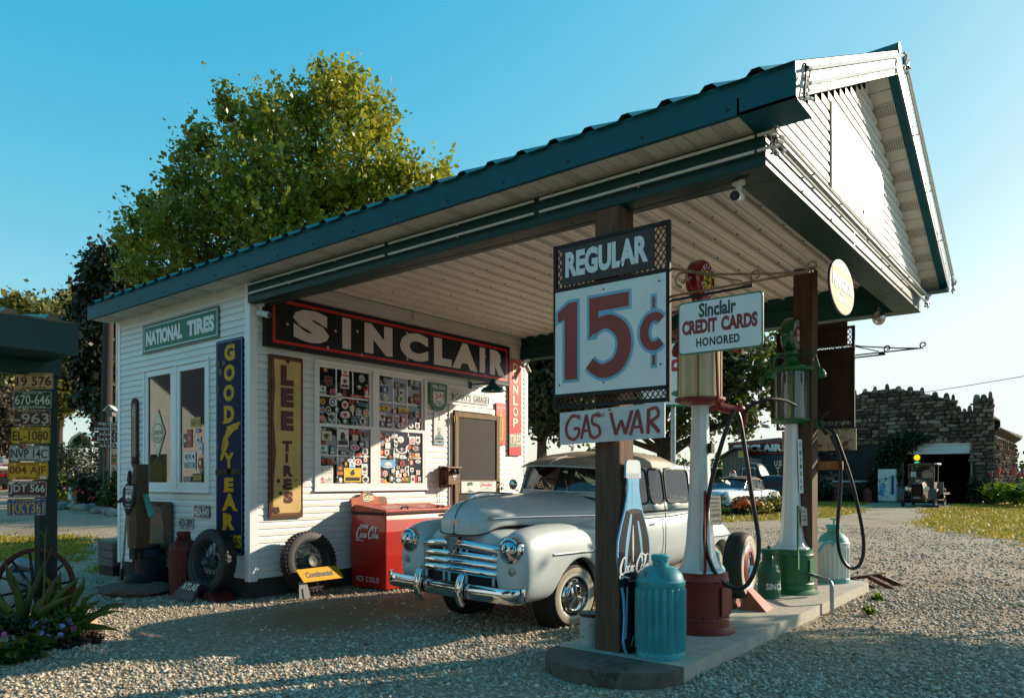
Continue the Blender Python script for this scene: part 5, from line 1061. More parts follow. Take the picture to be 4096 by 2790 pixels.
# windscreen in two panes
b0, b1, t0, t1 = Vector((1.74, 0, 1.265)), Vector((2.0, .62, 1.26)), Vector((1.89, 0, 1.555)), Vector((2.08, .545, 1.56))
for sg in (-1, 1):
    f_ = lambda p: Vector((p.x, p.y*sg, p.z)); q = [f_(b0), f_(b1), f_(t1), f_(t0)]
    m = MB(); m.add(q, [(0, 1, 2, 3)], 'car glass'); wsn = m.build('windscreen', CAR)
    m = MB(); m.tube(q + [q[0]], .017, 'car dark gap', 6); m.bar(f_(b1) + Vector((.03, 0, -.02)), f_(t1) + Vector((.03, 0, .02)), .06, .05, 'car grey'); m.bar(f_(b0), f_(b1), .03, .05, 'car grey'); m.build('frame', wsn)
    for (xa, xb, nm) in ((2.16, 2.60, 'vent_window'), (2.66, 2.98, 'front_window'), (3.06, 3.70, 'rear_window')):
        q = []
        for px, pz in rrect(xa - .012, 1.158, xb + .012, 1.542, .07, 4):
            f2 = (pz - 1.08)/.52; xx = px + (lean[2.16]*f2*(xb - px)/(xb-xa) if xa < 2.2 else 0); k = 1 - (.10*max(0, xx - 3.5)); q.append(Vector((xx, sg*(ys(pz)*k + .004), pz)))
        m = MB(); m.add(q if sg < 0 else q[::-1], [tuple(range(len(q)))], 'car glass'); wo = m.build(nm, CAR); m = MB(); m.tube(q, .013, 'car dark gap', 6, closed=True); m.build('frame', wo)
    m = MB()
    for x in (2.02, 2.99, 3.78): m.tube(smooth_path([(x, sg*.712, .42), (x - .01, sg*.726, .75), (x + .0, sg*.706, 1.06)], 4), .005, 'car dark gap', 5)
    m.tube([(2.02, sg*.695, .36), (3.78, sg*.69, .36)], .006, 'car dark gap', 5); m.build('door_gap', CAR)
    m = MB(); m.tube([(2.86, sg*.725, .97), (2.86, sg*.755, .97), (2.75, sg*.757, .97)], .010, 'chrome', 8); m.build('door_handle', CAR)
m = MB(); m.add([(3.98, -.40, 1.50), (3.98, .40, 1.50), (4.22, .36, 1.30), (4.22, -.36, 1.30)], [(0, 1, 2, 3)], 'car interior'); m.build('rear_screen', CAR)
m = MB(); m.box(2.45, -.58, .5, 2.75, .58, 1.12, 'car interior'); m.box(3.4, -.58, .5, 3.8, .58, 1.15, 'car interior'); m.build('seat', CAR, bevel=.08)
m = MB(); m.ring((2.18, -.28, 1.22), .18, .012, 'car dark gap', (-.8, 0, .6), 24, 6); m.build('steering_wheel', CAR)
m = MB(); m.tube([(2.05, .66, 1.22), (1.98, .74, 1.27)], .008, 'chrome', 6); m.lathe([(0, .02), (.055, .018), (.062, 0), (.04, -.03), (0, -.045)], (1.97, .76, 1.33), 'chrome', 20, (1, 0, 0)); m.build('mirror', CAR)
for yw in (-.2, .12): m = MB(); m.tube([(1.73, yw, 1.285), (1.80, yw + .10, 1.40)], .006, 'dull chrome', 5); m.build('wiper', CAR)
# ---------------------------------------------------------------- island: signs, pumps, cans
def at(px, d): return ground_xy(d, (px - 2048)/2950*d)
def zh(py, d): return 1.4 - (py - 1919)/2950*d
mat('pump white', '#cfd3d2', .32, var=.06, vs=4, rust=.12, rcol='#8d7a66', rs=5, coat=.3); mat('pump red', '#7d1f1a', .45, var=.15, vs=5, rust=.10, rcol='#2c1a17', rs=8)
mat('pump green', '#1b6237', .42, var=.12, vs=5, rust=.06, rcol='#23402c', rs=8); mat('teal enamel', '#2f8d94', .5, var=.2, vs=6, rust=.28, rcol='#4a3a22', rs=7)
mat('can white', '#c9ccc4', .5, var=.12, vs=6, rust=.16, rcol='#7a6a50', rs=7); mat('can teal light', '#4f9c90', .5, var=.12, rust=.1, rcol='#3a4a3a'); mat('can red', '#5e1913', .6, var=.25, rust=.35, rcol='#2b1410', rs=6); mat('can green', '#1f5a3e', .5, var=.15, rust=.12, rcol='#4a2a1c', rs=8); mat('can dark', '#15171a', .6, var=.2)
mat('red oxide', '#8a3c26', .6, var=.25, vs=5, rust=.25, rcol='#5d4a40', rs=5)
m_ = mat('milky glass', '#cfc39a', .22, var=.08, stretch=(9, 9, .05)); m_.node_tree.nodes['Principled BSDF'].inputs['Transmission Weight'].default_value = .25
mat('globe red', '#8e1d22', .18, coat=.5); mat('globe green', '#17502c', .2, coat=.4)
def expanded_mesh(x, y0, z0, y1, z1, m_='rusty iron', p=.042, q=.062, r=.0042):
    m = MB()
    def clip(a, b):
        t0, t1 = 0., 1.; d = (b[0]-a[0], b[1]-a[1])
        for k, lo, hi in ((0, min(y0, y1), max(y0, y1)), (1, z0, z1)):
            if abs(d[k]) < 1e-9: continue
            s, t = (lo-a[k])/d[k], (hi-a[k])/d[k]; t0 = max(t0, min(s, t)); t1 = min(t1, max(s, t))
        return ((a[0]+d[0]*t0, a[1]+d[1]*t0), (a[0]+d[0]*t1, a[1]+d[1]*t1)) if t1 > t0 + 1e-4 else None
    W_, H_ = abs(y1-y0), z1-z0; ya = min(y0, y1); n = int(W_/p + H_/q) + 3
    for i in range(-n, n*2):
        for s in (1, -1):
            c = clip((ya + i*p, z0), (ya + i*p + s*H_*p/q, z1))
            if c: m.bar((x + (.002 if s > 0 else -.002), *c[0]), (x + (.002 if s > 0 else -.002), *c[1]), r*2, r*1.2, m_, up=(1, 0, 0))
    return m
def sign_frame(x, yl, yr, z0, z1, face, lab, front=True):
    t = thing('price_sign', lab, 'sign', (x, (yl+yr)/2, z0), group='price sign frames on the canopy posts')
    m = MB(); y0, y1 = min(yl, yr), max(yl, yr)
    for b_ in ((x-.016, y0, z0, x+.016, y0+.03, z1), (x-.016, y1-.03, z0, x+.016, y1, z1), (x-.015, y0+.03, z0, x+.015, y1-.03, z0+.03), (x-.015, y0+.03, z1-.03, x+.015, y1-.03, z1)): m.box(*b_, 'dark iron')
    m.build('frame', t, bevel=.003); expanded_mesh(x + .004*face, y0+.03, z0+.03, y1-.03, z1-.03).build('mesh', t, auto=0)
    u = UY if face < 0 else (0, 1, 0); yo = y1 if face < 0 else y0
    b = Board((x + face*.02, yo + face*.085 if face < 0 else yo + .085, z0 + .955), u, UZ, .008); wd, hh = .80, .29
    b.panel([(0, 0), (wd, 0), (wd, hh), (0, hh)], mat('dark brown board', '#2c1d15', .5, var=.15).name, 'rusty iron'); b.write('REGULAR', .035, .055, wd-.05, .255, 'sign white', 1, .05)
    b.build('grade_panel', t)
    b = Board((x + face*.021, yo + (-.025 if face < 0 else .025), z0 + .115), u, UZ, .008); wd, hh = .95, .795
    b.panel([(0, 0), (wd, 0), (wd, hh), (0, hh)], 'sign white', 'rusty iron'); b.rect(0, hh, wd, hh + .03, 'dark iron', 1); b.rect(.0, -.03, wd, 0, 'dark iron', 1); lb = mat('pale blue paint', '#6fa9c2', .45).name
    for m_, l, g, bo in ((lb, 1, .022, .05), ('brushed red', 2, 0, .05)):
        b.poly([(.09-g, .105-g), (.205+g, .105-g), (.205+g, .70+g), (.13-g*.6, .70+g), (.025-g, .635+g*.4), (.025-g, .56-g), (.09-g, .575-g)], m_, l)
        b.poly([(.315-g, .40-g*.5), (.315-g, .705+g), (.655+g, .705+g), (.655+g, .60-g), (.395+g*.3, .60-g), (.395+g*.3, .475), (.315+g*3, .40-g*.5)], m_, l)
        b.stroke([(.34, .465), (.42, .505), (.51, .50), (.60, .42), (.615, .30), (.56, .19), (.45, .145), (.37, .17), (.315, .215)], (.09+2*g, .10+2*g, .115+2*g, .115+2*g, .115+2*g, .10+2*g, .09+2*g), m_, l + .35, 6)
        b.stroke([(.915, .465), (.88, .495), (.825, .485), (.785, .425), (.783, .355), (.815, .30), (.87, .285), (.915, .315)], (.06+2*g, .06+2*g, .065+2*g, .07+2*g, .07+2*g, .065+2*g, .06+2*g, .06+2*g), m_, l, 6)
        b.rect(.845-g*.7, .56-g*.6, .865+g*.7, .635+g, m_, l); b.rect(.845-g*.7, .15-g, .865+g*.7, .222+g*.6, m_, l)
    for px, pz in ((.04, .07), (.44, .06), (.91, .15), (.44, .755), (.9, .74)): b.ell(px, pz, .008, .008, 'dark iron', 3, 8)
    b.build('price_panel', t); return t
sign_frame(-.085, -4.40, -5.40, 1.955, 3.235, -1, 'big price sign reading REGULAR 15 cents on the near canopy post')
sign_frame(4.30, -4.66, -5.56, 2.01, 3.19, 1, 'dark back of a second price sign on the far canopy post')
b = Board((-.095, -4.46, 1.675), (0, -1, .03), UZ, .012); wd, hh = .90, .25
b.panel([(0, 0), (wd, 0), (wd, hh), (0, hh)], 'worn white')
for s_, w_ in (([(.19, .20), (.12, .215), (.065, .15), (.07, .07), (.13, .035), (.175, .07), (.175, .115), (.13, .115)], .026), ([(.20, .035), (.245, .215)], .026), ([(.245, .215), (.285, .04)], .026), ([(.215, .095), (.28, .095)], .02), ([(.365, .20), (.31, .205), (.30, .15), (.355, .115), (.365, .06), (.31, .035), (.285, .06)], .024),
               ([(.46, .215), (.505, .045)], .028), ([(.505, .045), (.55, .15)], .026), ([(.55, .15), (.585, .045)], .026), ([(.585, .045), (.64, .215)], .028), ([(.625, .035), (.685, .215)], .026), ([(.685, .215), (.725, .04)], .026), ([(.645, .09), (.715, .09)], .02), ([(.77, .035), (.775, .215)], .028), ([(.775, .205), (.835, .215), (.85, .16), (.785, .12)], .024), ([(.79, .12), (.86, .04)], .028)):
    gl_ = globals().get('gl_', 1) + .15; b.stroke(s_, w_, 'brushed dull red', gl_, 6)
b.ell(.45, .235, .009, .009, 'dark iron', 2, 8); tag(b.build('gas_sign'), 'rusty white board hand painted GAS WAR under the price sign', 'sign')
b = Board((4.315, -4.72, 1.75), UY, UZ, .012); b.panel([(0, 0), (.85, 0), (.85, .25), (0, .25)], mat('rusty white back', '#b9a88c', .7, var=.2, rust=.5, rcol='#6b3a1c', rs=5).name); tag(b.build('gas_sign'), 'rust streaked back of a small board on the far canopy post', 'sign')
t = thing('timber_bracket', 'pale timber offcut nailed across the far canopy post', 'bracket', (4.2, -5.2, 1.55)); m = MB(); m.box(4.12, -5.47, 1.52, 4.16, -5.20, 1.62, 'pale timber'); m.build('board', t); m = MB(); m.bar((4.13, -5.0, 1.35), (4.16, -5.1, 2.02), .03, .12, 'brown timber'); m.build('brace', t)
# scrolled sign brackets
def scroll_bracket(y0, z, x, flip, lab, mt):
    t = thing('sign_bracket', lab, 'bracket', (x, y0, z), group='scrolled iron sign brackets'); m = MB(); s = -1
    m.tube([(x, y0, z + .21), (x, y0 - .35, z + .10), (x, y0 - .75, z + .035), (x, y0 - .95, z + .012)], .0075, mt, 6); m.build('upper_rod', t)
    m = MB(); m.tube([(x, y0, z), (x, y0 - .98, z + .01)], .008, mt, 6); m.build('lower_rod', t)
    m = MB(); m.tube([(x, y0, z + .205), (x, y0 - .55, z + .02)], .006, mt, 6); m.build('brace_rod', t)
    for yy, zz_, r0, sg in ((y0 - .64, z + .045, .04, 1), (y0 - 1.0, z + .045, .036, 1), (y0 - .12, z + .11, .06, 1)):
        m = MB(); m.tube([(x, yy - r0*(1 - k/22*.75)*math.sin(2*PI*k/16 + 3.1), zz_ + r0*(1 - k/22*.75)*math.cos(2*PI*k/16 + 3.1)*sg) for k in range(18)], .0075, mt, 6); m.build('scroll', t)
    m = MB(); m.sphere((x, y0 - .58, z - .005), .022, mt, 8, (1, 1.6, .7)); m.tube([(x, y0 - .03, z - .03), (x, y0 - .62, z - .02)], .009, 'dark iron', 6); m.build('hanger_bar', t); return t
mat('rusty scroll', '#8b6a45', .6, metal=.4, var=.3, vs=14)
scroll_bracket(-5.36, 2.70, -.06, 1, 'rusty scrolled bracket carrying the credit card sign', 'rusty scroll')
scroll_bracket(-5.25, 2.85, 4.36, 1, 'dark scrolled bracket on the far canopy post with no sign', 'dark iron')
b = Board((-.055, -5.445, 2.275), UY, UZ, .014); wd, hh = .60, .365
b.panel(rrect(0, 0, wd, hh, .025), 'sign green', 'sign green'); b.poly(rrect(.010, .010, wd-.010, hh-.010, .022), 'sign white', 1)
b.write('Sinclair', .155, .245, .42, .345, PA('darkgreen'), 2, .035); b.write('CREDIT', .03, .135, .285, .235, PA('darkred'), 2, .055); b.write('CARDS', .315, .135, .565, .235, PA('darkred'), 2, .055); b.write('HONORED', .135, .045, .445, .105, PA('darkgreen'), 2, .04, 0, 1.12)
tag(b.build('credit_sign'), 'white hanging sign reading Sinclair CREDIT CARDS HONORED', 'sign')
# hanging oval oil sign and gable sign
b = Board((1.54, -6.03, 2.835), UX, UZ, .02); pts = [(.385 + .385*math.cos(2*PI*i/36), .228 + .228*math.sin(2*PI*i/36)) for i in range(36)]
mat('glare pale yellow', '#d3cdb0', .75, var=.06, spec=.05); b.panel(pts, PA('navy')); b.poly([(.385 + (p[0]-.385)*.975, .228 + (p[1]-.228)*.965) for p in pts], 'glare pale yellow', 1); b.ell(.385, .37, .26, .06, PA('yellow'), 2, 24); b.ell(.385, .335, .33, .055, 'glare pale yellow', 3, 24)  # sun glare on the oval is put into its pale base colour
b.write('PENNZOIL', .07, .20, .70, .31, 'pale blue paint', 4, .05); b.write('SAFE', .3, .36, .47, .40, PA('blue'), 4, .02); b.write('LUBRICATION', .21, .09, .56, .14, 'pale blue paint', 4, .02); b.poly([(.3, .16), (.47, .16), (.44, .185), (.33, .185)], 'pale blue paint', 4)
tag(b.build('oval_sign'), 'yellow oval sign with sun glare painted in, lettered PENNZOIL hanging under the canopy front', 'sign')
b = Board((1.376, GY - .03, 3.74), UX, UZ, .012); wd, hh = 1.81, .70
mat('sign washed', '#b5b7b4', .6, var=.04, spec=.1); b.panel([(0, 0), (wd, 0), (wd, hh), (0, hh)], 'sign washed'); b.rect(0, .46, wd, hh, PA('darkgreen'), 1); b.frame(.015, .015, wd-.015, hh-.015, .012, PA('red'), 2); b.ell(.42, .36, .32, .31, PA('red'), 3, 30); b.ell(.42, .36, .305, .295, 'sign washed', 4, 30); b.ell(.42, .36, .29, .28, PA('darkgreen'), 5, 30); b.ell(.42, .34, .2, .2, 'sign washed', 6, 24); b.write('H-C', .28, .26, .56, .42, PA('red'), 7, .04); b.write('SINCLAIR', .24, .55, .60, .61, 'sign washed', 7, .03)
b.write('Authorized Dealer', .85, .53, 1.70, .64, 'sign washed', 3, .0, .25); b.write('OPALINE', .85, .22, 1.70, .42, PA('darkred'), 3, .05); b.write('Motor Oil', .95, .06, 1.62, .18, PA('darkred'), 3, .02)
tag(b.build('gable_sign'), 'sun bleached oil dealer sign lettered OPALINE on the canopy gable', 'sign')
# visible pumps
def cyl_text(m, s, c, r, a0, z0, z1, arc_, mt, bold=.03):
    vs, fs, asp = text2d(s, bold, 0, 1.0, 2); c = Vector(c)
    m.add([c + Vector((r*math.cos(a0 + arc_*p[0]), r*math.sin(a0 + arc_*p[0]), z0 + (z1-z0)*p[1])) for p in vs], fs, mt)
def ring_text(b, s, cx, cy, r0, r1, a0, a1, mt, l):
    n = len(s)
    for i, c in enumerate(s):
        if c == ' ': continue
        vs, fs, asp = text2d(c, .04, 0, 1, 2); a = a0 + (a1-a0)*(i+.5)/n; w_ = abs(a1-a0)/n*.72
        up = a1 < a0
        P_ = []
        for p in vs:
            t = a + (w_*(p[0]-.5))*(-1 if up else 1); r = r0 + (r1-r0)*(p[1] if up else 1-p[1]); P_.append(b.P(cx + r*math.cos(t), cy + r*math.sin(t), l))
        b.add(P_, fs, mt)
def pump(name, lab, x, y, body, globe_m, gr, gz, clear):
    c = Vector((x, y, .11)); t = thing(name, lab, 'petrol pump', c, group='visible gravity petrol pumps')
    K = lambda dz: c + Vector((0, 0, dz))
    m = MB(); m.lathe([(0, .012), (.30, .012), (.30, 0), (0, 0)][::-1], K(0), body, 40); m.lathe([(.30, .012), (.27, .03), (.245, .05), (.243, .11), (.25, .115), (.243, .125), (.238, .42), (.243, .44), (.236, .455), (.235, .50), (.20, .505)], K(0), body, 40)
    for k in range(12):
        for z in (.135, .43): a = 2*PI*k/12; m.sphere(K(z) + Vector((.242*math.cos(a), .242*math.sin(a), 0)), .009, 'dark iron', 6)
    m.box(x - .1, y - .242, .26, x + .1, y - .228, .50, body); m.build('base', t)
    m = MB(); m.lathe([(.215, .50), (.212, .515), (.175, .54), (.145, .60), (.122, .74), (.104, 1.0), (.088, 1.4), (.078, 1.75), (.074, 1.93), (.09, 1.95)], K(0), 'pump white', 8, a0=PI/8, a1=2*PI + PI/8); m.build('column', t, bevel=.006)
    m = MB(); m.lathe([(0, 1.93), (.12, 1.935), (.20, 1.965), (.215, 1.975), (.215, 1.995), (0, 1.995)], K(0), body, 36); m.build('lower_plate', t)
    m = MB(); m.lathe([(.185, 1.995), (.185, 2.53)], K(0), 'ribbed cylinder glass' if clear else 'milky glass', 40); m.build('glass_cylinder', t)
    if clear:
        g_ = MB(); g_.cyl(K(2.0), K(2.52), .02, body, n=10)
        for i in range(10): g_.lathe([(0, .0), (.055, .004), (.0, .008)], K(2.04 + .05*i), 'dull chrome', 16)
        g_.box(x - .10, y - .02, 2.12, x - .085, y + .02, 2.6, 'paint yellow'); g_.build('gallon_gauge', t)
        g_ = MB(); g_.cyl(K(2.0) + Vector((.06, .05, 0)), K(2.5) + Vector((.06, .05, 0)), .018, 'galvanised pipe', n=10); g_.build('overflow_pipe', t)
    m = MB(); m.lathe([(0, 2.53), (.215, 2.53), (.245, 2.545), (.25, 2.57), (.235, 2.585), (.13, 2.61), (.075, 2.66), (.06, 2.72), (.085, 2.735), (.09, 2.765), (.06, 2.77), (0, 2.77)], K(0), body, 36); m.build('lid', t)
    for k in range(6):
        a = 2*PI*k/6 + .35; d = Vector((math.cos(a), math.sin(a), 0)); r_ = MB(); r_.cyl(K(1.98) + d*.205, K(2.55) + d*.205, .006, body, n=8); r_.build('tie_rod', t)
    for k in range(4):
        a = PI/4 + PI/2*k + (.5 if clear else .2); d = Vector((math.cos(a), math.sin(a), 0)); r_ = MB(); r_.tube(smooth_path([K(2.70) + d*.06, K(2.735) + d*.16, K(2.71) + d*.28, K(2.60) + d*.335, K(2.54) + d*.35], 5), .012, body, 8)
        lm = r_.build('lamp_arm', t); r_ = MB(); dd = (d*.45 - Vector((0, 0, 1))).normalized(); r_.lathe([(.014, 0), (.03, .02), (.045, .06), (.047, .11), (.03, .14)], K(2.55) + d*.345, body, 14, dd); r_.sphere(K(2.55) + d*.345 + dd*.10, .026, 'lamp amber' if 'lamp amber' in MATS else mat('lamp amber', '#d09a50', .2).name, 8); r_.build('lamp_shade', lm)
    # round globe with a lettered face on each side
    g0 = K(gz - .11); m = MB(); ax = Vector((0, -1, 0)); th = gr*.36
    m.lathe([(0, -th), (gr*.86, -th), (gr*.97, -th*.7), (gr, -th*.2), (gr, th*.2), (gr*.97, th*.7), (gr*.86, th), (gr*.8, th)], g0, globe_m, 40, ax); m.cyl(g0 - Vector((0, 0, gr*1.12)), g0 - Vector((0, 0, gr*.9)), gr*.4, globe_m, n=20); gl = m.build('globe', t)
    b = Board(g0 + Vector((-gr, -th - .002, -gr)), UX, UZ, .002); fc = [(gr + .84*gr*math.cos(2*PI*i/32), gr + .84*gr*math.sin(2*PI*i/32)) for i in range(32)]
    b.poly(fc, 'sign white' if clear else 'globe red', 0); 
    if clear: b.ell(gr, gr, gr*.80, gr*.80, PA('darkgreen'), 1, 32); b.ell(gr, gr, gr*.46, gr*.46, PA('red'), 2, 28); b.ell(gr*1.05, gr*.97, gr*.33, gr*.36, 'sign white', 3, 24); b.write('H-C', gr*.75, gr*.86, gr*1.3, gr*1.12, PA('red'), 4, .04)
    else: b.ell(gr, gr, gr*.44, gr*.44, PA('yellow'), 2, 28); b.poly([(gr + gr*(.42 if i % 2 else .2)*math.cos(2*PI*i/10 + .3), gr + gr*(.42 if i % 2 else .2)*math.sin(2*PI*i/10 + .3)) for i in range(10)], PA('black'), 3); b.write('ETHYL', gr*.76, gr*.93, gr*1.24, gr*1.07, PA('yellow'), 4, .03)
    ring_text(b, 'SINCLAIR' if clear else 'TEXACO', gr, gr, gr*.52, gr*.76, R(165), R(15), 'sign white', 4); ring_text(b, 'GASOLINE', gr, gr, gr*.52, gr*.76, R(195), R(345), 'sign white', 4); b.build('globe_face', gl)
    return t, K
# red pump
PR, K = pump('fuel_pump', 'tall white and red visible petrol pump with milky cylinder behind the price sign', 1.161, -5.063, 'pump red', 'globe red', .18, 3.12, False)
m = MB(); m.tube(smooth_path([K(1.93) + Vector((.1, -.12, 0)), K(1.90) + Vector((.2, -.2, 0)), K(1.90) + Vector((.26, -.25, 0))], 4), .04, 'pump red', 10); m.sphere(K(1.9) + Vector((.26, -.25, 0)), .05, 'pump red', 10); m.build('valve', PR)
m = MB(); m.tube(smooth_path([(*at(p_, 6.2), zh(q_, 6.2)) for p_, q_ in ((2935, 1640), (2915, 1690), (2885, 1780), (2845, 1930), (2822, 2090), (2826, 2200), (2868, 2300), (2925, 2345), (2985, 2340), (3025, 2260), (3035, 2160), (3010, 2000), (2985, 1830), (2962, 1690), (2950, 1650))], 7), .019, 'hose rubber', 10); m.build('hose', PR)
m = MB(); m.tube(smooth_path([(1.40, -5.33, 1.93), (1.44, -5.40, 2.04), (1.55, -5.52, 2.10), (1.72, -5.60, 2.10), (1.86, -5.66, 2.06)], 6), [.018 - .006*i/24 for i in range(25)], 'dark iron', 8); m.tube([(1.42, -5.35, 1.86), (1.43, -5.36, 1.98)], .026, 'pump red', 10); m.ring((1.46, -5.40, 1.92), .05, .008, 'dark iron', (.6, .8, 0), 14, 6); m.build('nozzle', PR)
m = MB(); m.bar((1.00, -5.18, 1.31), (1.00, -5.18, .42), .035, .012, 'pump red', up=(0, 1, 0)); m.build('pump_lever', PR)
m = MB(); m.tube(smooth_path([K(2.4) + Vector((-.10, -.19, 0)), K(2.1) + Vector((-.10, -.2, 0)), K(1.93) + Vector((-.08, -.19, 0)), K(1.88) + Vector((-.03, -.1, 0))], 5), .013, 'pump red', 8); m.build('feed_pipe', PR)
nrm = Vector((-.38, -.92, 0)).normalized(); uu = Vector((0, 0, 1)).cross(nrm).normalized()
b = Board((1.085, -5.195, 1.02), uu, (0, .05, 1), .006); b.panel(rrect(0, 0, .125, .245, .01), mat('plate tan', '#b6aa92', .5, var=.1, rust=.15).name)
for s_, z, h in (('FOR USE AS', .215, .018), ('MOTOR FUEL', .178, .018), ('ONLY', .150, .015), ('CONTAINS', .115, .022), ('LEAD', .068, .03), ('(TETRAETHYL)', .025, .016)): b.write(s_, .012, z, .113, z + h, PA('dark'), 1, .02)
b.build('warning_plate', PR)
m = MB(); m.ring((1.15, -5.165, 1.72), .022, .006, 'dark iron', (0, 1, 0), 12, 6, 0, PI); m.box(1.118, -5.185, 1.63, 1.182, -5.15, 1.715, 'dark iron'); m.build('padlock', PR)
# green pump
PG, K = pump('fuel_pump', 'tall white and green visible petrol pump with clear cylinder by the far post', 3.84, -4.984, 'pump green', 'globe green', .20, 3.07, True)
m = MB(); m.tube(smooth_path([K(1.95) + Vector((.08, -.1, 0)), K(1.93) + Vector((.16, -.22, 0)), K(1.93) + Vector((.2, -.3, 0))], 4), .05, 'pump green', 10); m.build('valve', PG)
m = MB(); m.tube(smooth_path([(3.99, -5.31, 2.01), (4.01, -5.40, 1.95), (4.06, -5.47, 1.74), (4.15, -5.58, 1.31), (4.22, -5.67, .742), (4.20, -5.645, .46), (4.12, -5.555, .40), (4.05, -5.47, .54), (4.03, -5.44, .83), (4.05, -5.465, 1.31), (4.05, -5.46, 1.65), (3.99, -5.38, 1.91)], 8), .020, 'hose rubber', 10); m.build('hose', PG)
m = MB(); m.tube(smooth_path([(3.97, -5.34, 1.92), (3.93, -5.30, 2.0), (3.90, -5.28, 2.08), (3.93, -5.33, 2.15), (3.965, -5.38, 2.19)], 5), .020, 'dark iron', 8); m.ring((4.02, -5.42, 1.95), .045, .008, 'dark iron', (.6, .8, 0), 14, 6); m.ring((4.05, -5.46, 2.02), .03, .007, 'dark iron', (.6, .8, .2), 12, 6); m.build('nozzle', PG)
m = MB(); m.bar((3.52, -5.16, 1.12), (3.52, -5.16, .66), .05, .014, 'pump green', up=(0, 1, 0)); m.bar((3.52, -5.16, .66), (3.46, -5.18, .42), .05, .014, 'pump green', up=(0, 1, 0)); m.cyl((3.52, -5.165, 1.10), (3.44, -5.24, 1.10), .013, 'can white', n=8); m.build('pump_lever', PG)
b = Board((3.80, -5.088, 1.25), Vector((.92, -.38, 0)), (0, .03, 1), .006); b.panel(rrect(0, 0, .07, .62, .006), 'pump white')
for i, c_ in enumerate('VISIBLE'): b.write(c_, .02, .52 - .08*i, .05, .57 - .08*i, PA('green'), 1, .02)
b.build('name_plate', PG)
b = Board((3.79, -5.118, .88), Vector((.92, -.38, 0)), (0, .05, 1), .006); b.panel(rrect(0, 0, .10, .2, .01), 'plate tan')
for s_, z, h in (('MOTOR FUEL', .15, .016), ('CONTAINS', .10, .018), ('LEAD', .055, .026)): b.write(s_, .012, z, .088, z + h, PA('dark'), 1, .02)
b.build('warning_plate', PG)
t = thing('pipe_rail', 'bent galvanised pipe rail over the front edge of the pump island', 'rail', (3.30, -5.56, 0)); m = MB(); m.tube(smooth_path([(3.72, -5.215, .345), (3.45, -5.43, .345), (3.33, -5.535, .34), (3.285, -5.575, .30), (3.28, -5.58, .22), (3.28, -5.58, -.02)], 5), .021, 'galvanised pipe', 12); m.build('pipe', t)
# ribbed oil cans and milk cans
def can(name, lab, x, y, z, r, hb, hs, ht, mb, ms=None, ribs=26, amp=.022, neck=.42, group=None, spout=None, rot=0., text=None):
    t = thing(name, lab, 'can', (x, y, z), rot, group); ms = ms or mb; c = Vector((x, y, z)); n = ribs*4 if ribs else 36; m = MB()
    def rad(k, f): return r*(1 + (amp*f*math.cos(ribs*2*PI*k/n) if ribs else 0))
    rows = []
    for zz_, f, k_ in ((0, 0, 1.03), (.03, 0, 1.035), (.045, 0, 1.0), (.06, 1, 1), (hb*.5, 1, 1), (hb - .06, 1, 1), (hb - .045, 0, 1), (hb - .02, 0, 1.04), (hb, 0, 1.04), (hb + .012, 0, .98)):
        rows.append([c + Vector((k_*rad(k, f)*math.cos(2*PI*k/n + rot), k_*rad(k, f)*math.sin(2*PI*k/n + rot), zz_)) for k in range(n)])
    m.grid(rows, mb, cu=True)
    if mb != ms: m.lathe([(r*1.035, 0), (r*1.04, .05), (r*1.0, .06)], c, ms, 40)
    m.build('body', t)
    m = MB(); m.lathe([(r*.98, hb + .01), (r*.9, hb + (hs-hb)*.45), (r*.62, hb + (hs-hb)*.85), (r*neck, hs), (r*neck, ht - .05), (r*neck*1.16, ht - .045), (r*neck*1.18, ht - .01), (r*neck*1.0, ht), (0, ht)], c, ms, 32); m.build('neck', t)
    for sg in (-1, 1):
        h_ = MB(); d = Vector((math.cos(rot + .6), math.sin(rot + .6), 0))*sg; h_.tube(smooth_path([c + d*r*.88 + Vector((0, 0, hb + (hs-hb)*.3)), c + d*r*.92 + Vector((0, 0, hs + .01)), c + d*r*.62 + Vector((0, 0, hs + .03)), c + d*r*.45 + Vector((0, 0, hs))], 5), .014, ms, 8); h_.build('handle', t)
    if spout:
        h_ = MB(); h_.tube(spout, [.022 - .01*i/(len(spout)-1) for i in range(len(spout))], ms, 10); h_.build('spout', t)
    return t, c
can('oil_can', 'weathered teal ribbed oil can at the near end of the pump island', .085, -5.235, .11, .175, .555, .665, .745, 'teal enamel', ribs=20, amp=.07, neck=.33)
can('oil_can', 'slimmer teal oil can half hidden behind the red pump base', 1.83, -4.90, .11, .115, .40, .53, .62, 'can teal light', ribs=22)
t, c = can('oil_can', 'white ribbed can with teal shoulder and long spout at the far post', 5.03, -5.13, .11, .185, .50, .63, .73, 'can white', 'can teal light', ribs=22, amp=.04, spout=smooth_path([(4.86, -5.18, .60), (4.80, -5.15, .63), (4.70, -5.10, .60), (4.60, -5.06, .50), (4.55, -5.04, .40)], 4)); 
m = MB(); m.tube([c + Vector((-.05, -.02, .73)), c + Vector((-.05, -.02, .79)), c + Vector((-.11, -.05, .80))], .012, 'can teal light', 6); m.tube([c + Vector((-.08, -.08, .795)), c + Vector((-.01, .03, .795))], .01, 'can teal light', 6); m.build('tap', t)
t, c = can('milk_can', 'green milk can lettered SINCLAIR beside the green pump', 3.26, -4.93, .11, .122, .30, .43, .535, 'can green', ribs=0, neck=.62)
m = MB(); cyl_text(m, 'SINCLAIR', c, .1245, R(-176), .10, .17, R(150), 'sign white', .03); m.build('lettering', t)
m = MB(); m.sphere(c + Vector((0, 0, .555)), .022, 'can green', 8); 
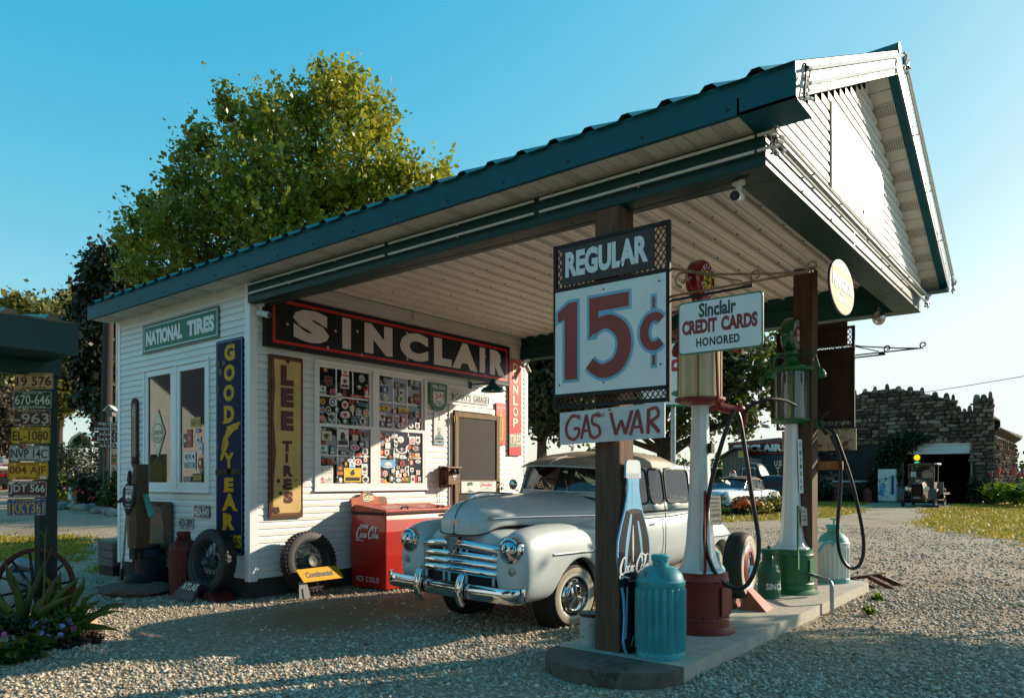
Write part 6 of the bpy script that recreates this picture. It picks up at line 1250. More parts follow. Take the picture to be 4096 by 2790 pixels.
for i in range(9): m.ring(c + Vector((.12, -.05, .45 - .035*i)), .013, .004, 'dark iron', (1, .3*(-1)**i, 0), 8, 5)
m.build('chain', t)
t = thing('paint_bucket', 'peeling white bucket with a rusty rim beside the near post', 'bucket', (.08, -4.63, .11)); m = MB(); m.lathe([(0, 0), (.085, 0), (.09, .01), (.09, .235), (.095, .245), (.086, .247), (.084, .03), (0, .03)], (.08, -4.64, .11), mat('bucket paint', '#a9b2b0', .6, var=.2, rust=.45, rcol='#5e3a22', rs=6).name, 28); m.lathe([(.0915, .225), (.097, .24), (.094, .252)], (.08, -4.64, .11), 'rusty iron', 28); m.build('pail', t)
# soda bottle boards
def bottle_board(O, u, h, lab, flip=False):
    k = h/1.44; b = Board(O, u, (0, .015, 1), .014)
    prof = [(.0, .11), (.04, .14), (.10, .155), (.28, .135), (.42, .145), (.60, .195), (.74, .215), (.84, .205), (.95, .165), (1.06, .115), (1.16, .085), (1.24, .072), (1.30, .075), (1.305, .10), (1.40, .095), (1.43, .085), (1.44, .05)]
    o = [(.22*k + x*k, z*k) for z, x in prof]; o2 = [(.22*k - x*k, z*k) for z, x in prof[::-1]]
    b.panel(o + o2, mat('bottle edge', '#79b7d6', .3).name, PA('sky')); sh = lambda s, z0, z1: [(.22*k + (x - s)*k, z*k) for z, x in prof if z0 <= z <= z1] + [(.22*k - (x - s)*k, z*k) for z, x in prof[::-1] if z0 <= z <= z1]
    cola = mat('cola dark', '#241c22', .25, var=.1, coat=.4).name
    b.poly(sh(.014, .0, 1.06), cola, 1); b.poly(sh(.012, 1.06, 1.30), 'bottle edge', 1); b.poly(sh(.003, 1.30, 1.44), 'sign white', 1)
    for i in range(7): b.rect((.135 + .025*i)*k, 1.30*k, (.142 + .025*i)*k, 1.34*k, PA('grey'), 2)
    for pts, w_ in (([(.10, .62), (.125, .8), (.17, .98), (.185, 1.05)], (.03, .04, .012)), ([(.27, .98), (.30, .85), (.325, .66)], (.02, .03, .02)), ([(.09, .12), (.105, .3), (.12, .5)], (.02, .03, .02)), ([(.315, .1), (.32, .3), (.305, .5)], (.03, .02, .01)), ([(.21, 1.1), (.21, 1.28)], (.03, .02)), ([(.16, .05), (.2, .12), (.28, .06)], (.01, .03, .01)), ([(.2, .68), (.205, .95)], (.01, .025, .008))): b.stroke([(px*k, pz*k) for px, pz in pts], [q*k for q in w_], 'pale blue paint' if w_[0] != .01 else PA('lightgrey'), 2)
    b.ell(.22*k, 1.055*k, .10*k, .018*k, PA('dark'), 3, 18)
    b.stroke([(.035*k, .50*k), (.03*k, .72*k)], .05*k, cola, 2); coca(b, .01*k, .56*k, .43*k, 'sign white', 4); b.write('TRADE-MARK', .13*k, .53*k, .31*k, .545*k, PA('lightgrey'), 4, .01)
    return tag(b.build('bottle_sign'), lab, 'sign')
bottle_board((-.155, -5.02, .112), (1, -.10, 0), 1.44, 'tall cola bottle cutout leaning on the near canopy post')
bottle_board((4.14, -5.10, .112), (.97, .12, 0), 1.42, 'second cola bottle cutout seen edge on at the far canopy post')
# spare tyres on display stands
def display_stand(t, c, fwd, mt, w_=.34, h=.20, txt=None):
    """folded sheet stand: two wings under the tyre"""
    f_ = Vector(fwd).normalized(); s = Vector((-f_.y, f_.x, 0)); c = Vector(c)
    for sg in (-1, 1):
        m = MB(); a = c + s*sg*.07; e = c + s*sg*(w_*.75); p = [a - f_*.09 + Vector((0, 0, h)), a + f_*.09 + Vector((0, 0, h)), e + f_*.15, e - f_*.15, c + s*sg*.03 + f_*.14, c + s*sg*.03 - f_*.14]
        m.add([p[0], p[1], p[2], p[3], p[4], p[5]], [(0, 1, 2, 3), (1, 4, 2), (0, 3, 5), (0, 5, 4, 1)], mt)
        m.add([q + s*sg*.008 for q in p[:4]], [(3, 2, 1, 0)], mt); m.build('stand', t)
T = thing('whitewall_tyre', 'whitewall tyre with chrome hub on a red oxide stand between the pumps', 'tyre', (2.44, -4.92, .11), math.atan2(.12, .995), local=True)
wheel(T, 0, 0, .335, .19, -1, 0, 'star', True, .43, 'tyre'); display_stand(T, (0, 0, 0), (1, 0, 0), 'red oxide', .38, .22)
m = MB(); m.lathe([(.21, 0), (.19, .012), (.12, .02)], (0, -.088, .43), PA('darkred'), 32, (0, -1, 0)); m.build('rim_band', T)
T = thing('iron_offcuts', 'rusty angle iron pieces lying off the far end of the island', 'scrap iron', (5.8, -5.2, 0))
for a, b_ in (((5.42, -5.20, .13), (6.05, -5.50, .15)), ((5.75, -5.40, .13), (5.62, -5.75, .0)), ((5.95, -5.46, .14), (6.05, -5.75, .0)), ((5.5, -5.25, .12), (5.55, -5.55, .0))):
    m = MB(); m.bar(a, b_, .05, .008, 'rusty iron'); m.bar(Vector(a) + Vector((0, .022, -.022)), Vector(b_) + Vector((0, .022, -.022)), .008, .05, 'rusty iron'); m.build('angle_bar', T)
# red cooler with a tool tray sign
CO = thing('drinks_cooler', 'red ice cold soda cooler chest standing against the front wall', 'cooler', (2.2, -.3, 0))
mat('cooler red', '#b0211a', .32, var=.10, vs=4, rust=.06, rcol='#5a1a14', coat=.35); mat('cooler lid', '#a8362a', .4, var=.15, rust=.2, rcol='#7d6a60', rs=5)
X0, X1, Y0_, Y1_ = 1.38, 2.75, -.80, -.12
m = MB(); m.loft([[Vector((X0 + d, Y0_ + d, z)), Vector((X1 - d, Y0_ + d, z)), Vector((X1 - d, Y1_, z)), Vector((X0 + d, Y1_, z))] for z, d in ((.02, .03), (.10, .012), (.45, -.005), (.75, .0), (.90, .025), (.965, .045))], 'cooler red', smooth=False); m.build('chest', CO, bevel=.012)
m = MB(); m.box(X0 + .02, Y0_ + .02, .965, X1 - .02, Y1_, .99, 'dark iron'); m.box(X0 + .03, Y0_ + .03, .99, X1 - .03, Y1_, 1.015, 'cooler lid'); m.build('lid_frame', CO, bevel=.004)
for i in range(2):
    a = X0 + .05 + i*.66; m = MB(); m.prism([Vector((a, Y0_ + .05, 1.015)), Vector((a, Y0_ + .05, 1.02)), Vector((a, Y1_ - .1, 1.075)), Vector((a, Y1_, 1.075)), Vector((a, Y1_, 1.015))], (.62, 0, 0), 'cooler lid'); ld = m.build('lid', CO, bevel=.004)
    b = Board((a + .03, Y0_ + .25, 1.051), UX, (0, 1, .18), 0); b.write('HAVE A COKE', .1, .0, .5, .05, 'sign white', 2, .01, 0, 1.2); b.rect(.08, -.07, .3, -.05, 'sign white', 2); b.build('lid_lettering', ld)
    h_ = MB(); h_.tube([(a + .25, Y0_ + .05, 1.03), (a + .26, Y0_ + .035, 1.055), (a + .36, Y0_ + .035, 1.055), (a + .37, Y0_ + .05, 1.03)], .012, 'dark iron', 6); h_.build('handle', ld)
for k_ in range(3):
    b = Board((X0 - .007, Y1_ - .02, .05), UY, (.0, 0, 1), 0)
    if k_ == 0: b.write('DRINK', .17, .735, .34, .785, 'sign white', 1, .04, .15)
    elif k_ == 1: coca(b, .085, .565, .49, 'sign white', 2)
    else: b.write('ICE COLD', .11, .055, .54, .12, 'sign white', 1, .01, 0, 1.25)
    b.v = [(x + .003 + (.02*max(0, (z - .78)/.15)), y, z) for x, y, z in b.v]; b.build('lettering', CO)
b = Board((1.42, -.10, 1.02), UX, (0, .12, 1), .01); b.panel([(0, 0), (.62, 0), (.62, .13), (.58, .16), (.42, .16), (.40, .185), (.33, .23), (.24, .235), (.17, .20), (.15, .16), (0, .145)], mat('rust orange', '#a8512f', .7, var=.3, rust=.5, rcol='#7c6a5c', rs=5).name)
b.ell(.285, .155, .10, .075, PA('dark'), 1, 20); b.frame(0, 0, .62, .012, .006, PA('grey'), 1); b.write('Gates', .195, .115, .39, .205, PA('cream'), 2, .02, .25); b.stroke([(.19, .11), (.28, .10), (.40, .13)], (.004, .012, .004), PA('cream'), 2)
tag(b.build('belt_sign'), 'small rusty orange Gates sign standing on the red cooler', 'sign')
# spoked wheels leaning on the walls
def spoked(T, r, wd, hubr, zc, lean):
    M_ = Matrix.Rotation(lean, 4, 'X'); ax = (M_ @ Vector((0, -1, 0))); c = Vector((0, 0, zc))
    m = MB(); m.lathe([(r*.70, -wd*.45), (r*.86, -wd*.5), (r*.96, -wd*.42), (r, -wd*.2), (r, wd*.2), (r*.96, wd*.42), (r*.86, wd*.5), (r*.72, wd*.46)], c, 'black rubber', 44, ax)
    for k in range(44):
        a = 2*PI*k/44; u = ax.orthogonal().normalized(); w2 = ax.cross(u); d = u*math.cos(a) + w2*math.sin(a); tn = ax.cross(d); m.obox(c + d*r*.985, d*.012, ax*wd*.36, tn*r*.035, 'black rubber')
    ty = m.build('tyre', T); rm = mat('wheel grey green', '#39423f', .5, var=.2, rust=.2, rcol='#4a352a').name
    m = MB(); m.lathe([(r*.71, wd*.42), (r*.69, wd*.46), (r*.66, wd*.40), (r*.64, wd*.1), (r*.66, -wd*.4)], c, rm, 40, ax); m.build('rim', T)
    for k in range(24):
        u = ax.orthogonal().normalized(); w2 = ax.cross(u); a = 2*PI*k/24; b_ = a + (.35 if k % 2 else -.35); s_ = .3 if k % 4 < 2 else -.1
        m = MB(); m.tube([c + (u*math.cos(a) + w2*math.sin(a))*r*.65 + ax*wd*.1, c + (u*math.cos(b_) + w2*math.sin(b_))*hubr + ax*wd*s_], .0045, rm, 5); m.build('spoke', T)
    m = MB(); m.lathe([(hubr*1.5, -wd*.2), (hubr*1.45, wd*.05), (hubr*.9, wd*.3), (hubr*.88, wd*.55), (hubr*.75, wd*.62), (hubr*.62, wd*.55), (0, wd*.5)], c, rm, 28, ax); m.build('hub', T)
T = thing('spoked_tyre', 'old wire spoked tyre in a yellow stand below the rusty cream sign', 'tyre', (.60, -.30, 0), R(0), local=True); spoked(T, .36, .17, .10, .42, R(-10))
b = Board((-.26, -.235, .21), UX, (0, .5, .87), .01); b.panel([(.02, 0), (.60, 0), (.55, .17), (-.03, .17)], 'sign yellow'); b.write('Continental', .07, .05, .46, .125, PA('black'), 1, .05); b.ell(.51, .125, .022, .022, PA('black'), 1, 14); b.ell(.51, .125, .018, .018, 'sign yellow', 2, 14); b.build('stand_panel', T)['label'] = 'yellow stand panel lettered Continental'
b = Board((-.28, -.20, .02), UX, (0, 0, 1), .01); b.panel([(0, 0), (.16, 0), (.10, .2), (0, .2)], PA('grey')); b.build('stand_leg', T); m = MB(); m.tube([(-.1, -.28, .20), (.02, -.33, .01)], .007, 'dark iron', 6); m.build('stand_wire', T)
T = thing('spoked_tyre', 'large dark spoked tyre leaning against the navy sign on a rusty stand', 'tyre', (-.22, .46, 0), R(-86), local=True); spoked(T, .385, .18, .06, .43, R(-8)); display_stand(T, (0, -.02, 0), (0, 1, 0), 'can red', .46, .15)
b = Board((-.33, -.34, .02), UX, (0, .62, .78), .008); b.panel([(0, 0), (.46, 0), (.40, .25), (.10, .25)], mat('atlas red', '#5e2016', .6, var=.25, rust=.3, rcol='#2c1712').name); b.write('ATLAS', .10, .135, .40, .225, PA('cream'), 1, .03); b.write('TIRES', .06, .03, .42, .11, PA('brown'), 1, .03); b.build('stand_panel', T)
can('oil_can', 'dark red ribbed oil can against the side wall', -.26, 1.04, 0, .165, .56, .68, .77, 'can red', ribs=20)
can('milk_can', 'black milk can behind the metal bird by the side wall', -.20, 2.03, 0, .19, .42, .52, .56, 'can dark', ribs=0, neck=.55)
# welded scrap bird on a flat rock
rk = mat('flat rock', '#5f4a3c', .9, var=.3, vs=4, bump=.5, bs=30).name
def rock(x, y, z, sx, sy, sz, seed, name, lab, m_, grp=None, rz=0):
    rr = random.Random(seed); bm = bmesh.new(); bmesh.ops.create_icosphere(bm, subdivisions=2, radius=1)
    ph = [Vector((rr.gauss(0, 1), rr.gauss(0, 1), rr.gauss(0, 1))).normalized() for _ in range(9)]
    for v in bm.verts:
        n = v.co.copy(); k = 1.
        for p in ph: k = min(k, .72 + .28*rr.random()*0 + .0 + (.78 - n.dot(p))*.55 + .45) if n.dot(p) > .6 else k
        v.co = n*k; v.co += Vector((rr.gauss(0, .05), rr.gauss(0, .05), rr.gauss(0, .06)))
    me = bpy.data.meshes.new(name); bm.to_mesh(me); bm.free(); me.materials.append(MATS[m_]); o = bpy.data.objects.new(name, me); COL.objects.link(o); o.location = (x, y, z); o.scale = (sx, sy, sz); o.rotation_euler = (0, 0, rz)
    return tag(o, lab, 'rock', grp)
rock(-.58, 1.62, .05, .40, .52, .09, 3, 'flat_rock', 'broad flat brown rock under the metal bird', rk)
B = thing('bird_sculpture', 'welded scrap metal bird wearing a black Route 66 bandana on a flat rock', 'sculpture', (-.55, 1.62, .14))
mat('scrap tan', '#5a4029', .6, var=.25, vs=8, rust=.35, rcol='#2d1d14', rs=10); mat('bandana', '#16171a', .8, var=.15)
def yb(px): return 1.62 - (px - 565)/2950*9.25/.7833
m = MB(); m.loft([[Vector((-.55 + dx, yb(565) + dy, z)) for dx, dy in ((-.07*w_, -hw_), (-.10*w_, 0), (-.07*w_, hw_), (.10, hw_*.9), (.14, 0), (.10, -hw_*.9))] for z, hw_, w_ in ((.56, .115, 1), (.8, .13, 1), (1.05, .135, 1.1), (1.2, .10, 1), (1.32, .065, .8), (1.45, .055, .6), (1.6, .035, .4))], 'scrap tan', smooth=False); m.build('body', B)
m = MB(); m.lathe([(0, .05), (.03, .04), (.045, 0), (.03, -.03), (0, -.04)], (-.56, 1.64, 1.64), 'rusty iron', 12, (0, 0, 1)); m.prism([Vector((-.57, 1.66, 1.66)), Vector((-.57, 1.72, 1.70)), Vector((-.57, 1.70, 1.60))], (.02, 0, 0), 'rusty iron')
for k in range(5): m.bar((-.56, 1.63 - .012*k, 1.66), (-.56, 1.62 - .018*k, 1.73 + .012*(2-abs(k-2))), .012, .02, 'rusty iron')
m.build('head', B); m = MB(); m.prism([Vector((-.60, 1.80, 1.40)), Vector((-.60, 1.76, 1.52)), Vector((-.60, 1.72, 1.42)), Vector((-.60, 1.76, 1.34))], (.04, 0, 0), 'rusty iron'); m.build('wattle', B)
b = Board((-.675, 1.81, .96), UY, (.10, 0, 1), .01); b.panel([(.17, 0), (.32, .16), (.345, .33), (.28, .40), (.08, .40), (-.0, .33), (.02, .16)], 'bandana'); b.write('HISTORIC', .07, .335, .28, .37, 'sign white', 1, .02); b.write('ROUTE', .10, .285, .25, .325, 'sign white', 1, .02); b.write('66', .10, .215, .25, .28, 'sign white', 1, .03)
q = [(.175, .185), (.255, .215), (.265, .26), (.25, .34), (.10, .34), (.085, .26), (.095, .215)]
for i in range(7): b.stroke([q[i], q[(i+1) % 7]], .006, 'sign white', 1, 2)
b.write("Gary's", .12, .12, .24, .15, 'sign white', 1, .0, .3); b.write('Gay Parita', .10, .085, .25, .11, 'sign white', 1, .0, .3); b.build('bandana', B)
m = MB(); m.bar((-.55, 1.78, 1.25), (-.62, 1.98, 1.12), .06, .02, 'rusty iron'); m.build('wing', B); m = MB(); m.bar((-.52, 1.47, 1.22), (-.50, 1.36, .95), .06, .03, 'can teal light'); m.build('wing', B)
m = MB(); m.box(-.62, 1.55, .42, -.50, 1.69, .57, 'dark iron'); m.build('tail_box', B)
for yy in (1.545, 1.70):
    m = MB(); m.tube([(-.57, yy, .50), (-.56, yy, .15)], .012, 'scrap tan', 6)
    for i in range(12): m.ring((-.57 + .0008*i, yy, .17 + .027*i), .013, .004, 'rusty iron', (.2, .1, 1), 8, 5)
    m.build('leg', B)
m = MB(); m.lathe([(0, .10), (.1, .09), (.15, .05), (.16, 0)], (-.55, 1.62, .13), 'dark iron', 16); m.build('foot_plate', B)
t = thing('shovel', 'long grey handled spade leaning on the rear corner of the side wall', 'spade', (-.15, 2.99, 0)); m = MB(); m.bar((-.14, 2.98, .12), (-.06, 2.995, 1.12), .035, .03, 'galvanised pipe'); m.build('handle', t); m = MB(); m.bar((-.065, 2.995, 1.1), (-.05, 3.0, 1.30), .10, .035, 'grey timber'); m.build('grip', t); m = MB(); m.bar((-.15, 2.978, .0), (-.14, 2.98, .16), .06, .03, 'dark iron'); m.build('blade', t)
t = thing('timber_crate', 'dark weathered crate behind the rear corner of the station', 'crate', (.02, 3.75, 0)); m = MB()
for i in range(3): m.box(-.06, 3.47, .14 + .12*i, .35, 3.95, .25 + .12*i, 'grey timber')
m.box(-.05, 3.48, 0, .34, 3.94, .15, 'dark iron'); m.build('box', t)
# ---------------------------------------------------------------- across the road: stone garage, shed, cars
foliage('stone colours', ['#2c231d', '#4a3a2e', '#6b5644', '#3a3029', '#7d6a58', '#54443a', '#8c7d70', '#332a26'], 0., .9); mat('mortar', '#2e2722', .95, var=.2)
mat('corrugated roof', '#4b4a48', .6, var=.2); mat('overhead door', '#b9c4c4', .5, var=.04)
def stones_on(m, O, u, n, poly, sw, sh, seed, dep=.10, holes=()):
    """rubble facing: one block per stone, laid in wavering courses"""
    rr = random.Random(seed); O, u, n = Vector(O), Vector(u), Vector(n); xs_ = [p[0] for p in poly]; zs2 = [p[1] for p in poly]; z = min(zs2)
    while z < max(zs2):
        h = sh*rr.uniform(.7, 1.4); x = min(xs_) - rr.random()*sw
        while x < max(xs_):
            w_ = sw*rr.uniform(.5, 1.6); cx, cz = x + w_/2, z + h/2 + rr.uniform(-.03, .03)
            if inside((cx, cz), poly) and not any(a < cx < c and b < cz < d for a, b, c, d in holes):
                q = dep*rr.uniform(.3, 1.2); t = rr.uniform(-.12, .12); P_ = []
                for sx, sz in ((-1, -1), (0, -1.1), (1, -1), (1.1, 0), (1, 1), (0, 1.1), (-1, 1), (-1.1, 0)):
                    a = cx + sx*w_*.46*rr.uniform(.75, 1.05); b = cz + sz*h*.46*rr.uniform(.75, 1.05) + sx*t*h; P_.append(O + u*a + Vector((0, 0, b)))
                c = O + u*cx + Vector((0, 0, cz)) + n*q; k = len(P_); top = [c + (p - c)*.62 + n*(q*.35) - n*(p - c).dot(n)*.62 for p in P_]
                m.add(P_ + top + [c + n*q*.12], [(i, (i+1) % k, k + (i+1) % k, k + i) for i in range(k)] + [(k + i, k + (i+1) % k, 2*k) for i in range(k)], 'stone colours')
            x += w_
        z += h*.92
XG = 46.
GA = thing('stone_garage', 'dark rubble stone garage with arched battlemented parapet and half open white door', 'garage', (XG, 2, 0))
arch_ = [(-7.2, 0), (3.03, 0), (3.03, 6.15), (2.04, 6.10), (2.02, 5.42), (1.19, 5.42), (1.17, 6.10), (.3, 6.4), (-.7, 6.75), (-1.7, 7.0), (-2.8, 7.1), (-3.9, 6.98), (-4.9, 6.72), (-5.8, 6.3), (-6.5, 6.05), (-7.2, 6.0)]
m = MB(); m.prism([Vector((XG, -x, z)) for x, z in [(-7.2, 0), (-1.70, 0), (-1.70, 3.70), (-7.2, 3.70)]], (.5, 0, 0), 'mortar'); m.prism([Vector((XG, -x, z)) for x, z in [(1.92, 0), (3.03, 0), (3.03, 3.70), (1.92, 3.70)]], (.5, 0, 0), 'mortar')
m.prism([Vector((XG, -x, z)) for x, z in [(-7.2, 3.70), (3.03, 3.70)] + arch_[2:]], (.5, 0, 0), 'mortar')
stones_on(m, (XG, 0, 0), (0, -1, 0), (-1, 0, 0), arch_, .46, .23, 5, .12, ((-1.72, -1, 1.94, 3.72), (-5.75, 1.36, -3.28, 3.7)))
rr = random.Random(4)
for x, z in ((-6.6, 6.0), (-5.2, 6.55), (-4.5, 6.85), (-3.88, 7.0), (-3.3, 7.05), (-2.6, 7.1), (-1.95, 7.02), (-1.3, 6.9), (-.65, 6.75), (.05, 6.5), (.65, 6.28), (1.0, 6.12), (1.3, 5.42), (1.58, 5.40), (1.85, 5.42), (2.2, 6.1), (2.55, 6.12), (2.88, 6.15)):
    w_, h = rr.uniform(.09, .17), rr.uniform(.22, .42); m.loft([[Vector((XG + .2 + k*w_*math.cos(t), -x + k*w_*math.sin(t), z + hh_)) for t in [2*PI*i/7 + rr.uniform(-.2, .2) for i in range(7)]] for hh_, k in ((-.1, 1.3), (h*.4, 1.1), (h*.8, .9), (h, .4))], 'stone colours', smooth=False)
m.build('front_wall', GA, auto=0)
m = MB(); m.prism([Vector((XG + x, -3.03, z)) for x, z in ((0.02, 0), (14, 0), (14, 4.3), (0.02, 4.3))], (0, .4, 0), 'mortar'); stones_on(m, (XG, -3.03, 0), (1, 0, 0), (0, -1, 0), [(0, 0), (14, 0), (14, 4.0), (0, 4.0)], .22, .26, 8, .16); m.build('side_wall', GA, auto=0)
m = MB(); m.add([(XG - .1, -3.35, 4.42), (60, -3.55, 4.55), (60, 1, 6.0), (XG - .1, 1, 5.9)], [(0, 1, 2, 3)], 'corrugated roof'); m.add([(XG - .1, -3.35, 4.34), (60, -3.55, 4.47), (60, 1, 5.92), (XG - .1, 1, 5.82)], [(3, 2, 1, 0)], 'grey timber')
for x in np.arange(XG + .3, 60, .8): m.bar((x, -3.02, 4.1), (x, -3.45, 4.40), .12, .12, 'grey timber')
m.bar((XG, -3.3, 4.38), (60, -3.5, 4.51), .06, .16, 'grey timber'); m.box(XG + .4, -3.05, 3.6, 60, -3.0, 4.4, 'grey timber'); m.build('roof', GA, auto=0)
m = MB(); m.add([(XG + .5, 7.2, 0), (XG + 9, 7.2, 0), (XG + 9, -2.6, 0), (XG + .5, -2.6, 0)], [(0, 1, 2, 3)], 'room floor'); m.box(XG + 9, -2.6, 0, XG + 9.2, 7.2, 5.5, 'mortar'); m.box(XG + .5, 7.0, 0, XG + 9, 7.2, 5.5, 'mortar'); m.box(XG + .5, -2.6, 5.4, XG + 9, 7.2, 5.5, 'mortar'); m.build('interior', GA)
m = MB(); 
for i in range(3): m.box(XG + .10, -1.90, 2.98 + .235*i, XG + .15, 1.69, 2.98 + .235*i + .23, 'overhead door')
m.build('overhead_door', GA, bevel=.01); m = MB(); m.box(XG - .03, -2.02, 0, XG + .2, -1.90, 3.75, 'grey timber'); m.box(XG - .03, 1.69, 0, XG + .2, 1.78, 3.75, 'grey timber'); m.box(XG - .03, -1.90, 3.68, XG + .2, 1.69, 3.76, 'grey timber'); m.build('door_frame', GA)
m = MB(); m.add([(XG + .2, y, z) for y, z in ((5.7, 1.38), (3.3, 1.38), (3.3, 3.65), (5.7, 3.65))], [(0, 1, 2, 3)], 'car glass'); wn_ = m.build('window', GA)
m = MB()
for i in range(6): y = 5.7 - 2.4*i/5; m.box(XG + .15, y - .025, 1.36, XG + .19, y + .025, 3.67, 'grey timber')
for i in range(4): z = 1.38 + 2.27*i/3; m.box(XG + .14, 3.28, z - .025, XG + .18, 5.72, z + .025, 'grey timber')
m.box(XG - .1, 3.2, 1.28, XG + .1, 5.8, 1.37, 'worn white'); m.build('frame', wn_)
b = Board((XG + .24, 5.25, 1.75), UY, UZ, .0); b.ell(.75, .75, .72, .72, PA('darkgreen'), -3, 32); b.ell(.75, .75, .46, .46, PA('darkred'), -2, 32); ring_text(b, 'SINCLAIR', .75, .75, .5, .68, R(160), R(20), PA('palegreen'), 0); ring_text(b, 'GASOLINE', .75, .75, .5, .68, R(200), R(340), PA('palegreen'), 0); b.write('H C', .42, .55, 1.08, .95, PA('lightgrey'), 0, .04); b.build('round_sign', wn_)
# lamps of a traffic signal glowing inside the garage door
t = thing('traffic_signal', 'traffic signal glowing amber and green inside the garage doorway', 'traffic light', (XG + .6, 1.0, 2.4)); m = MB(); m.box(XG + .62, .78, 2.0, XG + .9, 1.22, 3.1, 'black plastic'); m.build('housing', t)
glow('amber glow', '#ffa014', 1.6, '#c87a10'); glow('green glow', '#18d080', .9, '#108050')
for z, n_ in ((2.80, 'amber glow'), (2.38, 'green glow')): m = MB(); m.sphere((XG + .60, 1.0, z), .17, n_, 14); m.build('lens', t)
# vending machine
t = thing('vending_machine', 'white and pale blue vending machine standing beside the garage door', 'vending machine', (45.4, 2.4, 0)); m = MB(); m.box(45.3, 1.95, .12, 46.0, 2.95, 2.08, 'can white'); m.box(45.36, 1.98, 0, 45.95, 2.92, .12, 'can teal light'); m.build('cabinet', t, bevel=.03)
b = Board((45.29, 2.95, .1), UY, UZ, .01); b.rect(.10, .35, .36, 1.4, PA('sky'), 0); b.rect(.72, .38, .95, 1.62, PA('sky'), 0); b.rect(.78, .44, .90, 1.56, PA('dark'), 1); b.rect(.14, 1.05, .32, 1.35, PA('lightgrey'), 1); b.rect(.17, .52, .25, .66, PA('dark'), 1); b.build('front_panel', t)
# antique truck
TR = thing('antique_truck', 'brown antique open cab truck parked nose out before the garage door', 'truck', (38, -.47, 0), 0, local=True); tb = mat('truck brown', '#4a362b', .6, var=.2, vs=3, rust=.2, rcol='#2b1d16').name
m = MB(); m.loft([[Vector((x, y, z)) for y, z in ((-.30*k, .40), (-.32*k, .95), (-.25*k, zt - .06), (0, zt), (.25*k, zt - .06), (.32*k, .95), (.30*k, .40))] for x, k, zt in ((0, .88, 1.27), (.06, .92, 1.30), (.1, .92, 1.30), (1.05, 1.35, 1.46), (1.15, 1.5, 1.50))], tb, smooth=False); m.build('bonnet', TR, bevel=.03)
b = Board((-.01, .24, .5), UY, UZ, .0); b.panel(rrect(0, 0, .48, .66, .08), PA('dark'))
for i in range(11): b.rect(.03, .06 + .05*i, .45, .075 + .05*i, PA('brown'), 1)
b.build('radiator_grille', TR); b = Board((-.03, .19, .42), UY, UZ, .004); b.panel([(0, 0), (.38, 0), (.38, .15), (0, .15)], PA('maroon')); b.write('36 IOWA', .04, .035, .34, .115, PA('lightgrey'), 1, .01); b.build('licence_plate', TR)
m = MB(); m.tube([(.08, 0, 1.30), (.08, 0, 1.38)], .02, 'dull chrome', 8); m.bar((.08, -.09, 1.41), (.08, .09, 1.38), .05, .05, 'dull chrome'); m.build('radiator_cap', TR)
for sg in (-1, 1):
    m = MB(); m.lathe([(0, -.10), (.08, -.08), (.125, 0), (.125, .02), (.11, .03)], (-.02, sg*.46, .96), tb, 20, (-1, 0, 0)); hl = m.build('headlight', TR); m = MB(); m.lathe([(.11, .02), (.06, .045), (0, .05)], (-.02, sg*.46, .96), mat('lamp cream', '#d8d0b0', .2).name, 18, (-1, 0, 0)); m.build('lens', hl)
    m = MB(); rows = [[Vector((.42 + .58*math.cos(t), sg*y, .44 + .52*math.sin(t))) for t in [PI*1.02 - PI*.95*i/12 for i in range(13)]] for y in (.58, .70, .86, .90)]; rows[0] = [p + Vector((0, 0, -.03)) for p in rows[0]]; rows[3] = [p + Vector((0, 0, -.04)) for p in rows[3]]; m.grid(rows, tb); m.grid([[p + Vector((0, 0, -.02)) for p in r] for r in rows[::-1]], tb); m.build('mudguard', TR)
    for x, r in ((.45, .40), (3.3, .42)):
        m = MB(); c = Vector((x, sg*.74, r)); m.ring(c, r - .06, .06, 'road tyre', (0, 1, 0), 32, 8); wh = m.build('wheel', TR)
        m = MB(); m.ring(c, r - .12, .022, PA('maroon'), (0, 1, 0), 28, 6); m.cyl(c - Vector((0, .09, 0)), c + Vector((0, .09, 0)), .055, 'dull chrome', n=12)
        for k in range(12): m.tube([c, c + Vector((math.cos(k*PI/6), 0, math.sin(k*PI/6)))*(r - .12)], .016, PA('maroon'), 6)
        m.build('spokes', wh)
    m = MB(); m.box(.95, sg*.55, .34, 2.7, sg*.86, .38, tb); m.build('running_board', TR); m = MB(); m.box(1.15, sg*.55, .55, 2.2, sg*.60, 1.30, tb); m.build('cab_side', TR); m = MB(); m.bar((2.2, sg*.60, 1.3), (2.2, sg*.62, 2.25), .06, .06, tb); m.build('cab_post', TR)
m = MB(); m.box(1.12, -.60, 1.0, 1.17, .60, 1.52, tb); m.build('dashboard', TR)
m = MB(); m.box(1.10, -.62, 1.50, 1.15, -.57, 2.18, tb); m.box(1.10, .57, 1.50, 1.15, .62, 2.18, tb); m.box(1.10, -.57, 2.12, 1.15, .57, 2.18, tb); m.box(1.10, -.57, 1.80, 1.15, .57, 1.83, tb); ws_ = m.build('windscreen', TR); m = MB(); m.add([(1.125, y, z) for y, z in ((.57, 1.5), (-.57, 1.5), (-.57, 2.12), (.57, 2.12))], [(0, 1, 2, 3)], 'car glass'); m.build('pane', ws_)
b = Board((1.09, .50, 1.54), UY, UZ, .0); b.panel([(0, 0), (.27, 0), (.27, .33), (0, .33)], PA('sky')); b.rect(.015, .03, .255, .30, PA('lightgrey'), 1); b.write('LARRY', .05, .24, .22, .28, PA('dark'), 2); 
for i in range(4): b.rect(.04, .06 + .04*i, .23, .08 + .04*i, PA('grey'), 2)
b.build('notice', TR)
